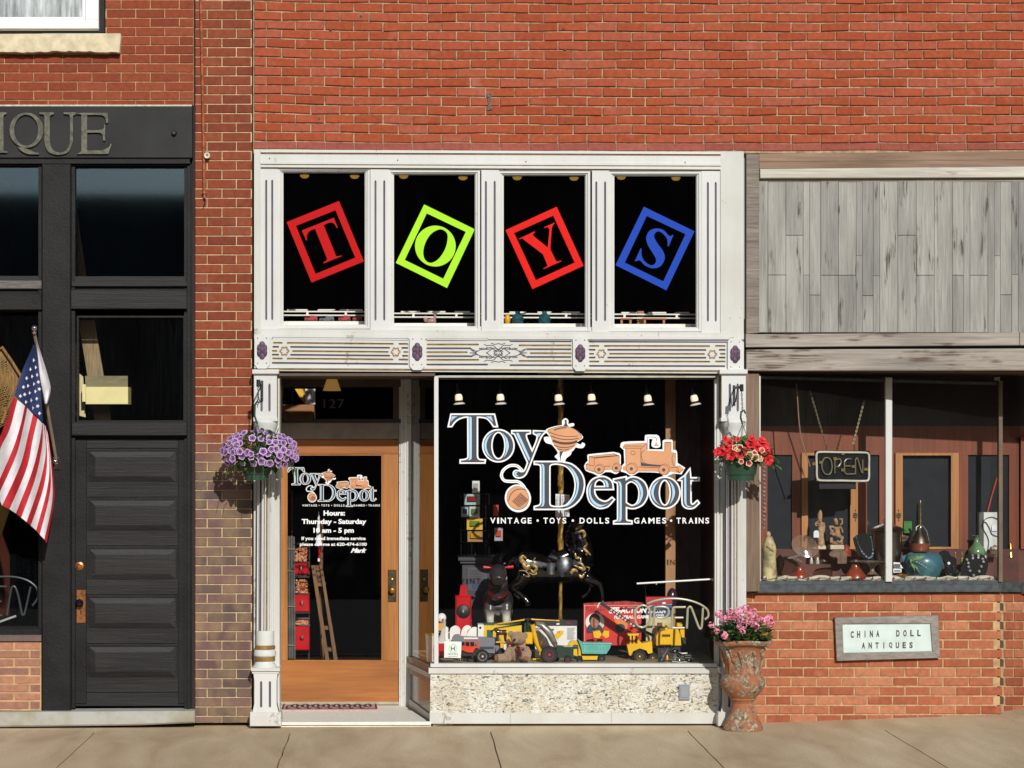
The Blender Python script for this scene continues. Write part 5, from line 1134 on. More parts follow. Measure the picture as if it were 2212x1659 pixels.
for x0, x1 in ((930, 950), (1040, 1062), (1150, 1172), (1255, 1275)): b.pquad([zA(x0, 890), zA(x1, 890), zA(x1 + 8, 1085), zA(x0 + 8, 1085)], Y + .002, .008, ORG_); b.pquad([zA(x0, 890), zA(x1, 890), zA(x1 + 8, 1085), zA(x0 + 8, 1085)], Y + .06, .008, ORG_)
b.build('cab_posts', t); b = MB(); b.pquad([zA(920, 868), zA(1245, 868), zA(1250, 900), zA(915, 900)], Y - .003, .08, WPL, .003); b.build('roof', t)
b = MB(); b.pbox(*zA(880, 1120), *zA(1250, 1290), Y + .02, .05, RUB); b.build('engine', t); wheel(t, *zA(1350, 1300), 14.2, Y - .02, .035, RUB, CREAM, .62); wheel(t, *zA(1120, 1310), 13.5, Y + .075, .03, RUB, CREAM, .3); wheel(t, *zA(838, 1372), 6, Y - .01, .02, RUB, CREAM, .8)
# truck box
Y = .44; t = thing('toy_box', 'yellow and green toy truck carton with a white end', 'carton', tuple(base(1080, Y))); YB = M('yellow_print', (226, 188, 30), .5, var=.08)
b = MB(); b.pbox(*zA(1375, 575), *zA(2250, 1280), Y, .15, YB); b.build('carton', t); b = MB(); b.pbox(*zA(1245, 565), *zA(1374, 1280), Y - .003, .155, WPL); c = P(*zA(1297, 640), Y - .005); b.lathe(tuple(c), [(0, 0), (PX(2.6), 0)], M('green_print', (40, 84, 56), .5), 16, 'Y'); b.build('end_panel', t)
b = MB(); b.pbox(*zA(1375, 545), *zA(2250, 580), Y - .002, .15, M('green_print', (40, 84, 56), .5)); b.pbox(*zA(1450, 690), *zA(1590, 860), Y - .002, .004, M('green_print', (40, 84, 56), .5)); b.build('printed_panel', t)
Y = .26; t = thing('toy_horse', 'small glossy brown toy horse pulling a yellow cart before the carton', 'toy horse', tuple(base(1100, Y))); b = MB(); hb = lambda x, y, d=0: V3(*zA(x, y), Y + d)
b.tube([hb(1680, 730), hb(1780, 750), hb(1900, 740)], [70*q, 62*q, 66*q], LACQ, 10); b.tube([hb(1680, 720), hb(1640, 660), hb(1600, 700)], [50*q, 36*q, 22*q], LACQ, 8)
for x in (1680, 1720, 1860, 1900): b.tube([hb(x, 760), hb(x - 10, 860), hb(x, 960)], [26*q, 16*q, 14*q], LACQ, 6)
b.blob('body', t, M('brown_china', (76, 40, 22), .12, var=.3, coat=.6), .004, smooth_it=2)
b = MB(); b.pbox(*zA(1660, 955), *zA(1990, 985), Y - .01, .05, YEL); b.pbox(*zA(1760, 985), *zA(1830, 1120), Y, .03, YEL); b.pbox(*zA(1840, 960), *zA(1960, 1150), Y + .01, .04, WPL, .003); b.build('cart', t); wheel(t, *zA(1780, 1190), 8, Y - .02, .02, RUB, RUB)
# teddy bear
Y = .14; t = thing('teddy_bear', 'brown plush teddy bear with a dark red bow sitting on the sill', 'teddy bear', tuple(base(1112, Y)))
tq_ = PX(.86406 / 4.879, Y); e = lambda x, y, d=0: V3(*zM(x, y), Y + d)
def plush():
    m, tt, bb, o = nodes('plush'); n = noise(tt, 140, 4); n2 = noise(tt, 14, 3)
    c = mixc(tt, .5, ramp(tt, n.outputs[0], [(.3, (112, 86, 62)), (.7, (186, 154, 120))]).outputs[0], ramp(tt, n2.outputs[0], [(.35, (150, 122, 94)), (.65, (178, 148, 116))]).outputs[0])
    tt.links.new(c, bb.inputs['Base Color']); bb.inputs['Roughness'].default_value = .95; bb.inputs['Sheen Weight'].default_value = .3; bump(tt, bb, n.outputs[0], 1.0, .01); return m
PL = plush()
b = MB(); L_ = lambda x, y, d, rx, ry, rz: b.ell(tuple(e(x, y, d)), (rx*tq_, ry*tq_, rz*tq_), PL, 16, 12)
L_(1150, 1430, .04, 130, 110, 120); L_(1150, 1340, .05, 95, 85, 80); L_(1150, 1245, .0, 95, 90, 82); L_(1110, 1275, -.04, 48, 50, 40); L_(1060, 1195, .02, 40, 22, 40); L_(1228, 1215, .02, 42, 22, 42)
b.tube([e(1040, 1480, 0), e(960, 1490, -.03), e(890, 1490, -.05)], [62*tq_, 55*tq_, 50*tq_], PL, 12); b.tube([e(1210, 1470, -.01), e(1240, 1490, -.05), e(1250, 1490, -.08)], [66*tq_, 58*tq_, 52*tq_], PL, 12)
b.tube([e(1060, 1370, .0), e(1020, 1420, -.03), e(1000, 1470, -.04)], [42*tq_, 40*tq_, 36*tq_], PL, 10); b.tube([e(1240, 1370, 0), e(1275, 1430, -.03), e(1270, 1480, -.04)], [44*tq_, 42*tq_, 36*tq_], PL, 10)
b.blob('body', t, PL, .006, smooth_it=2)
b = MB(); b.ell(tuple(e(875, 1490, -.072)), (22*tq_, 30*tq_, 44*tq_), M('paw_pad', (136, 92, 66), .9), 12, 8); b.ell(tuple(e(1250, 1492, -.13)), (40*tq_, 12*tq_, 30*tq_), M('paw_pad', (136, 92, 66), .9), 12, 8); b.build('paw_pads', t)
b = MB(); b.ell(tuple(e(1105, 1262, -.088)), (16*tq_, 12*tq_, 14*tq_), RUB); b.build('nose', t); b = MB(); b.ell(tuple(e(1172, 1258, -.078)), (5*tq_, 5*tq_, 5*tq_), RUB); b.build('eye', t)
BOW = M('dark_red_ribbon', (112, 24, 38), .4, var=.2)
b = MB(); b.tube([e(1130, 1345, -.06), e(1160, 1370, -.09), e(1165, 1420, -.095), e(1170, 1470, -.09)], [16*tq_, 26*tq_, 34*tq_, 24*tq_], BOW, 8, sx=.3); b.ell(tuple(e(1195, 1380, -.085)), (24*tq_, 10*tq_, 24*tq_), BOW); b.tube([e(1070, 1320, -.05), e(1030, 1290, -.05), e(1005, 1310, -.05)], [14*tq_, 40*tq_, 30*tq_], BOW, 8, sx=.4); b.build('bow', t)
# helicopter
Y = .36; t = thing('toy_helicopter', 'yellow toy helicopter with a bubble canopy and long thin rotor', 'toy helicopter', tuple(base(1150, Y))); h_ = lambda x, y, d=0: V3(*zM(x, y), Y + d); hq = PX(.86406 / 4.879, Y)
b = MB(); b.tube([h_(870, 1082, -.05), h_(900, 1072), h_(1200, 1026), h_(1225, 1020)], [10*hq, 7*hq, 10*hq, 13*hq], YEL, 8); b.tube([h_(1305, 1015), h_(1340, 1018), h_(1600, 1030), h_(1650, 1034)], [13*hq, 9*hq, 5*hq, 12*hq], YEL, 8); b.cyl(h_(1225, 1018), h_(1310, 1016), 14*hq, RUB); b.build('rotor', t)
b = MB(); b.cyl(h_(1265, 1000), h_(1265, 1200), 10*hq, RUB); b.pbox(*zM(1225, 1060), *zM(1300, 1180), Y + .02, .04, GRN, .004); b.build('mast', t)
b = MB(); b.pbox(*zM(1235, 1175), *zM(1325, 1320), Y - .02, .10, YEL, .006); b.tube([h_(1320, 1080), h_(1340, 1180), h_(1365, 1290), h_(1410, 1390), h_(1450, 1440)], [34*hq, 30*hq, 30*hq, 28*hq, 12*hq], YEL, 10, sx=1.6); b.build('fuselage', t)
b = MB(); pp = [h_(1365, 1065), h_(1440, 1085), h_(1530, 1180), h_(1590, 1300), h_(1610, 1360)]; b.tube(pp, [26*hq, 44*hq, 46*hq, 36*hq, 20*hq], M('silver_canopy_hood', (176, 176, 168), .25, metal=.6, var=.2), 12, sx=1.2); b.build('canopy', t)
b = MB(); b.pbox(*zM(1330, 1496), *zM(1470, 1510), Y - .05, .012, YEL); b.pbox(*zM(1330, 1492), *zM(1470, 1506), Y + .06, .012, YEL); b.pbox(*zM(1408, 1420), *zM(1420, 1500), Y - .045, .008, YEL); b.build('skids', t)
b = MB(); b.ell(tuple(h_(1430, 1320, -.01)), (30*hq, 25*hq, 55*hq), M('pilot_brown', (96, 66, 36), .6)); b.pbox(*zM(1395, 1330), *zM(1490, 1400), Y, .04, BLKIRON); b.build('cockpit', t)
# airplane kit box
Y = .52; t = thing('model_kit_box', 'white box printed with a yellow biplane wing and black top band', 'carton', tuple(base(1203, Y)))
b = MB(); b.pbox(1156, 1352, 1246, 1420, Y, .12, WPL); b.build('carton', t); b = MB(); b.pbox(1155, 1340, 1247, 1352, Y - .002, .124, M('black_print', (34, 30, 30), .5)); b.pbox(*zB(1090, 645), *zB(1150, 678), Y - .004, .003, WPL)
text(b, 'FESS', *zB(1300, 628), *zB(1390, 655), Y - .005, M('red_print', (190, 50, 40), .5)); b.build('top_band', t, 0)
b = MB(); b.pquad([zB(*p) for p in ((1040, 880), (1180, 790), (1240, 810), (1230, 870), (1110, 990), (1090, 960))], Y - .003, .002, M('yellow_print', (226, 188, 30), .5)); b.flat(ellipse(1135, 832, 30, 22, zB, 20), [ellipse(1135, 832, 20, 14, zB, 16)], Y - .0045, M('red_print', (190, 50, 40), .5))
for i in range(12): b.pbox(*zB(1310, 745 + i * 21), *zB(1490 - (i * 37) % 60, 752 + i * 21), Y - .003, .001, M('print_grey', (150, 152, 158), .7))
b.build('printed_wing', t, 0)
# green tractor
Y = .16; t = thing('toy_tractor', 'dark green toy tractor with red rims and yellow grille', 'toy tractor', tuple(base(1215, Y)))
b = MB(); b.pquad([zB(*p) for p in ((1090, 1150), (1130, 1110), (1250, 1120), (1530, 1135), (1545, 1180), (1540, 1340), (1380, 1370), (1150, 1380), (1090, 1330))], Y, .06, GRN, .006); b.build('body', t)
b = MB(); b.pquad([zB(*p) for p in ((1445, 1185), (1515, 1180), (1520, 1270), (1530, 1330), (1440, 1310))], Y - .006, .02, M('yellow_toy_paint', (238, 186, 18), .3), .003); b.build('grille', t)
b = MB(); b.tube([V3(*zB(1085, 1075), Y + .02), V3(*zB(1110, 1170), Y + .02)], .003, BLKIRON, 6); b.tube([V3(*zB(1030, 1055), Y), V3(*zB(1085, 1050), Y + .02), V3(*zB(1110, 1065), Y + .04)], .003, BLKIRON, 6); b.build('steering_wheel', t)
b = MB(); b.pbox(*zB(1240, 1120), *zB(1420, 1140), Y - .004, .05, M('pale_decal', (190, 190, 150), .5)); b.build('hood_decal', t)
wheel(t, *zB(940, 1300), 18.5, Y - .035, .045, RUB, REDR, .5); wheel(t, *zB(1010, 1310), 17.5, Y + .07, .04, RUB, REDR, .4); wheel(t, *zB(1325, 1400), 8.3, Y - .03, .025, RUB, REDR, .68); wheel(t, *zB(1570, 1435), 6.5, Y + .06, .02, RUB, GRYP, .5)
# dump truck
Y = .30; t = thing('dump_truck', 'toy dump truck with turquoise bed and yellow cab', 'toy truck', tuple(base(1275, Y)))
b = MB(); b.pquad([zC(*p) for p in ((30, 880), (100, 925), (490, 930), (470, 1000), (420, 1078), (85, 1075), (75, 1000))], Y, .13, TURQ, .004); b.build('bed', t)
b = MB()
for x0, x1 in ((112, 210), (232, 320), (342, 410)): b.frame(*zC(x0, 965), *zC(x1, 1050), 1.2, Y - .005, .008, M('turquoise_light', (130, 206, 192), .4))
b.pquad([zC(90, 922), zC(492, 928), zC(492, 942), zC(90, 938)], Y - .006, .02, M('turquoise_light', (130, 206, 192), .4)); b.build('bed_ribs', t)
b = MB(); b.pquad(path(' '.join(('1600,1340 1545,1340 1540,1140 ~1530,1100 ~1480,1090 1360,1110 1330,1130 ~1370,1040 ~1440,1020 ~1540,1030 ~1600,1090').split()), zB, 4), Y + .03, .09, YEL); b.build('cab', t)
b = MB(); b.pquad([zC(82, 1108), zC(302, 1108), zC(292, 1158), zC(96, 1158)], Y - .01, .1, YEL, .003); b.build('chassis', t); wheel(t, 1300, 1422, 8, Y - .02, .03, RUB, GRYP, .45); wheel(t, 1252, 1424, 7.5, Y + .01, .03, RUB, RUB)
# football game box
Y = .56; t = thing('football_game_box', 'large red boxed football game with a player portrait in a white circle', 'game box', tuple(base(1322, Y))); RB = M('red_box_print', (206, 40, 34), .45, var=.05)
b = MB(); b.pquad([zC(105, 398), zC(905, 392), zC(905, 960), zC(105, 960)], Y, .09, RB, .002); b.pquad([zC(105, 378), zC(700, 348), zC(940, 372), zC(905, 392), zC(105, 398)], Y + .01, .05, M('worn_red_lid', (168, 60, 50), .6, var=.5, scale=40)); b.build('box', t)
b = MB(); b.flat(ellipse(262, 640, 130, 127, zC, 32), [], Y - .002, WPL); b.pbox(*zC(118, 398.5), *zC(122, 900), Y - .0015, .001, WPL); b.pbox(*zC(108, 404), *zC(900, 407), Y - .0016, .001, WPL)
b.flat(path('~150,720 ~210,660 ~320,670 ~375,740 ~390,780 150,790', zC, 5), [], Y - .003, M('navy_print', (44, 46, 66), .5)); b.flat(ellipse(258, 605, 78, 88, zC, 28), [], Y - .0035, M('hair_print', (38, 28, 24), .5)); b.flat(ellipse(258, 640, 55, 78, zC, 28), [], Y - .004, M('skin_print', (176, 112, 78), .5))
for x in (238, 282): b.flat(ellipse(x, 625, 10, 4, zC, 10), [], Y - .0045, M('hair_print', (38, 28, 24), .5))
b.flat(ellipse(260, 695, 20, 5, zC, 12), [], Y - .0045, M('lip_print', (130, 60, 50), .5)); b.build('portrait', t, 0)
b = MB(); text(b, 'SEE-ACTION', 0, 0, 0, 0, Y - .0025, INKW, .05, .18, quad=(zC(455, 432), zC(980, 425), zC(980, 512), zC(455, 518))); text(b, 'FOOTBALL GAME', 0, 0, 0, 0, Y - .0025, INKW, .04, .18, quad=(zC(525, 548), zC(1010, 540), zC(1010, 586), zC(525, 594)))
sg = path('~150,470 ~140,430 ~175,440 ~160,480 ~200,470 ~215,440 ~205,500 ~230,480 ~255,430 ~240,490 ~300,470 ~320,450 ~310,490 ~350,465 ~400,470', zC, 4, False); b.ribbon(sg, .9, Y - .003, M('black_print', (34, 30, 30), .5)); b.pquad([zC(530, 600), zC(600, 560), zC(720, 640), zC(700, 760), zC(560, 700)], Y - .002, .001, M('orange_print', (232, 130, 60), .5)); b.flat(ellipse(610, 720, 70, 60, zC, 24), [], Y - .003, M('navy_print', (44, 46, 66), .5)); b.build('cover_print', t, 0)
# log toy box
Y = .62; t = thing('log_toy_box', 'boxed building log set with red top and blue label behind the neon sign', 'game box', tuple(base(1425, Y)))
b = MB(); b.pquad([zC(968, 410), zC(1325, 385), zC(1325, 1000), zC(968, 1000)], Y, .1, M('beige_print', (206, 196, 150), .5, var=.15, scale=8)); b.build('box', t); b = MB(); b.pquad([zC(965, 292), zC(1325, 290), zC(1330, 385), zC(968, 410)], Y - .003, .1, M('crimson_print', (176, 32, 48), .5, var=.1)); b.build('lid', t)
b = MB(); b.flat(path('~985,460 ~1100,400 1325,395 1325,560 ~1100,570 ~985,540', zC, 4), [], Y - .004, M('blue_print', (52, 82, 130), .5)); text(b, 'LINCOLN', *zC(1000, 455), *zC(1235, 515), Y - .006, INKW, .04); text(b, 'LOGS', *zC(1085, 528), *zC(1215, 560), Y - .006, INKW, .04); b.pbox(*zC(1195, 362), *zC(1240, 388), Y - .005, .001, INKW); b.build('label_print', t, 0)
# crane truck
Y = .36; t = thing('crane_truck', 'yellow toy crane truck with long black perforated boom', 'toy crane', tuple(base(1390, Y)))
b = MB(); b.pquad([zC(*p) for p in ((705, 950), (740, 940), (850, 935), (880, 890), (905, 930), (1050, 905), (1058, 1060), (1000, 1075), (975, 1030), (880, 1000), (790, 1040), (760, 1100), (735, 1095))], Y, .11, YEL, .005); b.build('body', t)
b = MB(); b.pquad([zC(715, 800), zC(880, 796), zC(880, 822), zC(720, 825)], Y + .01, .09, YEL, .002)
for x in (745, 790, 850): b.pquad([zC(x, 820), zC(x + 22, 820), zC(x + 22, 940), zC(x, 940)], Y + .012, .01, YEL)
b.build('cab', t); wheel(t, *zC(880, 1112), 14.5, Y - .03, .04, RUB, YEL, .45); wheel(t, *zC(1060, 1130), 12, Y + .08, .04, RUB, YEL, .4)
b = MB(); pa_ = [zC(340, 365), zC(352, 352), zC(880, 712), zC(850, 745), zC(330, 392)]; b.pquad(pa_, Y - .02, .012, BLKIRON, .002); b.pquad(pa_, Y + .04, .012, BLKIRON); b.tube([V3(*zC(850, 720), Y), V3(*zC(1080, 830), Y + .06)], .012, BLKIRON, 8); b.build('boom', t)
b = MB()
for k in range(9): f_ = .28 + k * .075; c = V3(*zC(345 + 515 * f_, 372 + 360 * f_), Y - .0215); b.lathe(tuple(c), [(0, 0), (.0085, 0), (.0085, .001)], M('hole_rim', (214, 190, 180), .4), 10, 'Y')
b.build('boom_holes', t)
b = MB(); tip = V3(*zC(345, 385), Y)
for dx in (-18, -6, 8, 20): b.tube([tip, V3(*zC(345 + dx, 640), Y), V3(*zC(345 + dx * 1.5, 770), Y)], .0012, CHROME, 5)
b.tube([V3(*zC(295, 435), Y), V3(*zC(315, 385), Y), V3(*zC(345, 368), Y)], .006, WPL, 6); b.build('hoist_cable', t)
b = MB(); b.pquad([zC(235, 770), zC(330, 755), zC(355, 810), zC(320, 860), zC(250, 850)], Y - .03, .07, YEL, .004); b.pquad([zC(360, 810), zC(390, 755), zC(458, 760), zC(455, 840), zC(410, 858)], Y - .03, .07, YEL, .004); b.build('clam_bucket', t)
# excavator cab standing behind
Y = .44; t = thing('toy_excavator', 'yellow toy excavator house with square window behind the neon letters', 'toy excavator', tuple(base(1448, Y)))
b = MB(); b.pquad([zC(*p) for p in ((1112, 960), (1112, 830), (1140, 780), (1190, 765), (1300, 735), (1440, 730), (1455, 960))], Y, .14, YEL, .006); b.build('house', t); b = MB(); b.pbox(*zC(1440, 740), *zC(1500, 850), Y + .03, .06, YEL, .004); b.pbox(*zC(1460, 850), *zC(1520, 940), Y + .04, .05, BLKIRON, .003); b.build('counterweight', t)
b = MB(); b.pbox(*zC(1125, 958), *zC(1450, 1185), Y + .02, .12, BLKIRON, .004); b.build('tracks', t); b = MB(); b.pbox(*zC(1130, 650), *zC(1195, 760), Y + .03, .05, M('brown_shade_toy', (110, 72, 30), .5), .003); b.pbox(*zC(1235, 660), *zC(1262, 745), Y + .02, .04, YEL); b.pbox(*zC(1400, 650), *zC(1470, 732), Y + .03, .06, YEL, .004); b.build('cab', t)
# motorcycle
Y = .15; t = thing('toy_motorcycle', 'black and chrome toy cruiser motorcycle at the right end of the sill', 'toy motorcycle', tuple(base(1458, Y)))
wheel(t, *zC(1185, 1165), 7.6, Y, .018, RUB, CHROME, .6); wheel(t, *zC(1560, 1160), 8, Y, .022, RUB, CHROME, .5); m_ = lambda x, y, d=0: V3(*zC(x, y), Y + d)
b = MB(); b.tube([m_(1190, 1160), m_(1240, 1060), m_(1280, 985)], .005, CHROME, 8); b.tube([m_(1180, 1150, .02), m_(1240, 1050, .02)], .005, CHROME, 8); b.tube([m_(1230, 990, -.03), m_(1290, 975), m_(1320, 1000, .04)], .004, CHROME, 8); b.build('fork', t)
b = MB(); b.ell(tuple(m_(1360, 1040)), (.036, .018, .017), LACQ); b.tube([m_(1400, 1050), m_(1460, 1075), m_(1540, 1070)], [.01, .016, .012], LACQ, 10); b.build('tank', t)
b = MB(); b.ell(tuple(m_(1370, 1120)), (.03, .016, .022), CHROME); b.tube([m_(1330, 1180, -.012), m_(1450, 1195, -.014), m_(1530, 1185, -.014)], .006, CHROME, 8); b.tube([m_(1340, 1080, -.01), m_(1400, 1130, -.014), m_(1460, 1150, -.014)], .006, CHROME, 8); b.ell(tuple(m_(1430, 1165, -.012)), (.02, .01, .008), CHROME); b.build('engine', t)
b = MB(); b.pbox(*zC(1500, 1080), *zC(1600, 1150), Y - .03, .05, LACQ, .005); b.pbox(*zC(1508, 1090), *zC(1590, 1105), Y - .0315, .002, CHROME); b.pbox(*zC(1508, 1122), *zC(1590, 1135), Y - .0315, .002, CHROME); b.build('saddlebag', t); b = MB(); b.ell(tuple(m_(1262, 1130, -.004)), (.008, .005, .02), YEL); b.ell(tuple(m_(1195, 1045, -.01)), (.006, .006, .006), ORG_); b.build('fender_trim', t)
# neon sign and its support
Y = .12; NE = M('unlit_neon_tube', (176, 172, 140), .2, var=.05, coat=.4); t = thing('neon_sign', 'unlit neon OPEN sign with an arc over it in the toy shop window', 'neon sign', tuple(P(1500, 1368, Y)))
ntube = lambda b, s_, z, Yn, r_, m, cl=False: b.tube([V3(u, v, Yn) for u, v in path(s_, z, 6, cl)], r_, m, 10, cl)
b = MB(); r_ = PX(2.5, Y)
ntube(b, '~815,560 ~840,450 ~925,405 ~1005,450 ~1030,560 ~1000,660 ~920,710 ~840,670', zC, Y, r_, NE, True); ntube(b, '1068,718 1085,470 ~1095,432 ~1200,425 ~1270,450 ~1280,520 ~1230,575 1120,580', zC, Y, r_, NE); ntube(b, '1515,430 1370,432 ~1340,445 1325,680 ~1335,715 1500,718', zC, Y, r_, NE); ntube(b, '1370,576 1482,576', zC, Y, r_, NE); ntube(b, '1532,725 1545,450 ~1570,425 ~1595,440 1690,690 ~1715,730 ~1738,700 1755,440', zC, Y, r_, NE)
b.build('letters', t); b = MB(); ntube(b, '~985,385 ~1100,340 ~1300,312 ~1500,325 ~1680,375 ~1800,450 ~1832,520 ~1820,570 ~1780,600', zC, Y, r_, NE); b.build('arc_tube', t)
b = MB(); ntube(b, '975,300 950,130', zC, Y + .01, .0015, BLKIRON); ntube(b, '985,385 990,400 1000,420', zC, Y + .02, .003, BLKIRON); b.build('hanging_wire', t)
t = thing('white_rod', 'thin white rod slanting above the neon sign', 'rod', tuple(P(1455, 1260, Y))); b = MB(); b.tube([V3(*zC(840, 105), Y), V3(*zC(1900, 42), Y - .01)], PX(2.1, Y), WPL, 10); b.build('rod', t); b = MB(); b.tube([V3(*zC(1110, 95), Y), V3(*zC(1112, 118), Y)], .004, WPL, 6); b.tube([V3(*zC(1893, 50), Y), V3(*zC(1895, 75), Y)], .004, WPL, 6); b.build('clips', t)
t = thing('wooden_post', 'bare tan wooden post inside the toy shop behind the letters ot', 'post', tuple(P(1447, 1430, 1.0))); b = MB(); b.box(P(1438, 1100, .72).x, P(1459, 1100, .72).x, .72, .8, 0, zc_ + .02, wood_mat('tan_post', (156, 110, 70), (186, 138, 92), 'Z', .6)); b.build('post', t)
t = thing('brown_screen', 'dark brown panel screen filling the right end of the display window', 'screen', tuple(P(1505, 1430, 1.2))); b = MB(); b.box(P(1459, 1100, 1.1).x, XR - .005, 1.1, 1.14, 0, zc_, DW); b.build('panel', t); b = MB(); b.box(P(1490, 1100, 1.08).x, P(1494, 1100, 1.08).x, 1.07, 1.1, .3, zc_, DW); b.build('batten', t)
t = thing('balloon', 'dull purple balloon beside the wooden post above the neon arc', 'balloon', tuple(P(1402 + 60, 1310, .8))); b = MB(); c = P(1452, 1293, .72); b.ell(tuple(c), (.045, .045, .085), M('purple_balloon', (62, 36, 54), .2, coat=.4)); b.build('balloon_skin', t)

# ------------------------------------------------------------------ things seen through the oak door
zg = Z(700, 1330, 4.737); Y = 1.75
t = thing('folding_gate', 'grey folded metal gate standing just inside the oak door', 'folding gate', tuple(V3(*zg(110, 1510), 1.45)))
b = MB(); GM = M('grey_gate_metal', (136, 136, 130), .45, metal=.5, var=.2)
for k, x in enumerate((72, 90, 104, 118, 132, 146, 160)): b.tube([V3(*zg(x + 3, 40 + 6 * k % 20), 1.45 + .02 * (k % 2)), V3(*zg(x + 12, 1500), 1.45 + .02 * (k % 2))], .009 - .002 * (k % 2), GM, 6)
b.build('bars', t); b = MB()
for y in (200, 460, 880, 1340): b.tube([V3(*zg(66, y), 1.44), V3(*zg(175, y + 8), 1.44)], .006, GM, 6)
b.build('links', t)
balls = M('gumballs', (200, 120, 90), .2)
def gum_mat():
    m, tt, bb, o = nodes('gumball_colours'); g_ = tt.nodes.new('ShaderNodeNewGeometry'); r_ = ramp(tt, g_.outputs['Random Per Island'], [(0, (226, 90, 40)), (.2, (230, 190, 50)), (.4, (200, 170, 160)), (.6, (90, 120, 110)), (.8, (214, 80, 90)), (1, (120, 140, 150))]); r_.color_ramp.interpolation = 'CONSTANT'; tt.links.new(r_.outputs[0], bb.inputs['Base Color']); bb.inputs['Roughness'].default_value = .2; return m
GUM = gum_mat()
def gum(uc, vt, vb_, vb2, hw, Y, lab):
    t = thing('gumball_machine', lab, 'gumball machine', tuple(P(uc, vb2, Y)), 'red gumball machines inside the door'); s = PX(1, Y)
    b = MB(); x0, x1 = P(uc - hw, vt, Y).x, P(uc + hw, vt, Y).x; z1, z0 = P(uc, vt, Y).z, P(uc, vb_, Y).z; b.box(x0, x1, Y, Y + 2*hw*s, z0, z1, glass_mat('globe_glass', 0, refl=1.45) if 'globe_glass' not in MATS else MATS['globe_glass'], bev=.006); b.build('globe', t)
    b = MB(); r0 = 2.6*s
    for i in range(130): b.ell((rnd.uniform(x0 + r0, x1 - r0), Y + rnd.uniform(r0, .05), rnd.uniform(z0 + r0, z0 + (z1 - z0) * .85)), r0, GUM, 8, 5)
    b.build('gumballs', t)
    b = MB(); b.pbox(uc - hw - 1, vb_, uc + hw + 1, vb2, Y - .01, 2*hw*s + .02, RPP, .008); b.pbox(uc - hw - 2, vb_ - 3, uc + hw + 2, vb_, Y - .014, 2*hw*s + .03, CHROME, .003); b.build('body', t); b = MB(); c = P(uc, (vb_ + vb2) / 2, Y - .012); b.lathe(tuple(c), [(0, -.02), (.012, -.018), (.02, -.004), (.02, 0)], CHROME, 14, 'Y'); b.build('crank', t); b = MB(); b.pbox(uc - hw - 1, vt - 4, uc + hw + 1, vt, Y - .01, 2*hw*s + .02, CHROME, .003); b.build('lid', t)
gum(650, 1176, 1216, 1241, 15.5, 1.8, 'topmost red gumball machine behind the oak door glass'); gum(652, 1248, 1284, 1322, 15.5, 1.78, 'middle red gumball machine behind the oak door glass'); gum(652, 1338, 1352, 1405, 15.5, 1.76, 'lowest red gumball machine behind the oak door glass')
t = thing('machine_stand', 'black steel stand carrying the gumball machines', 'stand', tuple(V3(*zg(250, 1500), 1.8))); b = MB()
for u in (637, 667): b.box(P(u - 1.5, 1400, 1.8).x, P(u + 1.5, 1400, 1.8).x, 1.84, 1.87, .06, P(650, 1176, 1.8).z, BLKIRON)
b.build('uprights', t); b = MB(); b.box(P(634, 1400, 1.8).x, P(670, 1400, 1.8).x, 1.78, 1.9, .06, .1, BLKIRON); b.box(P(634, 1400, 1.8).x, P(670, 1400, 1.8).x, 1.78, 1.9, P(650, 1241, 1.8).z - .012, P(650, 1241, 1.8).z - .002, BLKIRON); b.box(P(634, 1400, 1.8).x, P(670, 1400, 1.8).x, 1.78, 1.9, P(650, 1322, 1.78).z - .012, P(650, 1322, 1.78).z - .002, BLKIRON); b.build('shelves', t)
YL = 1.55; t = thing('step_ladder', 'old wooden step ladder leaning inside the oak door', 'ladder', tuple(V3(*zg(600, 1520), YL))); LW = wood_mat('ladder_wood', (96, 68, 42), (150, 112, 72), 'Z', .7)
b = MB(); b.pquad([zg(370, 400), zg(410, 395), zg(585, 1525), zg(540, 1525)], YL, .03, LW); b.build('side_rail', t); b = MB(); b.pquad([zg(470, 395), zg(500, 395), zg(685, 1525), zg(640, 1525)], YL + .005, .03, LW); b.build('side_rail', t)
b = MB()
for y in (600, 1115, 1370): x = 385 + (y - 400) * .152; b.pbox(*zg(x + 30, y), *zg(x + 125, y + 42), YL + .04, .1, LW)
b.build('steps', t); b = MB(); b.pquad([zg(366, 395), zg(500, 390), zg(520, 590), zg(395, 600)], YL + .036, .03, M('ladder_top', (120, 84, 50), .7, var=.5, scale=30)); b.build('top', t)
t = thing('pull_cord', 'white and red cord hanging inside the oak door above the ladder', 'cord', tuple(V3(*zg(460, 340), 1.6))); b = MB(); b.tube([V3(*zg(458, -240), 1.6), V3(*zg(458, 100), 1.6), V3(*zg(462, 160), 1.6)], [.004, .02, .03], PAPER, 8, sx=.3); b.tube([V3(*zg(460, 160), 1.6), V3(*zg(470, 240), 1.6), V3(*zg(458, 310), 1.6)], .008, RPP, 6); b.build('cord', t); b = MB(); b.pbox(*zg(448, 310), *zg(472, 350), 1.6, .02, PAPER, .003); b.build('pull', t)
t = thing('wooden_pole', 'pale wooden pole standing behind the cord inside the door', 'pole', tuple(V3(*zg(490, 400), 1.66))); b = MB(); b.tube([V3(*zg(492, -140), 1.66), V3(*zg(486, 420), 1.66), V3(*zg(500, 1500), 1.8)], .016, LW, 10); b.build('pole', t)
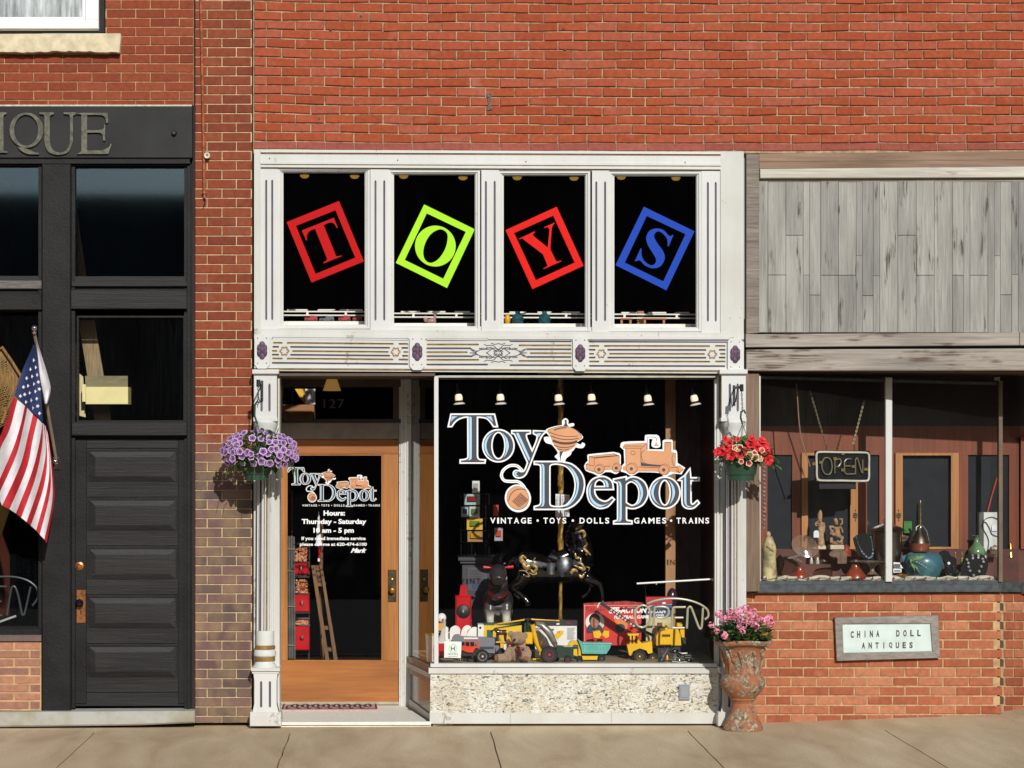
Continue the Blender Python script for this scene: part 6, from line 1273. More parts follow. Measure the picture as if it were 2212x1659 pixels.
# door mat
t = thing('door_mat', 'pink door mat with black scroll pattern in front of the oak door', 'mat', tuple(P(712, 1530, .7)))
def onfloor(u, v):
    y = .06 + (1563 - v) / 42.0 * 1.0; p = P(u, v, y); zfl = pa[0].z + (pa[2].z - pa[0].z) * ((y + .03) / 1.09); return Vector((p.x, y, zfl))
m0 = [onfloor(606, 1538), onfloor(816, 1538), onfloor(814, 1522), onfloor(612, 1522)]
def grid(u, v): a = m0[0].lerp(m0[1], u); c = m0[3].lerp(m0[2], u); return a.lerp(c, v)
b = MB(); up = Vector((0, 0, .012)); b.hull8([m0[0], m0[1], m0[1] + up, m0[0] + up, m0[3], m0[2], m0[2] + up, m0[3] + up], M('pink_mat', (196, 158, 156), .9, var=.15, scale=60)); b.build('pile', t)
b = MB(); MK = M('mat_black', (52, 42, 46), .9); e2 = Vector((0, 0, .0135))
def mrib(pts, w_):
    p = [grid(*a) + e2 for a in pts]; 
    for i in range(len(p) - 1):
        d = (p[i+1] - p[i]); n_ = Vector((-d.y, d.x, 0)).normalized() * w_; b.add([p[i] + n_, p[i+1] + n_, p[i+1] - n_, p[i] - n_], [(0, 3, 2, 1)], MK)
mrib([(.02, .1), (.98, .1)], .012); mrib([(.02, .9), (.98, .9)], .012); mrib([(.015, .1), (.015, .9)], .006); mrib([(.985, .1), (.985, .9)], .006)
for k in range(16):
    x = .08 + k * .055; sg_ = 1 if k % 2 else -1
    mrib([(x + .03 * math.cos(a * .7), .5 + sg_ * .1 + .26 * math.sin(a * .7)) for a in range(8)], .008); mrib([(x, .3), (x + .03, .5), (x + .01, .75)], .007)
b.build('scroll_border', t, 0)

# ------------------------------------------------------------------ RIGHT: antique shop in weathered boards over a brick base
AB = thing('antique_shop', 'antique shop front of weathered grey boards above an orange brick base', 'building', tuple(P(1900, 1560, .3)))
SLP = (-.573, .27)                                    # the window wall runs back to the right
GRYW = wood_mat('weathered_boards', (148, 145, 138), (186, 183, 174), 'Z', .85, 1.2, island=.36, bmp=.4, knots=(70, 62, 52))
GRYX = wood_mat('weathered_board_long', (128, 120, 110), (184, 174, 160), 'X', .85, .5, bmp=.5, knots=(96, 80, 66))
BRNX = wood_mat('brown_board_long', (126, 98, 78), (158, 130, 106), 'X', .8, .6, bmp=.4)
PALEX = wood_mat('peeling_white_board', (172, 164, 148), (232, 226, 210), 'X', .8, .45, bmp=.5, knots=(120, 112, 98))
zp = Z(1840, 340, 3.0722)
b = MB(); Yp = .0
ed = [175, 245, 383, 517, 565, 650, 787, 924, 970, 1055, 1102, 1243, 1384, 1522, 1662, 1750, 1797, 1935, 1985, 2030, 2118, 2168, 2330, 2440, 2560, 2640]
cuts = {1: [1068], 2: [763], 3: [1068], 4: [1222], 5: [1070], 6: [1070], 7: [916], 8: [1226], 9: [1074], 11: [763], 12: [1070], 14: [1070], 16: [1070], 18: [920], 19: [1220], 20: [1064], 22: [600]}
for i in range(len(ed) - 1):
    ys = [300] + cuts.get(i, []) + [1510]; j = rnd.uniform(-.004, .004)
    for y0, y1 in zip(ys, ys[1:]):
        k = j + rnd.uniform(-.0015, .0015); b.pquad([zp(ed[i] + 1, y1 - 1.6), zp(ed[i+1] - 1, y1 - 1.6), zp(ed[i+1] - 1, y0 + 1.6), zp(ed[i] + 1, y0 + 1.6)], Yp + k, .03, GRYW, .0025)
b.pbox(1640, 380, 2500, 720, Yp + .012, .03, M('gap_dark', (40, 36, 32), .9)); b.build('board_panel', AB, 0)
b = MB()
b.pquad([(1612, 332), (1640, 333), (1640, 719), (1612, 722)], -.03, .1, wood_mat('rough_sawn_post', (104, 92, 82), (160, 150, 138), 'X', .9, 1.6, bmp=.8), .004)
b.pquad([(1609, 806), (1640, 806), (1642, 1278), (1611, 1278)], .0, .1, wood_mat('brown_post', (96, 76, 60), (140, 116, 96), 'Z', .8, .8, bmp=.5), .004); b.pbox(1638, 812, 1643, 1256, .03, .1, WHITE2)
b.build('corner_post', AB)
b = MB()
b.pquad([(1640, 332), (2420, 324), (2420, 344), (1640, 349.5)], -.03, .1, BRNX, .003); b.pquad([(1640, 349.5), (2420, 344), (2420, 361), (1640, 364.5)], -.033, .1, BRNX, .003)
b.pquad([(1642, 365), (2420, 358), (2420, 382), (1642, 385)], -.045, .1, PALEX, .004); b.pbox(1642, 383, 2420, 392, -.004, .01, GRYX)
b.build('top_board', AB)
b = MB(); b.pquad([(1611, 722), (2202, 718), (2202, 746), (1611, 750)], -.035, .1, GRYX, .004); b.pquad([(2203, 718), (2420, 717), (2420, 745), (2203, 746)], -.036, .1, GRYX, .004)
b.pbox(1612, 746, 2420, 756, .03, .1, BLKIRON)
b.pquad([(1612, 755), (2420, 752), (2420, 800), (1612, 801)], -.05, .12, GRYX, .006); b.build('lower_board', AB)
b = MB()
x0, x1 = P(1609, 805, 0).x, 6.6
b.hull8([(x0, .04, P(1700, 801, 0).z), (x1, .04, P(1700, 801, 0).z), (x1, .04, P(1700, 796, 0).z), (x0, .04, P(1700, 796, 0).z), (x0, 1.4, P(1700, 801, 0).z), (x1, 1.4, P(1700, 801, 0).z), (x1, 1.4, P(1700, 796, 0).z), (x0, 1.4, P(1700, 796, 0).z)], BRN)
b.build('soffit', AB)
# window
b = MB(); SLT = M('slate_grey_sill', (78, 84, 86), .45, var=.25, scale=20, bmp=.2)
S = off(SLP, -.02)
b.pquad([(1640, 1256), (2166, 1254), (2166, 1262), (1640, 1263)], S, .08, SLT, .003); b.pquad([(1632, 1263), (2166, 1262), (2166, 1279), (1632, 1281)], off(SLP, -.06), .14, SLT, .004)
b.build('window_sill', AB); b = MB(); b.pquad([(1640, 812), (2166, 826), (2166, 832), (1640, 818)], S, .05, SLT); b.build('window_head', AB)
b = MB(); b.pbox(1913.5, 815, 1927.5, 1257, off(SLP, -.045), .05, WHITE, .004); b.build('mullion', AB); b = MB(); b.pbox(2158, 822, 2166, 1257, off(SLP, -.04), .06, M('bronze_mullion', (120, 104, 86), .45, metal=.3), .003); b.build('mullion', AB)
b = MB(); b.flat([(1640, 812), (2160, 812), (2160, 1258), (1640, 1258)], [], SLP, GLASS_R)
o_ = b.build('pane', AB, label='dusty glass of the antique shop window'); b = MB(); SL2 = (-.573 + .27 * 4.5 - 1.0 * 4.5 + .03, 1.0)
b.flat([(2164, 812), (2330, 812), (2330, 1258), (2164, 1258)], [], SL2, GLASS_R); b.build('pane', AB); b = MB(); b.pquad([(2166, 1258), (2330, 1258), (2330, 1279), (2166, 1279)], off(SL2, -.04), .1, SLT); b.build('window_sill', AB)
# brick base
b = MB(); SB_ = off(SLP, -.01)
bricks(b, 1612, 1281, 2152, 1566, 20.2, 54.8, 2010, 1983, SB_, BR_R, gap=3.4, jit=.003)
for k in range(14):
    v_ = 1281 + k * 20.2
    if k % 2 == 0: b.pbox(2146 + rnd.uniform(-1, 1), v_ + 2, 2164 + rnd.uniform(-2, 1), min(v_ + 18.8, 1553), SB_, .06, BR_R, .0035)
    else: b.pbox(2153, v_ + 1, 2160, v_ + 20, off(SLP, .0), .1, MORT_R); b.pbox(2160, v_ + 3, 2168, v_ + 18, off(SLP, .03), .1, M('joint_void', (92, 62, 46), .9))
b.pquad([(1610, 1281), (2154, 1281), (2154, 1566), (1610, 1572)], off(SLP, -.003), .2, MORT_R)
S3 = (SL2[0] + .05, 1.0); bricks(b, 2168, 1281, 2330, 1552, 20.2, 40, 2190, 2172, off(S3, -.05), BR_R, gap=3.4, jit=.003); b.pquad([(2160, 1281), (2330, 1281), (2330, 1556), (2160, 1556)], off(S3, -.036), .2, MORT_R)
b.build('base_wall', AB, 0)
# partition of glazed cupboard doors behind the goods
PT = (.55, .10); REDW = wood_mat('red_brown_panel', (104, 48, 18), (136, 66, 28), 'Z', .5, .5, bmp=.1); TANW = wood_mat('tan_door_frame', (164, 106, 52), (196, 138, 76), 'Z', .5, .6, bmp=.1); DKGL = M('dark_cupboard_glass', (44, 48, 52), .2, var=.1)
zq = Z(1800, 900, 2.9105)
b = MB()
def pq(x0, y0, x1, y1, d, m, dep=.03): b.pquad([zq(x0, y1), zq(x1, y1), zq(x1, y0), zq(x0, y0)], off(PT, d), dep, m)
pq(180, -300, 2900, 1700, .05, REDW, .05); pq(180, -300, 2900, 480, .02, M('partition_shade', (46, 42, 42), .8))  # beam shadow on the upper partition is painted in as charcoal
for x0, x1 in ((180, 345), (525, 595), (1005, 1070), (1160, 1275), (1740, 1805), (2105, 2180)): pq(x0, 690, x1, 1380, .02, REDW)
pq(180, 480, 2900, 690, .021, REDW); pq(180, 1376, 2900, 1700, .0, M('dark_red_dresser', (92, 46, 32), .5, var=.2)); pq(300, 690, 1000, 1376, .045, DKGL); pq(1000, 690, 2900, 1376, .046, DKGL)
for x0, x1, g0, g1 in ((595, 1003, 640, 948), (1278, 1738, 1330, 1682)):
    for a, c_ in ((x0, g0), (g1, x1)): pq(a, 676, c_, 1376, -.01, TANW)
    pq(g0, 676, g1, 694, -.009, TANW); pq(g0, 1360, g1, 1376, -.009, TANW)
pq(2190, 560, 2900, 1376, -.02, REDW)
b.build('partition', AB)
b = MB()
for cx, cy in ((985, 1130), (1300, 1130)):
    for k in range(8): a = k * .785; c = V3(*zq(cx + 12 * math.cos(a), cy + 16 * math.sin(a)), off(PT, -.014)); b.ell(tuple(c), (.007, .004, .009), BRZ, 8, 5)
    b.ell(tuple(V3(*zq(cx, cy), off(PT, -.016))), (.008, .006, .008), BRZ, 8, 5); b.ell(tuple(V3(*zq(cx, cy - 36), off(PT, -.014))), (.004, .004, .008), BRZ, 8, 5); b.ell(tuple(V3(*zq(cx, cy + 36), off(PT, -.014))), (.004, .004, .008), BRZ, 8, 5)
b.build('door_pull', AB)
b = MB(); zs_ = P(1800, 1258, .3).z - .005; x0 = P(1611, 1258, .1).x
b.hull8([(x0, .12, zs_ - .06), (4.6, .69, zs_ - .06), (4.6, .69, zs_), (x0, .12, zs_), (x0, 1.2, zs_ - .06), (4.6, 1.3, zs_ - .06), (4.6, 1.3, zs_), (x0, 1.2, zs_)], M('white_cloth_base', (206, 196, 176), .8, var=.1, scale=10, bmp=.5, bscale=12))
b.hull8([(4.61, .95, zs_ - .06), (6.6, 2.95, zs_ - .06), (6.6, 2.95, zs_), (4.61, .95, zs_), (4.6, 1.3, zs_ - .06), (6.6, 3.6, zs_ - .06), (6.6, 3.6, zs_), (4.6, 1.3, zs_)], M('white_cloth_base', (206, 196, 176), .8)); b.build('display_floor', AB, 0)
b = MB(); cp = [P(1648 + i * 8, 1249.5 + 1.2 * math.sin(i * .7), off(SLP, .07)) for i in range(64)]; b.tube(cp, [PX(5 + 1.3 * math.sin(i * 1.3 + math.sin(i)), 0) for i in range(64)], M('white_cloth_base', (206, 196, 176), .8), 8); b.build('cloth_roll', AB)
b = MB(); b.box(x0 - .02, x0, .13, 3, 0, 3.0, DARKIN); b.build('side_wall', AB, 0)

# ---- goods in the antique window
GY = .16
def ga(u, d=GY): return P(u, 1250, off(SLP, d))
def gz(x, y, z, d=GY): return V3(*z(x, y), off(SLP, d))
z1, z2 = Z(1880, 1260, 6.1444), Z(2180, 1200, 5.8211)
def lathe_z(b, z, cx, prof, m, d, n=20, k=6.1444):
    """profile given in crop positions: (half width, y)"""
    c = gz(cx, prof[0][1], z, d); s = PX(.86406 / k, c.y); b.lathe((c.x, c.y, 0), [(r * s, gz(cx, y, z, d).z) for r, y in prof], m, n)
    return s
t = thing('carved_figurine', 'tall ivory coloured carved figurine at the left edge of the antique window', 'figurine', tuple(ga(1650))); IV = M('old_ivory', (206, 192, 140), .5, var=.35, scale=16, bmp=.3)
b = MB(); lathe_z(b, z1, 265, [(115, 1190), (112, 1100), (108, 900), (100, 780), (112, 700), (95, 620), (70, 560), (50, 500)], IV, .10); b.build('body', t); b = MB(); c = gz(250, 470, z1, .1); b.ell(tuple(c), (.02, .02, .026), M('ivory_face', (180, 150, 120), .5)); b.tube([gz(225, 640, z1, .06), gz(300, 700, z1, .05), gz(330, 760, z1, .06)], [.008, .014, .008], M('gold_paint', (168, 140, 70), .4, metal=.3), 8); b.build('head', t)
t = thing('carved_mask', 'carved mask with a reddish side on the left jamb of the antique window', 'mask', tuple(gz(200, 240, z1, .1))); b = MB()
for y in range(-560, 420, 62): b.ell(tuple(gz(185, y, z1, .09)), (.013, .013, .011), M('grey_beads', (150, 146, 150), .4, var=.4, scale=40), 10, 7)
b.build('bead_string', t); b = MB(); b.ell(tuple(gz(205, 110, z1, .11)), (.014, .02, .034), M('red_brown_mask', (160, 84, 54), .5, var=.3)); b.build('face', t)
SAND = M('sandstone_carving', (178, 142, 104), .75, var=.3, scale=30, bmp=.4, bscale=70)
t = thing('standing_figurine', 'standing sandstone figurine with a tall headdress and white price tag', 'figurine', tuple(gz(1060, 690, z1, .34))); b = MB(); D = .34; k = PX(.86406 / 6.1444, ga(2040, D).y)
def st(pts, r): b.tube([gz(x, y, z1, D + dd) for x, y, dd in pts], [q_ * k for q_ in r], SAND, 10)
st([(1060, 660, 0), (1060, 590, 0), (1050, 480, 0), (1055, 420, 0), (1050, 350, 0), (1045, 290, 0)], [62, 58, 55, 48, 38, 50]); st([(1040, 270, 0), (1040, 220, 0), (1045, 160, .01), (1050, 90, .01)], [34, 38, 40, 14]); st([(1000, 280, 0), (970, 310, -.01), (980, 335, -.02), (1010, 330, -.03)], [20, 18, 14, 12]); st([(1095, 285, 0), (1115, 340, 0), (1110, 430, -.01)], [20, 16, 13])
b.blob('body', t, SAND, .0055, smooth_it=2); b = MB(); b.box(*(lambda p, q_: (p.x, q_.x, p.y - .02, p.y + .03, q_.z, p.z))(gz(1005, 640, z1, D), gz(1122, 690, z1, D)), M('pale_base', (214, 200, 168), .7), bev=.003); b.build('base', t)
b = MB(); pt = [zz for zz in (z1(948, 515), z1(1030, 515), z1(1030, 430), z1(1008, 405), z1(970, 405), z1(948, 430))]; b.pquad(pt, off(SLP, D - .06), .002, PAPER); b.build('price_tag', t); 
t = thing('seated_figurine', 'seated sandstone figurine with crossed leg and arched halo', 'figurine', tuple(gz(1295, 690, z1, .34))); b = MB()
st([(1310, 480, 0), (1305, 420, 0), (1300, 350, 0)], [56, 46, 50]); st([(1300, 320, 0), (1290, 260, 0), (1270, 220, .0)], [28, 36, 30]); st([(1330, 230, .02), (1385, 230, .02), (1385, 300, .02), (1345, 330, .02)], [16, 18, 16, 12]); st([(1250, 350, 0), (1195, 345, 0), (1215, 420, -.02), (1260, 400, -.03)], [22, 22, 18, 16]); st([(1350, 350, 0), (1380, 380, 0), (1395, 450, -.01)], [22, 18, 14])
st([(1330, 480, -.02), (1230, 460, -.04), (1190, 440, -.04)], [40, 28, 20]); st([(1330, 490, -.03), (1390, 520, -.05), (1370, 580, -.05), (1330, 590, -.05)], [36, 28, 22, 14]); st([(1215, 480, 0), (1220, 600, 0)], [28, 28]); st([(1300, 570, .02), (1300, 620, .02)], [100, 105]); st([(1310, 560, -.03), (1330, 600, -.04)], [18, 12])
b.blob('body', t, SAND, .0055, smooth_it=2); b = MB(); b.box(*(lambda p, q_: (p.x, q_.x, p.y - .03, p.y + .03, q_.z, p.z))(gz(1196, 628, z1, D), gz(1392, 690, z1, D)), M('pale_base', (214, 200, 168), .7), bev=.003); b.build('base', t)
PRS = glass_mat('pressed_glass', .16, (206, 184, 164), 1.5, .12, (236, 226, 216))
t = thing('glass_plate', 'round pinkish pressed glass plate standing behind the bird figure', 'plate', tuple(gz(800, 800, z1, .25))); b = MB(); c = gz(810, 650, z1, .25); b.lathe(tuple(c), [(0, 0), (.055, -.004), (.078, -.018), (.081, -.018), (.057, 0), (0, .004)], PRS, 30, 'Y', T=Matrix.Translation(c) @ Matrix.Rotation(.45, 4, 'Y') @ Matrix.Scale(1.35, 4, (1, 0, 0)) @ Matrix.Translation(-c)); b.build('plate', t)
BRWN = M('dark_bird_carving', (120, 106, 88), .4, var=.4, scale=40)
t = thing('bird_figure', 'low brown carved bird with spread wings', 'figurine', tuple(gz(680, 900, z1, .16))); b = MB(); b.tube([gz(545, 835, z1), gz(620, 820, z1), gz(680, 860, z1), gz(800, 905, z1)], [.004, .012, .016, .005], BRWN, 8, sx=.6); b.tube([gz(650, 820, z1), gz(720, 790, z1), gz(795, 795, z1)], [.012, .01, .004], BRWN, 8, sx=.5); b.build('body', t)
t = thing('glass_horse_head', 'clear pressed glass horse head bookend', 'bookend', tuple(gz(1390, 915, z1, .22))); b = MB(); b.pquad(path('1315,915 1320,850 ~1300,820 1200,800 1185,770 ~1220,730 ~1330,712 1440,720 1460,760 1455,915', z1, 4), off(SLP, .22), .03, PRS, .004); b.build('head', t)
for cx, lab in ((912, 'small clear glass shaker left of its twin'), (1008, 'small pale shaker right of its twin')):
    t = thing('glass_shaker', lab, 'shaker', tuple(gz(cx, 920, z1, .2))); b = MB(); lathe_z(b, z1, cx, [(28, 920), (30, 880), (20, 845), (14, 820), (0, 815)], M('pale_shaker', (206, 200, 190), .25, var=.2), .2, 14); b.build('body', t)
OR = M('orange_red_lamp', (150, 62, 38), .3, var=.2, coat=.3)
for cx, pr, lab in ((735, [(150, 1130), (140, 1095), (80, 1050), (52, 1010), (50, 970), (0, 965)], 'low orange red oil lamp base, left one, below the bird figure'), (1590, [(170, 1140), (165, 1100), (110, 1030), (70, 970), (62, 930), (64, 925)], 'orange red oil lamp base with grey collar, right one')):
    t = thing('oil_lamp', lab, 'oil lamp', tuple(gz(cx, 1135, z1, .12))); b = MB(); lathe_z(b, z1, cx, pr, OR, .12, 24); b.build('base', t)
    if cx > 1000: b = MB(); lathe_z(b, z1, cx, [(48, 930), (46, 870), (40, 855), (0, 855)], M('grey_collar', (96, 88, 82), .5, metal=.4), .12, 16); b.build('collar', t)
t = thing('orange_jar', 'small orange red lidded jar behind the glass horse head', 'jar', tuple(gz(1450, 800, z1, .32))); b = MB(); lathe_z(b, z1, 1448, [(78, 800), (84, 740), (60, 700), (50, 660), (26, 630), (0, 625)], OR, .32, 18); b.build('jar', t)
VEL = M('black_velvet', (14, 14, 18), .9); BEAD = M('turquoise_beads', (150, 190, 200), .25, var=.5, scale=60)
t = thing('necklace_stand', 'black velvet neck stand with turquoise bead necklace', 'necklace stand', tuple(gz(1720, 850, z1, .2))); b = MB(); b.pquad(path('1560,530 ~1620,480 ~1720,445 ~1820,480 1860,560 ~1880,700 1880,850 1760,850 ~1650,780 ~1590,650', z1, 4), off(SLP, .2), .03, VEL, .006); b.build('stand', t)
b = MB(); pp = path('~1600,510 ~1650,650 ~1700,750 ~1790,830 ~1850,780 ~1850,650 ~1825,500', z1, 5, False)
for i, (u, v) in enumerate(pp): r_ = .0035 + (.004 if 8 < i < 24 and i % 2 else 0); b.ell(tuple(P(u, v, off(SLP, .192))), r_, BEAD, 8, 6)
b.build('necklace', t)
t = thing('samovar', 'large aged silver samovar behind the white mullion', 'samovar', tuple(gz(2060, 1100, z1, .3))); b = MB(); lathe_z(b, z1, 2080, [(120, 1140), (150, 1000), (190, 880), (215, 760), (222, 600), (225, 480), (230, 430), (285, 410), (270, 395), (200, 350), (110, 320), (60, 300), (50, 250), (64, 232), (0, 228)], SILVER, .3, 32); b.build('body', t); b = MB(); b.cyl(gz(1800, 408, z1, .3), gz(1860, 400, z1, .3), .008, SILVER); b.tube([gz(2440, 900, z1, .2), gz(2420, 860, z1, .18), gz(2470, 830, z1, .17)], .012, SILVER, 8); b.build('handle', t)
t = thing('glass_dish', 'clear glass footed dish below the necklace stand', 'dish', tuple(gz(1840, 1100, z1, .1))); b = MB(); lathe_z(b, z1, 1850, [(90, 1080), (40, 1040), (26, 980), (90, 920), (130, 900), (125, 895)], PRS, .1, 22); b.build('dish', t)
# right half
t = thing('copper_kettle', 'copper and silver kettle with tall hoop handle behind the blue jardiniere', 'kettle', tuple(gz(690, 1040, z2, .3)))
b = MB(); COP = M('copper_band', (176, 104, 80), .3, metal=.6); lathe_z(b, z2, 690, [(120, 1045), (140, 1020), (150, 920)], COP, .3, 26, 5.8211); lathe_z(b, z2, 690, [(152, 918), (130, 860), (100, 800), (60, 740), (40, 700), (0, 690)], SILVER, .3, 26, 5.8211); b.build('body', t)
b = MB(); b.tube([gz(x, y, z2, .3) for x, y in ((840, 940), (790, 740), (740, 670), (690, 655), (640, 690), (645, 950))], .006, CHROME, 8); b.build('handle', t); b = MB(); b.tube([gz(560, 880, z2, .28), gz(570, 760, z2, .26), gz(545, 710, z2, .25)], [.02, .012, .009], BLKIRON, 8); b.build('spout', t)
t = thing('brass_lamp', 'tall slim brass lamp base behind the kettle', 'lamp base', tuple(gz(705, 690, z2, .42))); b = MB(); lathe_z(b, z2, 705, [(30, 700), (12, 640), (20, 600), (8, 560), (18, 500), (10, 460), (14, 430), (8, 380), (14, 340), (8, 300), (0, 285)], M('dull_brass', (150, 136, 76), .3, metal=.8), .42, 14, 5.8211); b.build('stem', t)
JB = nodes('jardiniere_glaze'); m, tt, bb, o = JB; n = noise(tt, 26, 4); n2 = noise(tt, 9, 3)
cc = mixc(tt, ramp(tt, n2.outputs[0], [(.48, (0, 0, 0)), (.58, (255, 255, 255))]).outputs[0], (58, 100, 112), (70, 116, 120)); tt.links.new(cc, bb.inputs['Base Color']); bb.inputs['Roughness'].default_value = .3; GLZ = m
t = thing('jardiniere', 'round blue green pottery bowl with leaves and a pink berry band', 'pottery bowl', tuple(gz(740, 1430, z2, .14))); b = MB(); lathe_z(b, z2, 745, [(200, 1440), (230, 1400), (285, 1280), (290, 1180), (260, 1100), (215, 1065), (205, 1060), (195, 1070)], GLZ, .19, 34, 5.8211)
b.pquad([z2(425, 1110), z2(500, 1090), z2(460, 1200)], off(SLP, .18), .02, GLZ, .003); b.pquad([z2(1000, 1080), z2(1075, 1110), z2(1040, 1250), z2(1010, 1200)], off(SLP, .18), .02, GLZ, .003); b.build('bowl', t)
b = MB(); LFG = M('pottery_leaf_green', (110, 150, 84), .4, var=.3, scale=40); s = PX(.86406 / 5.8211, 1.0)
def onb(x, y):
    dx = (x - 745); r_ = 285 if 1150 < y < 1320 else (250 if y <= 1150 else 240); dy_ = math.sqrt(max(0, r_ * r_ - dx * dx)) * s * .97
    p = gz(x, y, z2, .19); p.y -= dy_ * 1.0; return p
for x0, y0, x1, y1 in ((520, 1200, 620, 1080), (520, 1200, 680, 1090), (530, 1180, 760, 1110), (540, 1160, 800, 1150), (530, 1200, 590, 1340), (540, 1220, 650, 1350), (620, 1130, 830, 1120), (740, 1170, 900, 1130), (520, 1180, 560, 1110)):
    b.tube([onb(x0 + (x1-x0)*f_, y0 + (y1-y0)*f_ - 18*math.sin(3.1*f_)) for f_ in (0, .3, .6, 1)], [.002, .009, .008, .001], LFG, 6, sx=.4)
b.build('leaves', t); b = MB()
for k in range(11): f_ = k / 10; b.ell(tuple(onb(600 + 310 * f_, 1180 + 190 * f_)), (.007, .004, .006), M('pink_berries', (190, 140, 130), .4), 8, 6)
for k in range(4): b.ell(tuple(onb(900 + 30 * k, 1160 + 5 * k)), (.007, .004, .006), M('pink_berries', (190, 140, 130), .4), 8, 6)
b.build('berry_band', t)
t = thing('paper_card', 'small printed white card leaning beside the blue bowl', 'card', tuple(gz(380, 1340, z2, .1))); b = MB(); b.pquad([z2(312, 1195), z2(400, 1200), z2(455, 1285), z2(320, 1285)], off(SLP, .1), .003, PAPER); b.pquad([z2(310, 1290), z2(430, 1295), z2(430, 1345), z2(310, 1350)], off(SLP, .09), .003, PAPER)
for y in (1225, 1255, 1315): b.pbox(*z2(325, y), *z2(415, y + 16), off(SLP, .088), .002, M('print_black', (40, 40, 44), .6))
b.build('card', t)
t = thing('jewellery_bust', 'black velvet bust with large pearl necklace and earrings', 'jewellery bust', tuple(gz(1500, 1420, z2, .14))); b = MB(); b.pquad(path('1390,1090 ~1450,1080 ~1600,1085 1640,1110 ~1690,1200 ~1680,1300 1640,1410 1330,1420 ~1290,1300 ~1340,1180', z2, 4), off(SLP, .14), .05, VEL, .008); b.build('bust', t)
PEARL = M('clear_beads', (170, 172, 168), .12, var=.4, scale=80, coat=.5)
b = MB()
for x, y in ((1380, 1160), (1400, 1210), (1405, 1265), (1425, 1320), (1480, 1390), (1560, 1330), (1590, 1260), (1620, 1190), (1610, 1150), (1465, 1140), (1545, 1130), (1465, 1100), (1548, 1100)): b.ell(tuple(gz(x, y, z2, .132)), .012, PEARL, 10, 8)
b.build('necklace', t)
t = thing('jewellery_stand', 'small black stand with white disc brooch beside the blue bowl', 'jewellery stand', tuple(gz(1120, 1300, z2, .14))); b = MB(); b.pquad(path('985,1060 ~1050,1025 1120,1040 1140,1100 1230,1140 1240,1300 1080,1400 1060,1200', z2, 3), off(SLP, .16), .03, VEL, .005); b.build('stand', t); b = MB(); c = gz(1118, 1212, z2, .15); b.lathe(tuple(c), [(0, -.006), (.011, -.004), (.012, 0)], PAPER, 14, 'Y')
for x, y in ((1100, 1265), (1180, 1260), (1185, 1300), (1120, 1330)): b.ell(tuple(gz(x, y, z2, .145)), .008, CHROME, 8, 6)
b.build('brooches', t)
AMB = M('gilt_bottle', (176, 160, 110), .15, metal=.6, var=.4, scale=60)
for cx, y0, y1, lab in ((1215, 1250, 1040, 'slim gilt perfume bottle, left one'), (1308, 1250, 1030, 'slim gilt perfume bottle, right one')):
    t = thing('perfume_bottle', lab, 'perfume bottle', tuple(gz(cx, y0, z2, .2))); b = MB(); lathe_z(b, z2, cx, [(26, y0), (30, y0 - 60), (18, y0 - 110), (10, y0 - 150), (14, y0 - 180), (0, y1)], AMB, .2, 14, 5.8211); b.build('bottle', t)
GGL = M('green_glass', (104, 140, 100), .1, var=.3, coat=.4); t = thing('green_vase', 'pale green glass vase with a slim neck', 'vase', tuple(gz(1520, 1100, z2, .28))); b = MB(); lathe_z(b, z2, 1525, [(110, 1130), (130, 1060), (115, 1000), (60, 940), (36, 880), (34, 840), (70, 806), (66, 804)], GGL, .28, 24, 5.8211); b.build('body', t)
t = thing('white_appliance', 'white rectangular appliance panel with looped grey cord', 'appliance', tuple(gz(1700, 1130, z2, .34))); b = MB(); b.pbox(*z2(1560, 470), *z2(1900, 1140), off(SLP, .34), .08, M('white_enamel', (210, 214, 208), .4), .004); b.build('panel', t); b = MB(); ntube_ = lambda s_: b.tube([V3(u, v, off(SLP, .33)) for u, v in path(s_, z2, 6, False)], .0035, M('grey_cord', (86, 92, 96), .5), 8)
ntube_('~1840,575 ~1750,540 ~1650,570 ~1610,680 ~1680,820 ~1700,900 ~1690,1000'); ntube_('~1600,680 ~1620,620 ~1660,620 ~1710,700 ~1750,790 ~1840,825'); b.build('cord', t); b = MB(); b.pquad(path('1750,745 1745,680 ~1770,640 ~1810,660 1830,740', z2, 3), off(SLP, .325), .002, PAPER); b.build('paper_label', t)
t = thing('extension_wire', 'thin orange cord rising above the white appliance', 'cord', tuple(gz(1680, 470, z2, .36))); b = MB(); b.tube([gz(1680, 470, z2, .36), gz(1740, 240, z2, .36), gz(1810, 0, z2, .36), gz(1900, -260, z2, .37)], .006, M('orange_cord', (190, 70, 40), .5), 8); b.build('cord', t)
t = thing('brass_bell', 'small bright brass bell shape right of the bronze mullion', 'bell', tuple(P(2185, 1208, 1.05))); b = MB(); c = P(2183, 1190, 1.05); b.lathe(tuple(c), [(.03, -.05), (.02, -.01), (.012, .03), (.006, .06), (0, .065)], BRASS, 16); b.build('bell', t)
t = thing('green_box', 'green cardboard behind the kettle in the antique window', 'box', tuple(gz(520, 760, z2, .4))); b = MB(); b.pbox(*z2(465, 600), *z2(580, 770), off(SLP, .42), .03, M('leaf_green_card', (60, 130, 56), .6)); b.build('card', t)
t = thing('table_runner_lights', 'string of tiny coloured lights along the sill of the antique window', 'string lights', tuple(ga(1900, .03))); b = MB(); wi = M('green_wire', (50, 66, 50), .6)
b.tube([P(1650 + i * 8, 1249 + 2.5 * math.sin(i * 1.1), off(SLP, .03)) for i in range(64)], .0018, wi, 5); b.build('wire', t); b = MB()
cl = [M('bulb_red', (150, 40, 40), .2), M('bulb_green', (40, 90, 60), .2), M('bulb_amber', (170, 130, 60), .2)]
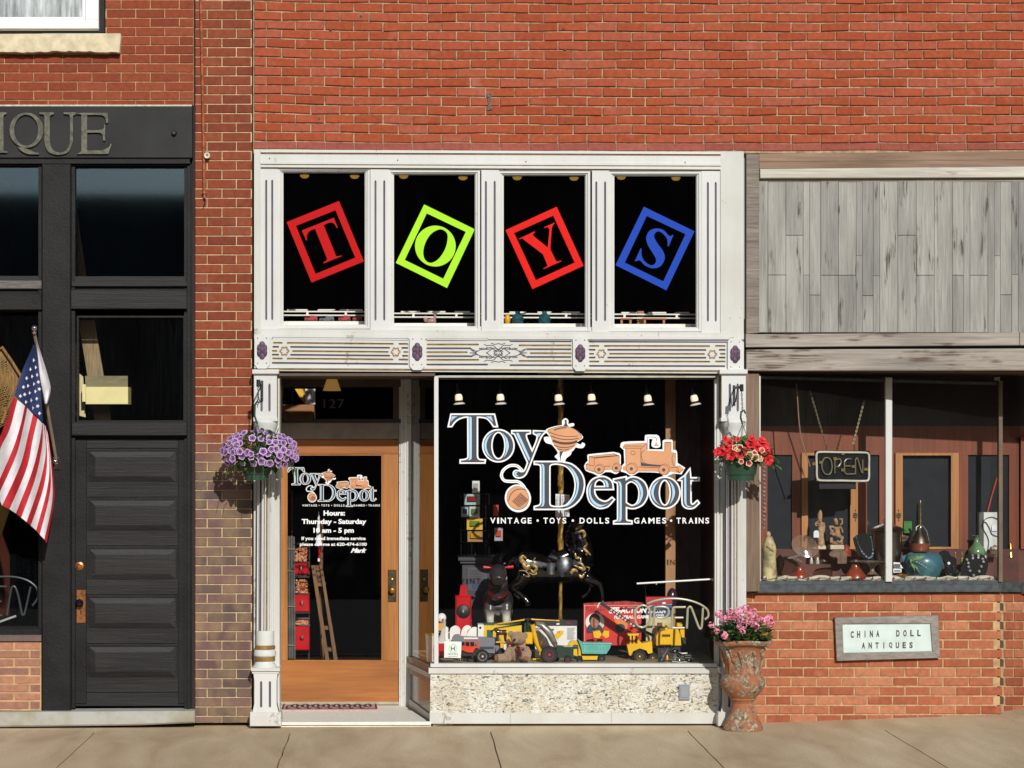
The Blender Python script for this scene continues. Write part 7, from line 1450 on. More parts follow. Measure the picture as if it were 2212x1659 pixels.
for i in range(22): c = P(1655 + i * 23, 1249, off(SLP, .025)); b.tube([c + Vector((0, 0, .012)), c, c - Vector((0, 0, .016))], [.003, .006, .001], cl[i % 3], 6)
b.build('bulbs', t)
for cx, y0, hw_, hh, dd, m_, z_, lab in ((1790, 905, 300, 40, .12, 0, z1, 'wide clear glass cake stand under the necklace stand'), (1100, 920, 60, 70, .2, 1, z1, 'small silver lidded pot beside the pale shaker'), (430, 1100, 70, 330, .3, 2, z1, 'dark brown bottle behind the ivory figurine'), (470, 880, 70, 80, .3, 0, z2, 'cut crystal stopper bottle beside the samovar'), (1790, 1120, 80, 180, .25, 0, z2, 'clear glass jar with pale blue lid beside the green vase'), (1180, 1430, 130, 130, .1, 3, z2, 'dark green glass bowl right of the blue pottery bowl'), (430, 1420, 90, 60, .08, 4, z2, 'small amber glass dish at the foot of the white mullion')):
    t = thing('glass_dish' if m_ in (0, 3, 4) else 'small_pot', lab, 'glassware' if m_ in (0, 3, 4) else 'pot', tuple(gz(cx, y0, z_, dd))); b = MB(); lathe_z(b, z_, cx, [(hw_ * .55, y0), (hw_ * .6, y0 - hh * .2), (hw_, y0 - hh * .6), (hw_ * .9, y0 - hh * .8), (hw_ * .4, y0 - hh * .9), (0, y0 - hh)], [PRS, SILVER, M('dark_bottle', (40, 28, 22), .15), M('bottle_green', (22, 40, 34), .1, coat=.5), M('amber_glass', (140, 90, 40), .15)][m_], dd, 20, 6.1444 if z_ is z1 else 5.8211); b.build('body', t)
# hanging neon OPEN sign
t = thing('neon_sign', 'rectangular neon OPEN sign hung on two chains in the antique window', 'neon sign', tuple(P(1821, 1040, off(SLP, .08)))); NW = M('neon_white_tube', (206, 204, 190), .25, coat=.3); D = .09
b = MB(); b.pbox(*zq(690, 660), *zq(1090, 885), off(SLP, D + .02), .02, M('black_acrylic', (22, 22, 26), .3), .004); b.pbox(*zq(720, 885), *zq(990, 940), off(SLP, D + .03), .05, BLKIRON, .004); b.build('backing', t)
b = MB(); b.tube([P(u, v, off(SLP, D)) for u, v in path('~702,690 ~720,670 ~890,672 ~1065,675 ~1084,695 ~1084,780 ~1083,860 ~1065,880 ~890,878 ~725,876 ~706,855 ~704,780', zq, 3)], .0085, NW, 8, True); b.build('border_tube', t)
b = MB(); DN = M('dim_neon_tube', (112, 110, 84), .3)
for s_ in ('~740,770 ~760,715 ~800,720 ~815,775 ~800,828 ~760,825', ):  b.tube([P(u, v, off(SLP, D)) for u, v in path(s_, zq, 5)], .006, DN, 8, True)
for s_ in ('835,825 835,730 ~870,720 ~880,745 ~860,775 840,775', '955,720 ~925,720 905,740 905,810 ~920,830 980,828', '910,772 950,772', '985,830 985,725 ~1000,715 1030,820 1038,825 1038,725'): b.tube([P(u, v, off(SLP, D)) for u, v in path(s_, zq, 5, False)], .006, DN, 8)
b.build('letters', t)
b = MB()
for x, y in ((685, 755), (735, 745), (838, 718), (895, 680), (895, 800), (970, 775), (1062, 795), (715, 870)): b.pbox(*zq(x - 12, y - 10), *zq(x + 12, y + 10), off(SLP, D - .005), .02, M('brass_clip', (150, 120, 60), .4, metal=.5), .002)
b.build('clips', t)
def chain(b, pts, n, r_, m, Yv=None):
    a = [Vector(p) for p in pts]
    for i in range(n):
        f_ = (i + .5) / n * (len(a) - 1); j = min(int(f_), len(a) - 2); c = a[j].lerp(a[j+1], f_ - j); d = (a[j+1] - a[j]).normalized(); L2 = sum((a[q+1] - a[q]).length for q in range(len(a)-1)) / n * .68
        side = Vector((1, 0, 0)) if i % 2 else Vector((0, 1, 0)); side = (side - d * side.dot(d)).normalized()
        b.tube([c + d * L2 * math.cos(q * .785) * .95 + side * L2 * .5 * math.sin(q * .785) for q in range(8)], r_, m, 5, True)
CH = M('chain_gilt', (150, 140, 110), .4, metal=.6)
b = MB(); chain(b, [P(*zq(655, 225), off(SLP, D)), P(*zq(768, 612), off(SLP, D))], 26, .0028, CH); b.build('chain', t); b = MB(); chain(b, [P(*zq(1050, 295), off(SLP, D)), P(*zq(968, 612), off(SLP, D))], 22, .0028, CH); b.build('chain', t)
b = MB()
for x in (770, 975): b.tube([P(*zq(x - 8, 612), off(SLP, D)), P(*zq(x + 4, 625), off(SLP, D)), P(*zq(x, 665), off(SLP, D))], .003, BLKIRON, 6)
b.build('hook', t)
t = thing('dangling_wire', 'loose tan cord hanging down left of the antique OPEN sign', 'cord', tuple(P(*zq(655, 775), off(SLP, .1)))); b = MB(); b.tube([P(u, v, off(SLP, .1)) for u, v in path('~555,170 ~565,300 ~575,450 ~590,560 ~620,660 ~655,775', zq, 6, False)], .005, M('tan_cord', (150, 120, 92), .6), 6); b.build('cord', t)
# sign on the bricks
zsn = Z(2000, 1450, 3.95); t = thing('shop_sign', 'wood framed pale sign reading CHINA DOLL ANTIQUES on the brick base', 'sign', tuple(P(1918, 1420, off(SLP, -.05))))
FRW = wood_mat('sign_frame_wood', (118, 110, 102), (160, 152, 142), 'X', .85, .6, bmp=.5)
o4 = [zsn(345, 372), zsn(1365, 350), zsn(1385, 770), zsn(365, 800)]; i4 = [zsn(420, 434), zsn(1290, 430), zsn(1310, 703), zsn(430, 720)]
b = MB()
for k in range(4):
    j = (k + 1) % 4; e_ = .25 / 1; b.pquad([o4[k], o4[j], i4[j], i4[k]], off(SLP, -.06 - .001 * (k % 2)), .045, FRW, .003)
b.build('frame', t); b = MB(); b.pquad(i4, off(SLP, -.045), .03, M('pale_sign_panel', (206, 222, 214), .4, var=.06)); pnl = b.build('panel', t)
b = MB(); LT = M('sign_letter_brown', (96, 82, 66), .6, var=.3, scale=60)
def stencil(word, x0, x1, y0, y1, dy):
    n = len(word); st_ = (x1 - x0) / (n - .25) if n > 1 else 0
    for i, ch in enumerate(word):
        if ch == ' ': continue
        wd = st_ * (.5 if ch != 'I' else .14); xx = x0 + st_ * i + (st_ * .18 if ch == 'I' else 0); yy = dy * (xx - x0)
        text(b, ch, *zsn(xx, y0 + yy), *zsn(xx + wd, y1 + yy), off(SLP, -.0465), LT, .045)
stencil('CHINA', 500, 800, 505, 572, -.03); stencil('DOLL', 950, 1210, 495, 560, -.02); stencil('ANTIQUES', 610, 1130, 617, 678, -.01); b.build('lettering', pnl, 0)

# ------------------------------------------------------------------ hanging baskets
def flower(b, p, n, r, mats, lobes=5):
    """a trumpet bloom facing n: dark throat, body, pale rim"""
    n = n.normalized(); a = n.orthogonal().normalized(); c = n.cross(a); k = lobes * 4; rot = rnd.uniform(0, 6)
    rings = [(.0, -.25), (.26, -.12), (.74, .06), (1.0, .04)]; vs = []
    for rr, h in rings[1:]:
        for i in range(k):
            q = 2 * math.pi * i / k + rot; w_ = rr * (1 + (.10 if rr > .5 else .02) * math.cos(lobes * (q - rot)))
            vs.append(p + (a * math.cos(q) + c * math.sin(q)) * r * w_ + n * r * (h + .05 * math.sin(lobes * q + rot)))
    o = [p + n * r * rings[0][1]] + vs
    b.add(o, [(0, 1 + i, 1 + (i+1) % k) for i in range(k)], mats[0])
    b.add(o, [(1 + i, 1 + k + i, 1 + k + (i+1) % k, 1 + (i+1) % k) for i in range(k)], mats[1]); b.add(o, [(1 + k + i, 1 + 2*k + i, 1 + 2*k + (i+1) % k, 1 + k + (i+1) % k) for i in range(k)], mats[2])
def leaf(b, p, d, up, l, w_, m):
    d = d.normalized(); s_ = d.cross(up); s_ = s_.normalized() if s_.length > 1e-4 else d.orthogonal().normalized(); u_ = s_.cross(d)
    b.add([p, p + d*l*.35 + s_*w_ + u_*w_*.25, p + d*l*.4 + u_*0, p + d*l*.35 - s_*w_ + u_*w_*.25, p + d*l - u_*l*.15, p + d*l*.75 + s_*w_*.7, p + d*l*.75 - s_*w_*.7], [(0, 2, 1), (0, 3, 2), (1, 2, 5), (2, 3, 6), (2, 4, 5), (2, 6, 4)], m)
def leafmat(name, c0, c1):
    m, t, bb, o = nodes(name); g_ = t.nodes.new('ShaderNodeNewGeometry'); t.links.new(ramp(t, g_.outputs['Random Per Island'], [(0, c0), (1, c1)]).outputs[0], bb.inputs['Base Color']); bb.inputs['Roughness'].default_value = .5
    bb.inputs['Subsurface Weight'].default_value = 0; return m
LEAF = leafmat('leaf_green', (46, 78, 30), (98, 130, 58)); LEAF2 = leafmat('leaf_dark_green', (34, 66, 28), (80, 120, 52))
POT = M('green_plastic_pot', (44, 74, 56), .4, var=.1)
def rdir():
    while True:
        d = Vector((rnd.uniform(-1, 1), rnd.uniform(-1, 1), rnd.uniform(-1, 1)))
        if .05 < d.length < 1: return d.normalized()
def bracket(cu, pv, tipu, lab, mirror):
    Yb_ = -.12; t = thing('plant_bracket', lab, 'plant bracket', tuple(P(cu, pv, Yb_))); b = MB(); s = PX(1, -.2)
    tip = P(tipu, pv - 2, -.44); root = P(cu, pv + 3, Yb_); low = P(cu, pv + 32, Yb_)
    b.pbox(cu - 2.6, pv - 6, cu + 2.6, pv + 38, Yb_ - .008, .009, BLKIRON, .002); b.build('back_plate', t)
    b = MB(); b.tube([root, root + Vector((0, -.1, .012)), tip], .009, BLKIRON, 8, sx=.5); b.tube([low, low + Vector((0, -.08, .01)), (root + tip) / 2 + Vector((0, .02, .0)), tip + Vector((0, .06, -.004))], .007, BLKIRON, 8, sx=.6); b.tube([tip + Vector((0, 0, .02)), tip, tip + Vector((0, -.008, -.03))], .014, BLKIRON, 8); b.build('arm', t); return tip
# purple petunias
PUR = [M('petunia_throat', (58, 22, 62), .6), M('petunia_body', (126, 84, 140), .6, var=.1), M('petunia_rim', (196, 166, 204), .6, var=.08)]
tip = bracket(566, 828, 558, 'black iron bracket on the left white pilaster block', 1)
cen = P(562, 978, -.42); s = PX(1, -.42); t = thing('hanging_basket', 'hanging green basket overflowing with purple petunias at the left pilaster', 'hanging basket', tuple(P(555, 1036, -.42)))
b = MB(); pc = P(555, 1000, -.42); zz = lambda v: P(555, v, -.42).z
b.lathe((pc.x, pc.y, 0), [(0, zz(1037)), (25*s, zz(1037)), (26*s, zz(1025)), (28.5*s, zz(1024)), (34*s, zz(1003)), (36*s, zz(1000)), (34*s, zz(999)), (0, zz(1001))], POT, 30); b.build('pot', t)
b = MB(); chain(b, [tip + Vector((0, 0, -.02)), P(556, 880, -.44)], 9, .0022, BLKIRON); b.build('chain', t)
b = MB(); hk = P(556, 880, -.44); b.tube([hk + Vector((.012, 0, .03)), hk + Vector((0, 0, .045)), hk + Vector((-.018, 0, .02)), hk + Vector((-.02, 0, -.06)), hk + Vector((0, 0, -.12))], .007, POT, 8)
for a in range(3): b.cyl(hk + Vector((0, 0, -.12)), (pc.x + 34*s*math.cos(a*2.09+.6), pc.y + 34*s*math.sin(a*2.09+.6), zz(1000)), .0025, POT, n=5)
b.build('hook', t)
b = MB(); fb = MB()
for i in range(520):
    d = rdir(); r_ = rnd.uniform(.45, .95)
    p = cen + Vector((d.x * 76*s * r_, d.y * 70*s * r_, d.z * (46 if d.z > 0 else 34)*s * r_))
    if p.z < zz(1014) and (Vector((p.x, p.y)) - Vector((pc.x, pc.y))).length < 40*s: continue
    leaf(fb, p, d + rdir() * .7, Vector((0, 0, 1)), rnd.uniform(10, 20)*s, rnd.uniform(3, 6)*s, LEAF2)
for i in range(18):
    a = rnd.uniform(0, 6.3); p = cen + Vector((math.cos(a) * 60*s, math.sin(a) * 55*s, -20*s)); fb.tube([p, p + Vector((math.cos(a)*14*s, math.sin(a)*14*s, -10*s)), p + Vector((math.cos(a)*20*s, math.sin(a)*18*s, -34*s))], .002, LEAF2, 4)
fo = fb.build('foliage', t, 0)
n_ = 0; used_ = []
while n_ < 112:
    d = rdir()
    if d.y > .55 or d.z < -.72: continue
    p = cen + Vector((d.x * 79*s, d.y * 72*s, d.z * (48 if d.z > 0 else 40)*s)) * 1.0 + rdir() * 4*s
    if any((p - q).length < 10.5*s for q in used_) and rnd.random() < .93: n_ += .02; continue
    used_.append(p); flower(b, p, d + Vector((0, -.55, .15)) + rdir() * .3, rnd.uniform(6.6, 8.6)*s, PUR); n_ += 1
b.build('blossoms', t, 25)
# red and striped blooms
tip = bracket(1586, 838, 1602, 'black iron bracket on the right white pilaster block', -1)
REDP = [M('red_throat', (90, 8, 14), .6), M('red_petal', (206, 14, 26), .55, var=.1), M('red_petal_edge', (220, 26, 36), .55, var=.1)]; STRP = [M('striped_throat', (150, 24, 24), .6), M('striped_star', (196, 50, 44), .6, var=.2), M('striped_rim', (240, 206, 170), .6)]
cen = P(1608, 982, -.42); t = thing('hanging_basket', 'hanging green basket of red and red-white petunias at the right pilaster', 'hanging basket', tuple(P(1601, 1037, -.42)))
b = MB(); pc = P(1601, 1000, -.42); zz = lambda v: P(1601, v, -.42).z
b.lathe((pc.x, pc.y, 0), [(0, zz(1038)), (28*s, zz(1038)), (29.5*s, zz(1026)), (32*s, zz(1025)), (36*s, zz(999)), (38*s, zz(995)), (36*s, zz(994)), (0, zz(997))], POT, 30); b.build('pot', t)
b = MB(); hk = P(1604, 890, -.44); chain(b, [tip + Vector((0, 0, -.03)), hk], 9, .0022, BLKIRON); b.build('chain', t)
b = MB(); b.tube([hk + Vector((.022, 0, -.012)), hk + Vector((.012, 0, .012)), hk + Vector((-.01, 0, .004)), hk + Vector((-.014, 0, -.04)), hk + Vector((0, 0, -.09))], .007, POT, 8)
for a in range(3): b.cyl(hk + Vector((0, 0, -.09)), (pc.x + 36*s*math.cos(a*2.09+.3), pc.y + 36*s*math.sin(a*2.09+.3), zz(995)), .0025, POT, n=5)
b.build('hook', t)
fb = MB(); b = MB()
for i in range(430):
    d = rdir(); r_ = rnd.uniform(.35, 1.0); p = cen + Vector((d.x * 62*s * r_, d.y * 58*s * r_, d.z * (30 if d.z > 0 else 22)*s * r_ + 4*s))
    if d.z < 0 and (Vector((p.x, p.y)) - Vector((pc.x, pc.y))).length < 40*s and p.z < zz(1004): continue
    leaf(fb, p, d + rdir() * .6, Vector((0, 0, 1)), rnd.uniform(10, 18)*s, rnd.uniform(3, 5.5)*s, LEAF)
for q in range(26): a = rnd.uniform(-1.2, 1.2); p = cen + Vector((62*s + rnd.uniform(-14, 8)*s, rnd.uniform(-20, 20)*s, -10*s + rnd.uniform(-16, 10)*s)); leaf(fb, p, Vector((1, -.3, -.6)) + rdir() * .5, Vector((0, 0, 1)), 14*s, 5*s, LEAF)
for q in range(10): p = cen + Vector((-56*s + rnd.uniform(-4, 12)*s, rnd.uniform(-20, 10)*s, -14*s + rnd.uniform(-6, 8)*s)); leaf(fb, p, Vector((-1, -.3, -.3)) + rdir() * .5, Vector((0, 0, 1)), 12*s, 4.5*s, LEAF)
fb.build('foliage', t, 0)
zr2 = Z(1740, 900, 4.609)
for x, y, r_ in ((380, 950, 10), (300, 1050, 12), (250, 1060, 10), (400, 1090, 12.5), (505, 1085, 11), (560, 1050, 10), (630, 965, 11.5), (710, 1005, 11), (770, 960, 10.5), (820, 1035, 10), (765, 920, 8.5), (840, 1155, 11.5), (350, 1010, 9), (640, 900, 8), (800, 990, 9), (690, 950, 8), (330, 900, 6), (480, 910, 6)):
    u, v = zr2(x, y); p = P(u, v, -.42 - 46*s * math.sqrt(max(.1, 1 - ((u - 1608) / 72) ** 2))); flower(b, p, (p - cen) + Vector((0, -.2, .06)) + rdir() * .08, r_*s, REDP)
for x, y, r_ in ((450, 1010, 7), (505, 1010, 7.5), (620, 1095, 8), (670, 1080, 8), (690, 1125, 8), (740, 1135, 7), (760, 1040, 6.5), (612, 1190, 7), (520, 1170, 6), (480, 1025, 6.5), (640, 1110, 7), (720, 1120, 7)):
    u, v = zr2(x, y); p = P(u, v, -.42 - 50*s * math.sqrt(max(.1, 1 - ((u - 1608) / 72) ** 2))); flower(b, p, (p - cen) + Vector((0, -.3, .02)) + rdir() * .08, r_*s, STRP)
for i in range(16):
    d = rdir(); d.y = abs(d.y); d.z = abs(d.z) * .6; p = cen + Vector((d.x * 62*s, d.y * 56*s, d.z * 32*s)); flower(b, p, d, 10*s, REDP)
b.build('blossoms', t, 25)

# ------------------------------------------------------------------ terracotta urn with geraniums
def terracotta():
    m, t, bb, o = nodes('terracotta_weathered'); n = noise(t, 9, 6); n2 = noise(t, 40, 6, None, .8); sx = t.nodes.new('ShaderNodeSeparateXYZ'); tc = t.nodes.new('ShaderNodeTexCoord'); t.links.new(tc.outputs['Object'], sx.inputs[0])
    mr = t.nodes.new('ShaderNodeMapRange'); t.links.new(n.outputs[0], mr.inputs[0]); mr.inputs[1].default_value = .38; mr.inputs[2].default_value = .6
    c = mixc(t, mr.outputs[0], (156, 96, 62), ramp(t, n2.outputs[0], [(.35, (84, 76, 62)), (.5, (132, 120, 98)), (.66, (190, 178, 150))]).outputs[0])
    t.links.new(c, bb.inputs['Base Color']); bb.inputs['Roughness'].default_value = .85; bump(t, bb, n2.outputs[0], .6, .008); return m
TC = terracotta(); YU = -.30; uc = 1604.5; t = thing('urn_planter', 'tall terracotta urn with worn relief carving on the sidewalk', 'urn', tuple(P(uc, 1572, YU)))
s = PX(1, YU); X = (P(uc, 1480, YU).x, YU, 0); zu = lambda v: P(uc, v, YU).z; gz0 = zu(1572) - .002; sh = lambda v: max(0.0, zu(v) - zu(1572))
b = MB(); b.lathe(X, [(43*s, 0.001), (44*s, sh(1568)), (41*s, sh(1558)), (33*s, sh(1544)), (25*s, sh(1528)), (22.5*s, sh(1514)), (25*s, sh(1508)), (28.5*s, sh(1506)), (28*s, sh(1503))], TC, 40); b.build('foot', t)
b = MB(); b.lathe(X, [(28*s, sh(1503)), (36*s, sh(1494)), (46*s, sh(1481)), (49*s, sh(1471)), (48.5*s, sh(1463)), (44*s, sh(1456)), (38.5*s, sh(1452))], TC, 40); b.build('bulge', t)
b = MB(); b.lathe(X, [(38.5*s, sh(1453)), (40*s, sh(1430)), (43.5*s, sh(1405)), (48*s, sh(1393)), (53*s, sh(1389))], TC, 40)
for k in range(150):
    a = rnd.uniform(0, 6.28); f_ = rnd.random(); v = 1450 - 52 * f_; r_ = (37.5 + 9 * f_ ** 1.5)*s
    if math.sin(a * 3 + f_ * 2) > -.2: b.ell((X[0] + r_*math.cos(a), X[1] + r_*math.sin(a), sh(v)), (rnd.uniform(2, 4.5)*s, rnd.uniform(2, 3.5)*s, rnd.uniform(2.5, 5)*s), TC, 8, 6)
for k in range(9):
    a = k * .698 + .3; b.tube([(X[0] + (39 + 8*q*q)*s*math.cos(a + .1*math.sin(q*4)), X[1] + (39 + 8*q*q)*s*math.sin(a + .1*math.sin(q*4)), sh(1446 - 48*q)) for q in (0, .3, .6, .9, 1)], [2*s, 4*s, 5*s, 4*s, 3*s], TC, 8)
b.build('relief_band', t)
b = MB(); vs_ = []; k = 64
prof = [(53*s, 1390), (61*s, 1386), (63.5*s, 1381), (62*s, 1377), (55*s, 1377), (50*s, 1384)]
for r_, v in prof:
    for j in range(k): a = 2*math.pi*j/k; w_ = 1 + .012*math.sin(5*a + 1) + .008 * math.sin(13 * a); vs_.append((X[0] + r_*w_*math.cos(a), X[1] + r_*w_*math.sin(a), sh(v) + .006*math.sin(3*a)))
b.add(vs_, [(i*k+j, i*k+(j+1) % k, (i+1)*k+(j+1) % k, (i+1)*k+j) for i in range(len(prof)-1) for j in range(k)], TC); b.lathe(X, [(0, sh(1384)), (52*s, sh(1384))], M('potting_soil', (48, 36, 28), .95), 24); b.build('rim', t)
t = thing('geranium', 'pink geranium with dense green leaves growing in the urn', 'geranium', (X[0], X[1], sh(1384)))
PK = leafmat('geranium_pink', (222, 106, 142), (246, 172, 192)); b = MB(); fb = MB(); sb_ = MB()
for i in range(330):
    a = rnd.uniform(0, 6.28); rr = math.sqrt(rnd.random()) * 60*s; h = rnd.uniform(0, 38)*s * (1.1 - (rr/(66*s))**2 * .6); p = Vector((X[0] + rr*math.cos(a), X[1] + rr*math.sin(a)*.95, sh(1378) + h)); leaf(fb, p, Vector((math.cos(a), math.sin(a), .5)) + rdir() * .6, Vector((0, 0, 1)), rnd.uniform(11, 18)*s, rnd.uniform(5, 9)*s, LEAF2)
fb.build('foliage', t, 0)
zge = Z(1700, 1450, 4.1475)
CLU = [(325, 470, 38, -.05), (385, 530, 30, -.12), (465, 570, 40, -.2), (400, 345, 48, 0), (455, 400, 46, -.06), (525, 380, 44, -.05), (600, 320, 50, 0), (680, 300, 52, .04), (640, 385, 56, -.1), (720, 350, 46, 0), (770, 390, 48, -.04), (640, 480, 56, -.18), (650, 530, 34, -.2), (745, 450, 48, -.12), (790, 490, 46, -.14), (870, 410, 46, .0), (930, 400, 46, .05), (940, 455, 44, 0), (710, 420, 44, -.1), (580, 400, 40, -.04), (560, 350, 40, .08), (840, 430, 34, .1), (510, 320, 34, .12), (760, 320, 40, .14)]
for x, y, r_, dd in CLU:
    u, v = zge(x, y); c = Vector(P(u, v, YU + dd)); R_ = PX(r_ / 4.1475 * .86406, YU) * .95; sb_.tube([Vector((X[0] + (c.x - X[0]) * .3, X[1] + dd * .3, sh(1376))), (c + Vector((X[0], X[1], sh(1360)))) / 2, c], .003, LEAF, 5)
    for q in range(int(30 * (R_ / (9*s)) ** 1.3)):
        d = rdir(); p = c + d * R_ * rnd.uniform(.75, 1.02); n = (d + rdir() * .5).normalized(); a1 = n.orthogonal().normalized(); a2 = n.cross(a1); r5 = rnd.uniform(2.4, 3.6)*s
        for w5 in range(5): qa = w5 * 1.257 + rnd.uniform(-.1, .1); dv_ = (a1*math.cos(qa) + a2*math.sin(qa)); sd = n.cross(dv_); b.add([p, p + dv_*r5*.6 + sd*r5*.42, p + dv_*r5 + n*r5*.2, p + dv_*r5*.6 - sd*r5*.42], [(0, 1, 2, 3)], PK)
b.build('blossoms', t, 0); sb_.build('stems', t)

# ------------------------------------------------------------------ flag on the black front
zfl = lambda x, y: (x * .2292, 829.5 + y * .2292)
t = thing('flag', 'stars and stripes flag hanging from a pole on the black shop front', 'flag', tuple(P(122, 998, -.03)))
FR_, FW_, FB_ = M('flag_red', (190, 28, 40), .7, var=.12, scale=20), M('flag_white', (226, 222, 224), .7, var=.06, scale=14), M('flag_blue', (34, 48, 96), .7, var=.15, scale=20)
def fy(u, v): return -.78 + .0035 * u + .00035 * (v - 830) + .018 * math.sin(u * .16 + v * .018)
BND = ['130,125 60,330 0,500 -130,760', '165,150 90,430 0,620 -75,950', '235,205 190,400 110,640 -50,1000', '258,225 215,430 150,680 -20,1060', '310,285 265,480 190,770 20,1145', '355,325 310,520 250,800 90,1180', '400,370 370,560 300,830 150,1220', '405,372 395,600 330,900 200,1260', '412,375 430,650 370,950 250,1300', '420,385 445,700 410,980 290,1335', '430,400 465,760 440,1010 340,1380', '440,430 478,820 465,1060 375,1420', '448,460 490,880 490,1120 418,1465', '455,480 505,900 510,1100 440,1500']
CUR = [path(' '.join('~' + q for q in s_.split()), zfl, 6, False) for s_ in BND]
b = MB(); NS = 3
for k in range(13):
    A_, B_ = CUR[k], CUR[k+1]; vs_ = []; m_ = len(A_)
    for j in range(NS + 1):
        for i in range(m_):
            u = A_[i][0] + (B_[i][0] - A_[i][0]) * j / NS; v = A_[i][1] + (B_[i][1] - A_[i][1]) * j / NS; vs_.append(P(u, v, fy(u, v)))
    b.add(vs_, [(j*m_+i, j*m_+i+1, (j+1)*m_+i+1, (j+1)*m_+i) for j in range(NS) for i in range(m_-1)], FR_ if k % 2 == 0 else FW_)
cl_ = b.build('stripes', t, 60)
b = MB(); zca = Z(0, 800, 3.95)
LE = path('~330,240 ~290,340 ~240,450 ~190,590 ~140,745', zca, 5, False); RE = path('~352,262 ~372,380 ~390,600 ~410,800 ~425,1010', zca, 5, False); vs_ = []; m_ = len(LE)
for j in range(7):
    for i in range(m_): u = LE[i][0] + (RE[i][0] - LE[i][0]) * j / 6; v = LE[i][1] + (RE[i][1] - LE[i][1]) * j / 6; vs_.append(P(u, v, fy(u, v) - .003))
b.add(vs_, [(j*m_+i, j*m_+i+1, (j+1)*m_+i+1, (j+1)*m_+i) for j in range(6) for i in range(m_-1)], FB_)
for x, y in ((328, 397), (348, 468), (296, 487), (312, 557), (362, 542), (260, 575), (330, 632), (272, 650), (230, 662), (345, 705), (288, 720), (242, 735), (200, 752), (360, 777), (302, 793), (252, 810), (372, 850), (318, 868), (388, 922), (378, 612), (388, 682)):
    u, v = zca(x, y); c = P(u, v, fy(u, v) - .006); sp = []
    for q in range(10): a = q * .6283 + rnd.uniform(-.1, .1) * 0 + .3; r_ = (.0155 if q % 2 == 0 else .0068); sp.append((c.x + r_*math.sin(a), c.y, c.z + r_*math.cos(a)))
    b.add([tuple(c)] + sp, [(0, 1 + (q+1) % 10, 1 + q) for q in range(10)], FW_)
b.build('canton', t, 60)
b = MB(); LE = path('~345,170 ~370,330 ~395,560 ~430,740 ~445,830', zca, 5, False); RE = path('~352,165 ~420,380 ~470,540 ~500,680 ~470,820', zca, 5, False); vs_ = []; m_ = len(LE)
for j in range(5):
    for i in range(m_): u = LE[i][0] + (RE[i][0] - LE[i][0]) * j / 4; v = LE[i][1] + (RE[i][1] - LE[i][1]) * j / 4; vs_.append(P(u, v, fy(u, v) + .02 + .02 * math.sin(j * 1.5)))
b.add(vs_, [(j*m_+i, j*m_+i+1, (j+1)*m_+i+1, (j+1)*m_+i) for j in range(4) for i in range(m_-1)], FW_); b.build('folded_edge', t, 60)
b = MB(); POL = M('tan_flag_pole', (128, 112, 94), .5, var=.1); b.cyl(P(75, 722, -.47), P(121, 990, -.1), .012, POL, n=12); b.build('pole', t)
b = MB(); c = P(74.5, 709, -.49); s = PX(1, -.49); b.ell(tuple(c), (6.5*s, 6.5*s, 6.5*s), CHROME, 16, 12); b.lathe((c.x, c.y, c.z), [(3.5*s, -13*s), (5.5*s, -9*s), (3*s, -6*s)], CHROME, 14); b.build('finial', t)
b = MB(); b.pbox(117, 987, 130, 1014, -.035, .016, CHROME, .004); b.cyl(P(119, 985, -.06), P(122, 1000, -.03), .018, CHROME); c = P(119, 997, -.07); b.lathe(tuple(c), [(.006, -.012), (.013, -.01), (.014, .03)], CHROME, 14, 'Y'); b.build('bracket', t)
# other things on and in the black front
t = thing('iron_pipe', 'thin rusty iron pipe running down the brick pier', 'pipe', tuple(P(442, 445, -.02))); b = MB(); pts_ = [P(433.5, -60, -.01), P(434, 20, -.01), P(439, 260, -.012), P(441, 410, -.012), P(442, 428, -.012)]; b.tube(pts_, .0098, RUST, 10); b.build('pipe', t); b = MB(); b.lathe(tuple(P(441.5, 417, -.012)), [(.016, -.006), (.019, 0), (.016, .006)], M('pipe_clamp', (150, 120, 90), .5, metal=.4), 12); b.tube([P(442, 428, -.012), P(444, 433, -.014), P(442, 440, -.02), P(439, 446, -.025)], .004, BLKIRON, 6); b.build('end_hook', t)
t = thing('insulator_knob', 'white porcelain knob on the brick pier beside the rusty pipe', 'insulator', tuple(P(448, 337, -.02))); b = MB(); c = P(448, 337, .0); b.lathe(tuple(c), [(0, -.034), (.008, -.035), (.011, -.042), (.021, -.045), (.024, -.038), (.02, -.026), (.016, -.018), (.022, -.01), (.022, .006)], M('porcelain', (224, 216, 190), .2), 18, 'Y'); b.ell((c.x, c.y - .037, c.z), (.006, .006, .006), BLKIRON, 8, 6); b.build('knob', t)
zla = Z(0, 800, 3.95); Y = .5
t = thing('light_box', 'cream metal box standing inside the transom of the black door', 'box', tuple(P(225, 880, .2))); b = MB(); CRM = M('cream_enamel', (226, 214, 150), .5, var=.04); b.pbox(*zla(845, 660), *zla(1265, 832), .16, .2, CRM, .003); b.pbox(*zla(812, 635), *zla(845, 806), .17, .16, CRM); b.build('box', t); b = MB(); q = [P(*zla(845, 660), .165), P(*zla(1262, 660), .165), P(*zla(1262, 552), .36), P(*zla(840, 552), .36)]; b.add(q, [(0, 1, 2, 3)], M('cream_lid', (150, 142, 108), .6)); b.build('lid', t, 0)
t = thing('wooden_board', 'long tan board leaning behind the transom of the black door', 'board', tuple(P(215, 908, .45))); b = MB(); b.pquad([zla(775, 0), zla(930, 0), zla(1100, 1005), zla(935, 1005)], .42, .03, mm); b.build('board', t); b = MB(); b.pquad([zla(785, 530), zla(820, 560), zla(845, 960), zla(785, 945)], .3, .02, M('pale_card_strip', (206, 190, 140), .6)); b.build('strip', t)
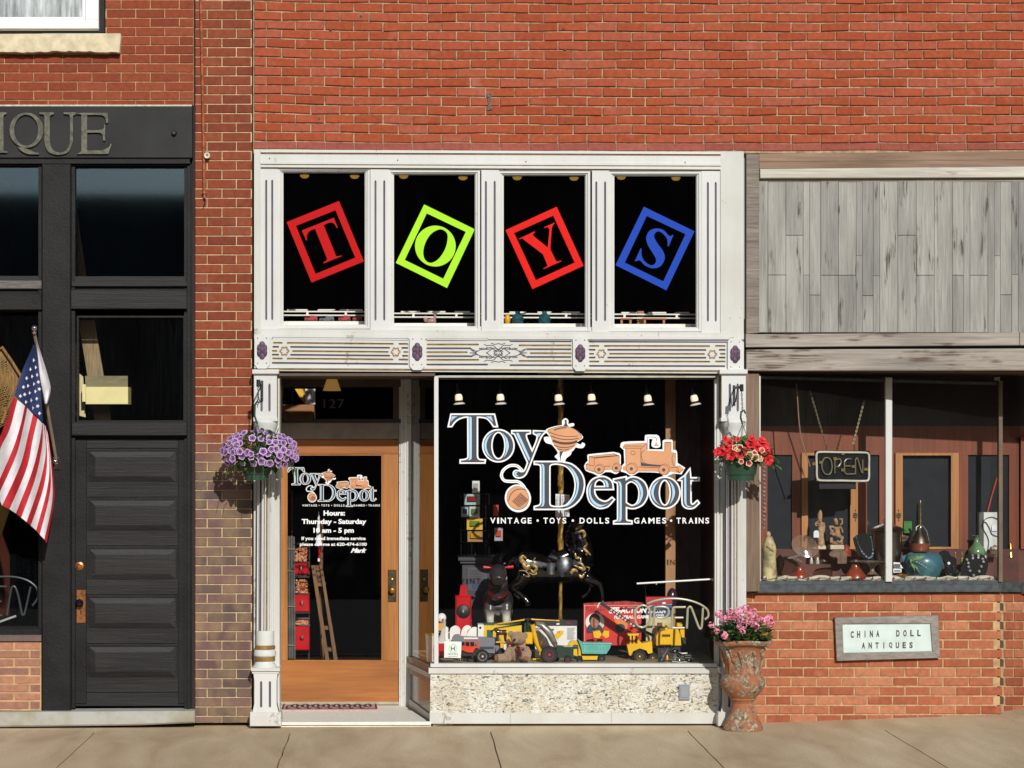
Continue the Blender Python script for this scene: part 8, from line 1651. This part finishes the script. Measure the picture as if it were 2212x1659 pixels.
t = thing('wicker_chair', 'tan woven wicker chair back behind the left display window', 'wicker chair', tuple(P(20, 1000, .4))); WK = wood_mat('wicker', (96, 70, 34), (176, 136, 72), 'Z', .7, 1, bmp=.5); b = MB(); Yk = .28
b.tube([P(*zla(-40, 320), Yk), P(*zla(20, 270), Yk), P(*zla(110, 400), Yk), P(*zla(210, 560), Yk), P(*zla(160, 700), Yk), P(*zla(60, 900), Yk), P(*zla(20, 1020), Yk)], .013, WK, 10); b.build('frame', t); b = MB()
for k in range(44): x = -60 + k * 6; y0 = 330 + k * 8; b.tube([P(*zla(x + 40 + rnd.uniform(-8, 8), y0), Yk + .015), P(*zla(x + 30, y0 + 160), Yk + .0), P(*zla(x - 40, y0 + 330 + rnd.uniform(-60, 60)), Yk + .02)], rnd.uniform(.003, .006), WK, 5)
for k in range(30): y = 400 + k * 22; b.tube([P(*zla(-60, y + 60), Yk + .01), P(*zla(30, y), Yk), P(*zla(min(170, 60 + k * 6), y - 20 + rnd.uniform(-10, 10)), Yk + .008)], rnd.uniform(.003, .006), WK, 5)
b.pquad([zla(-60, 300), zla(20, 290), zla(120, 430), zla(185, 580), zla(60, 870), zla(-60, 1050)], Yk + .03, .02, WK); b.build('weave', t)
zlb = Z(0, 1200, 3.4562); Y = .2
t = thing('neon_sign', 'dim neon OPEN sign low in the black shop window behind the flag', 'neon sign', tuple(P(40, 1330, Y))); DG = M('dim_grey_tube', (64, 72, 74), .3); b = MB(); NTB = lambda s_, r_=.008, m=DG: b.tube([P(u, v, Y) for u, v in path(s_, zlb, 6, False)], r_, m, 8)
NTB('60,1170 ~100,930 ~130,925 ~160,1010 190,1165 ~210,1160 265,920'); NTB('-60,920 60,920'); NTB('-60,1050 15,1050'); NTB('-60,1170 20,1170'); b.build('letters', t); b = MB(); NTB('~-120,840 ~0,835 ~140,840 ~250,875 ~320,940 ~325,1020 ~280,1085'); b.build('arc_tube', t); b = MB(); b.tube([P(u, v, Y - .05) for u, v in path('-60,1245 0,1225 140,1175', zlb, 4, False)], .009, M('pale_rod', (170, 176, 178), .4), 8); b.build('rod', t)
t = thing('mustard_sheet', 'mustard yellow panel seen below the flag in the black shop window', 'panel', tuple(P(10, 1150, .5))); b = MB(); b.pquad([(-60, 1060), (28, 1080), (0, 1165), (-60, 1170)], .4, .02, M('mustard_panel', (150, 122, 40), .6)); b.build('panel', t)
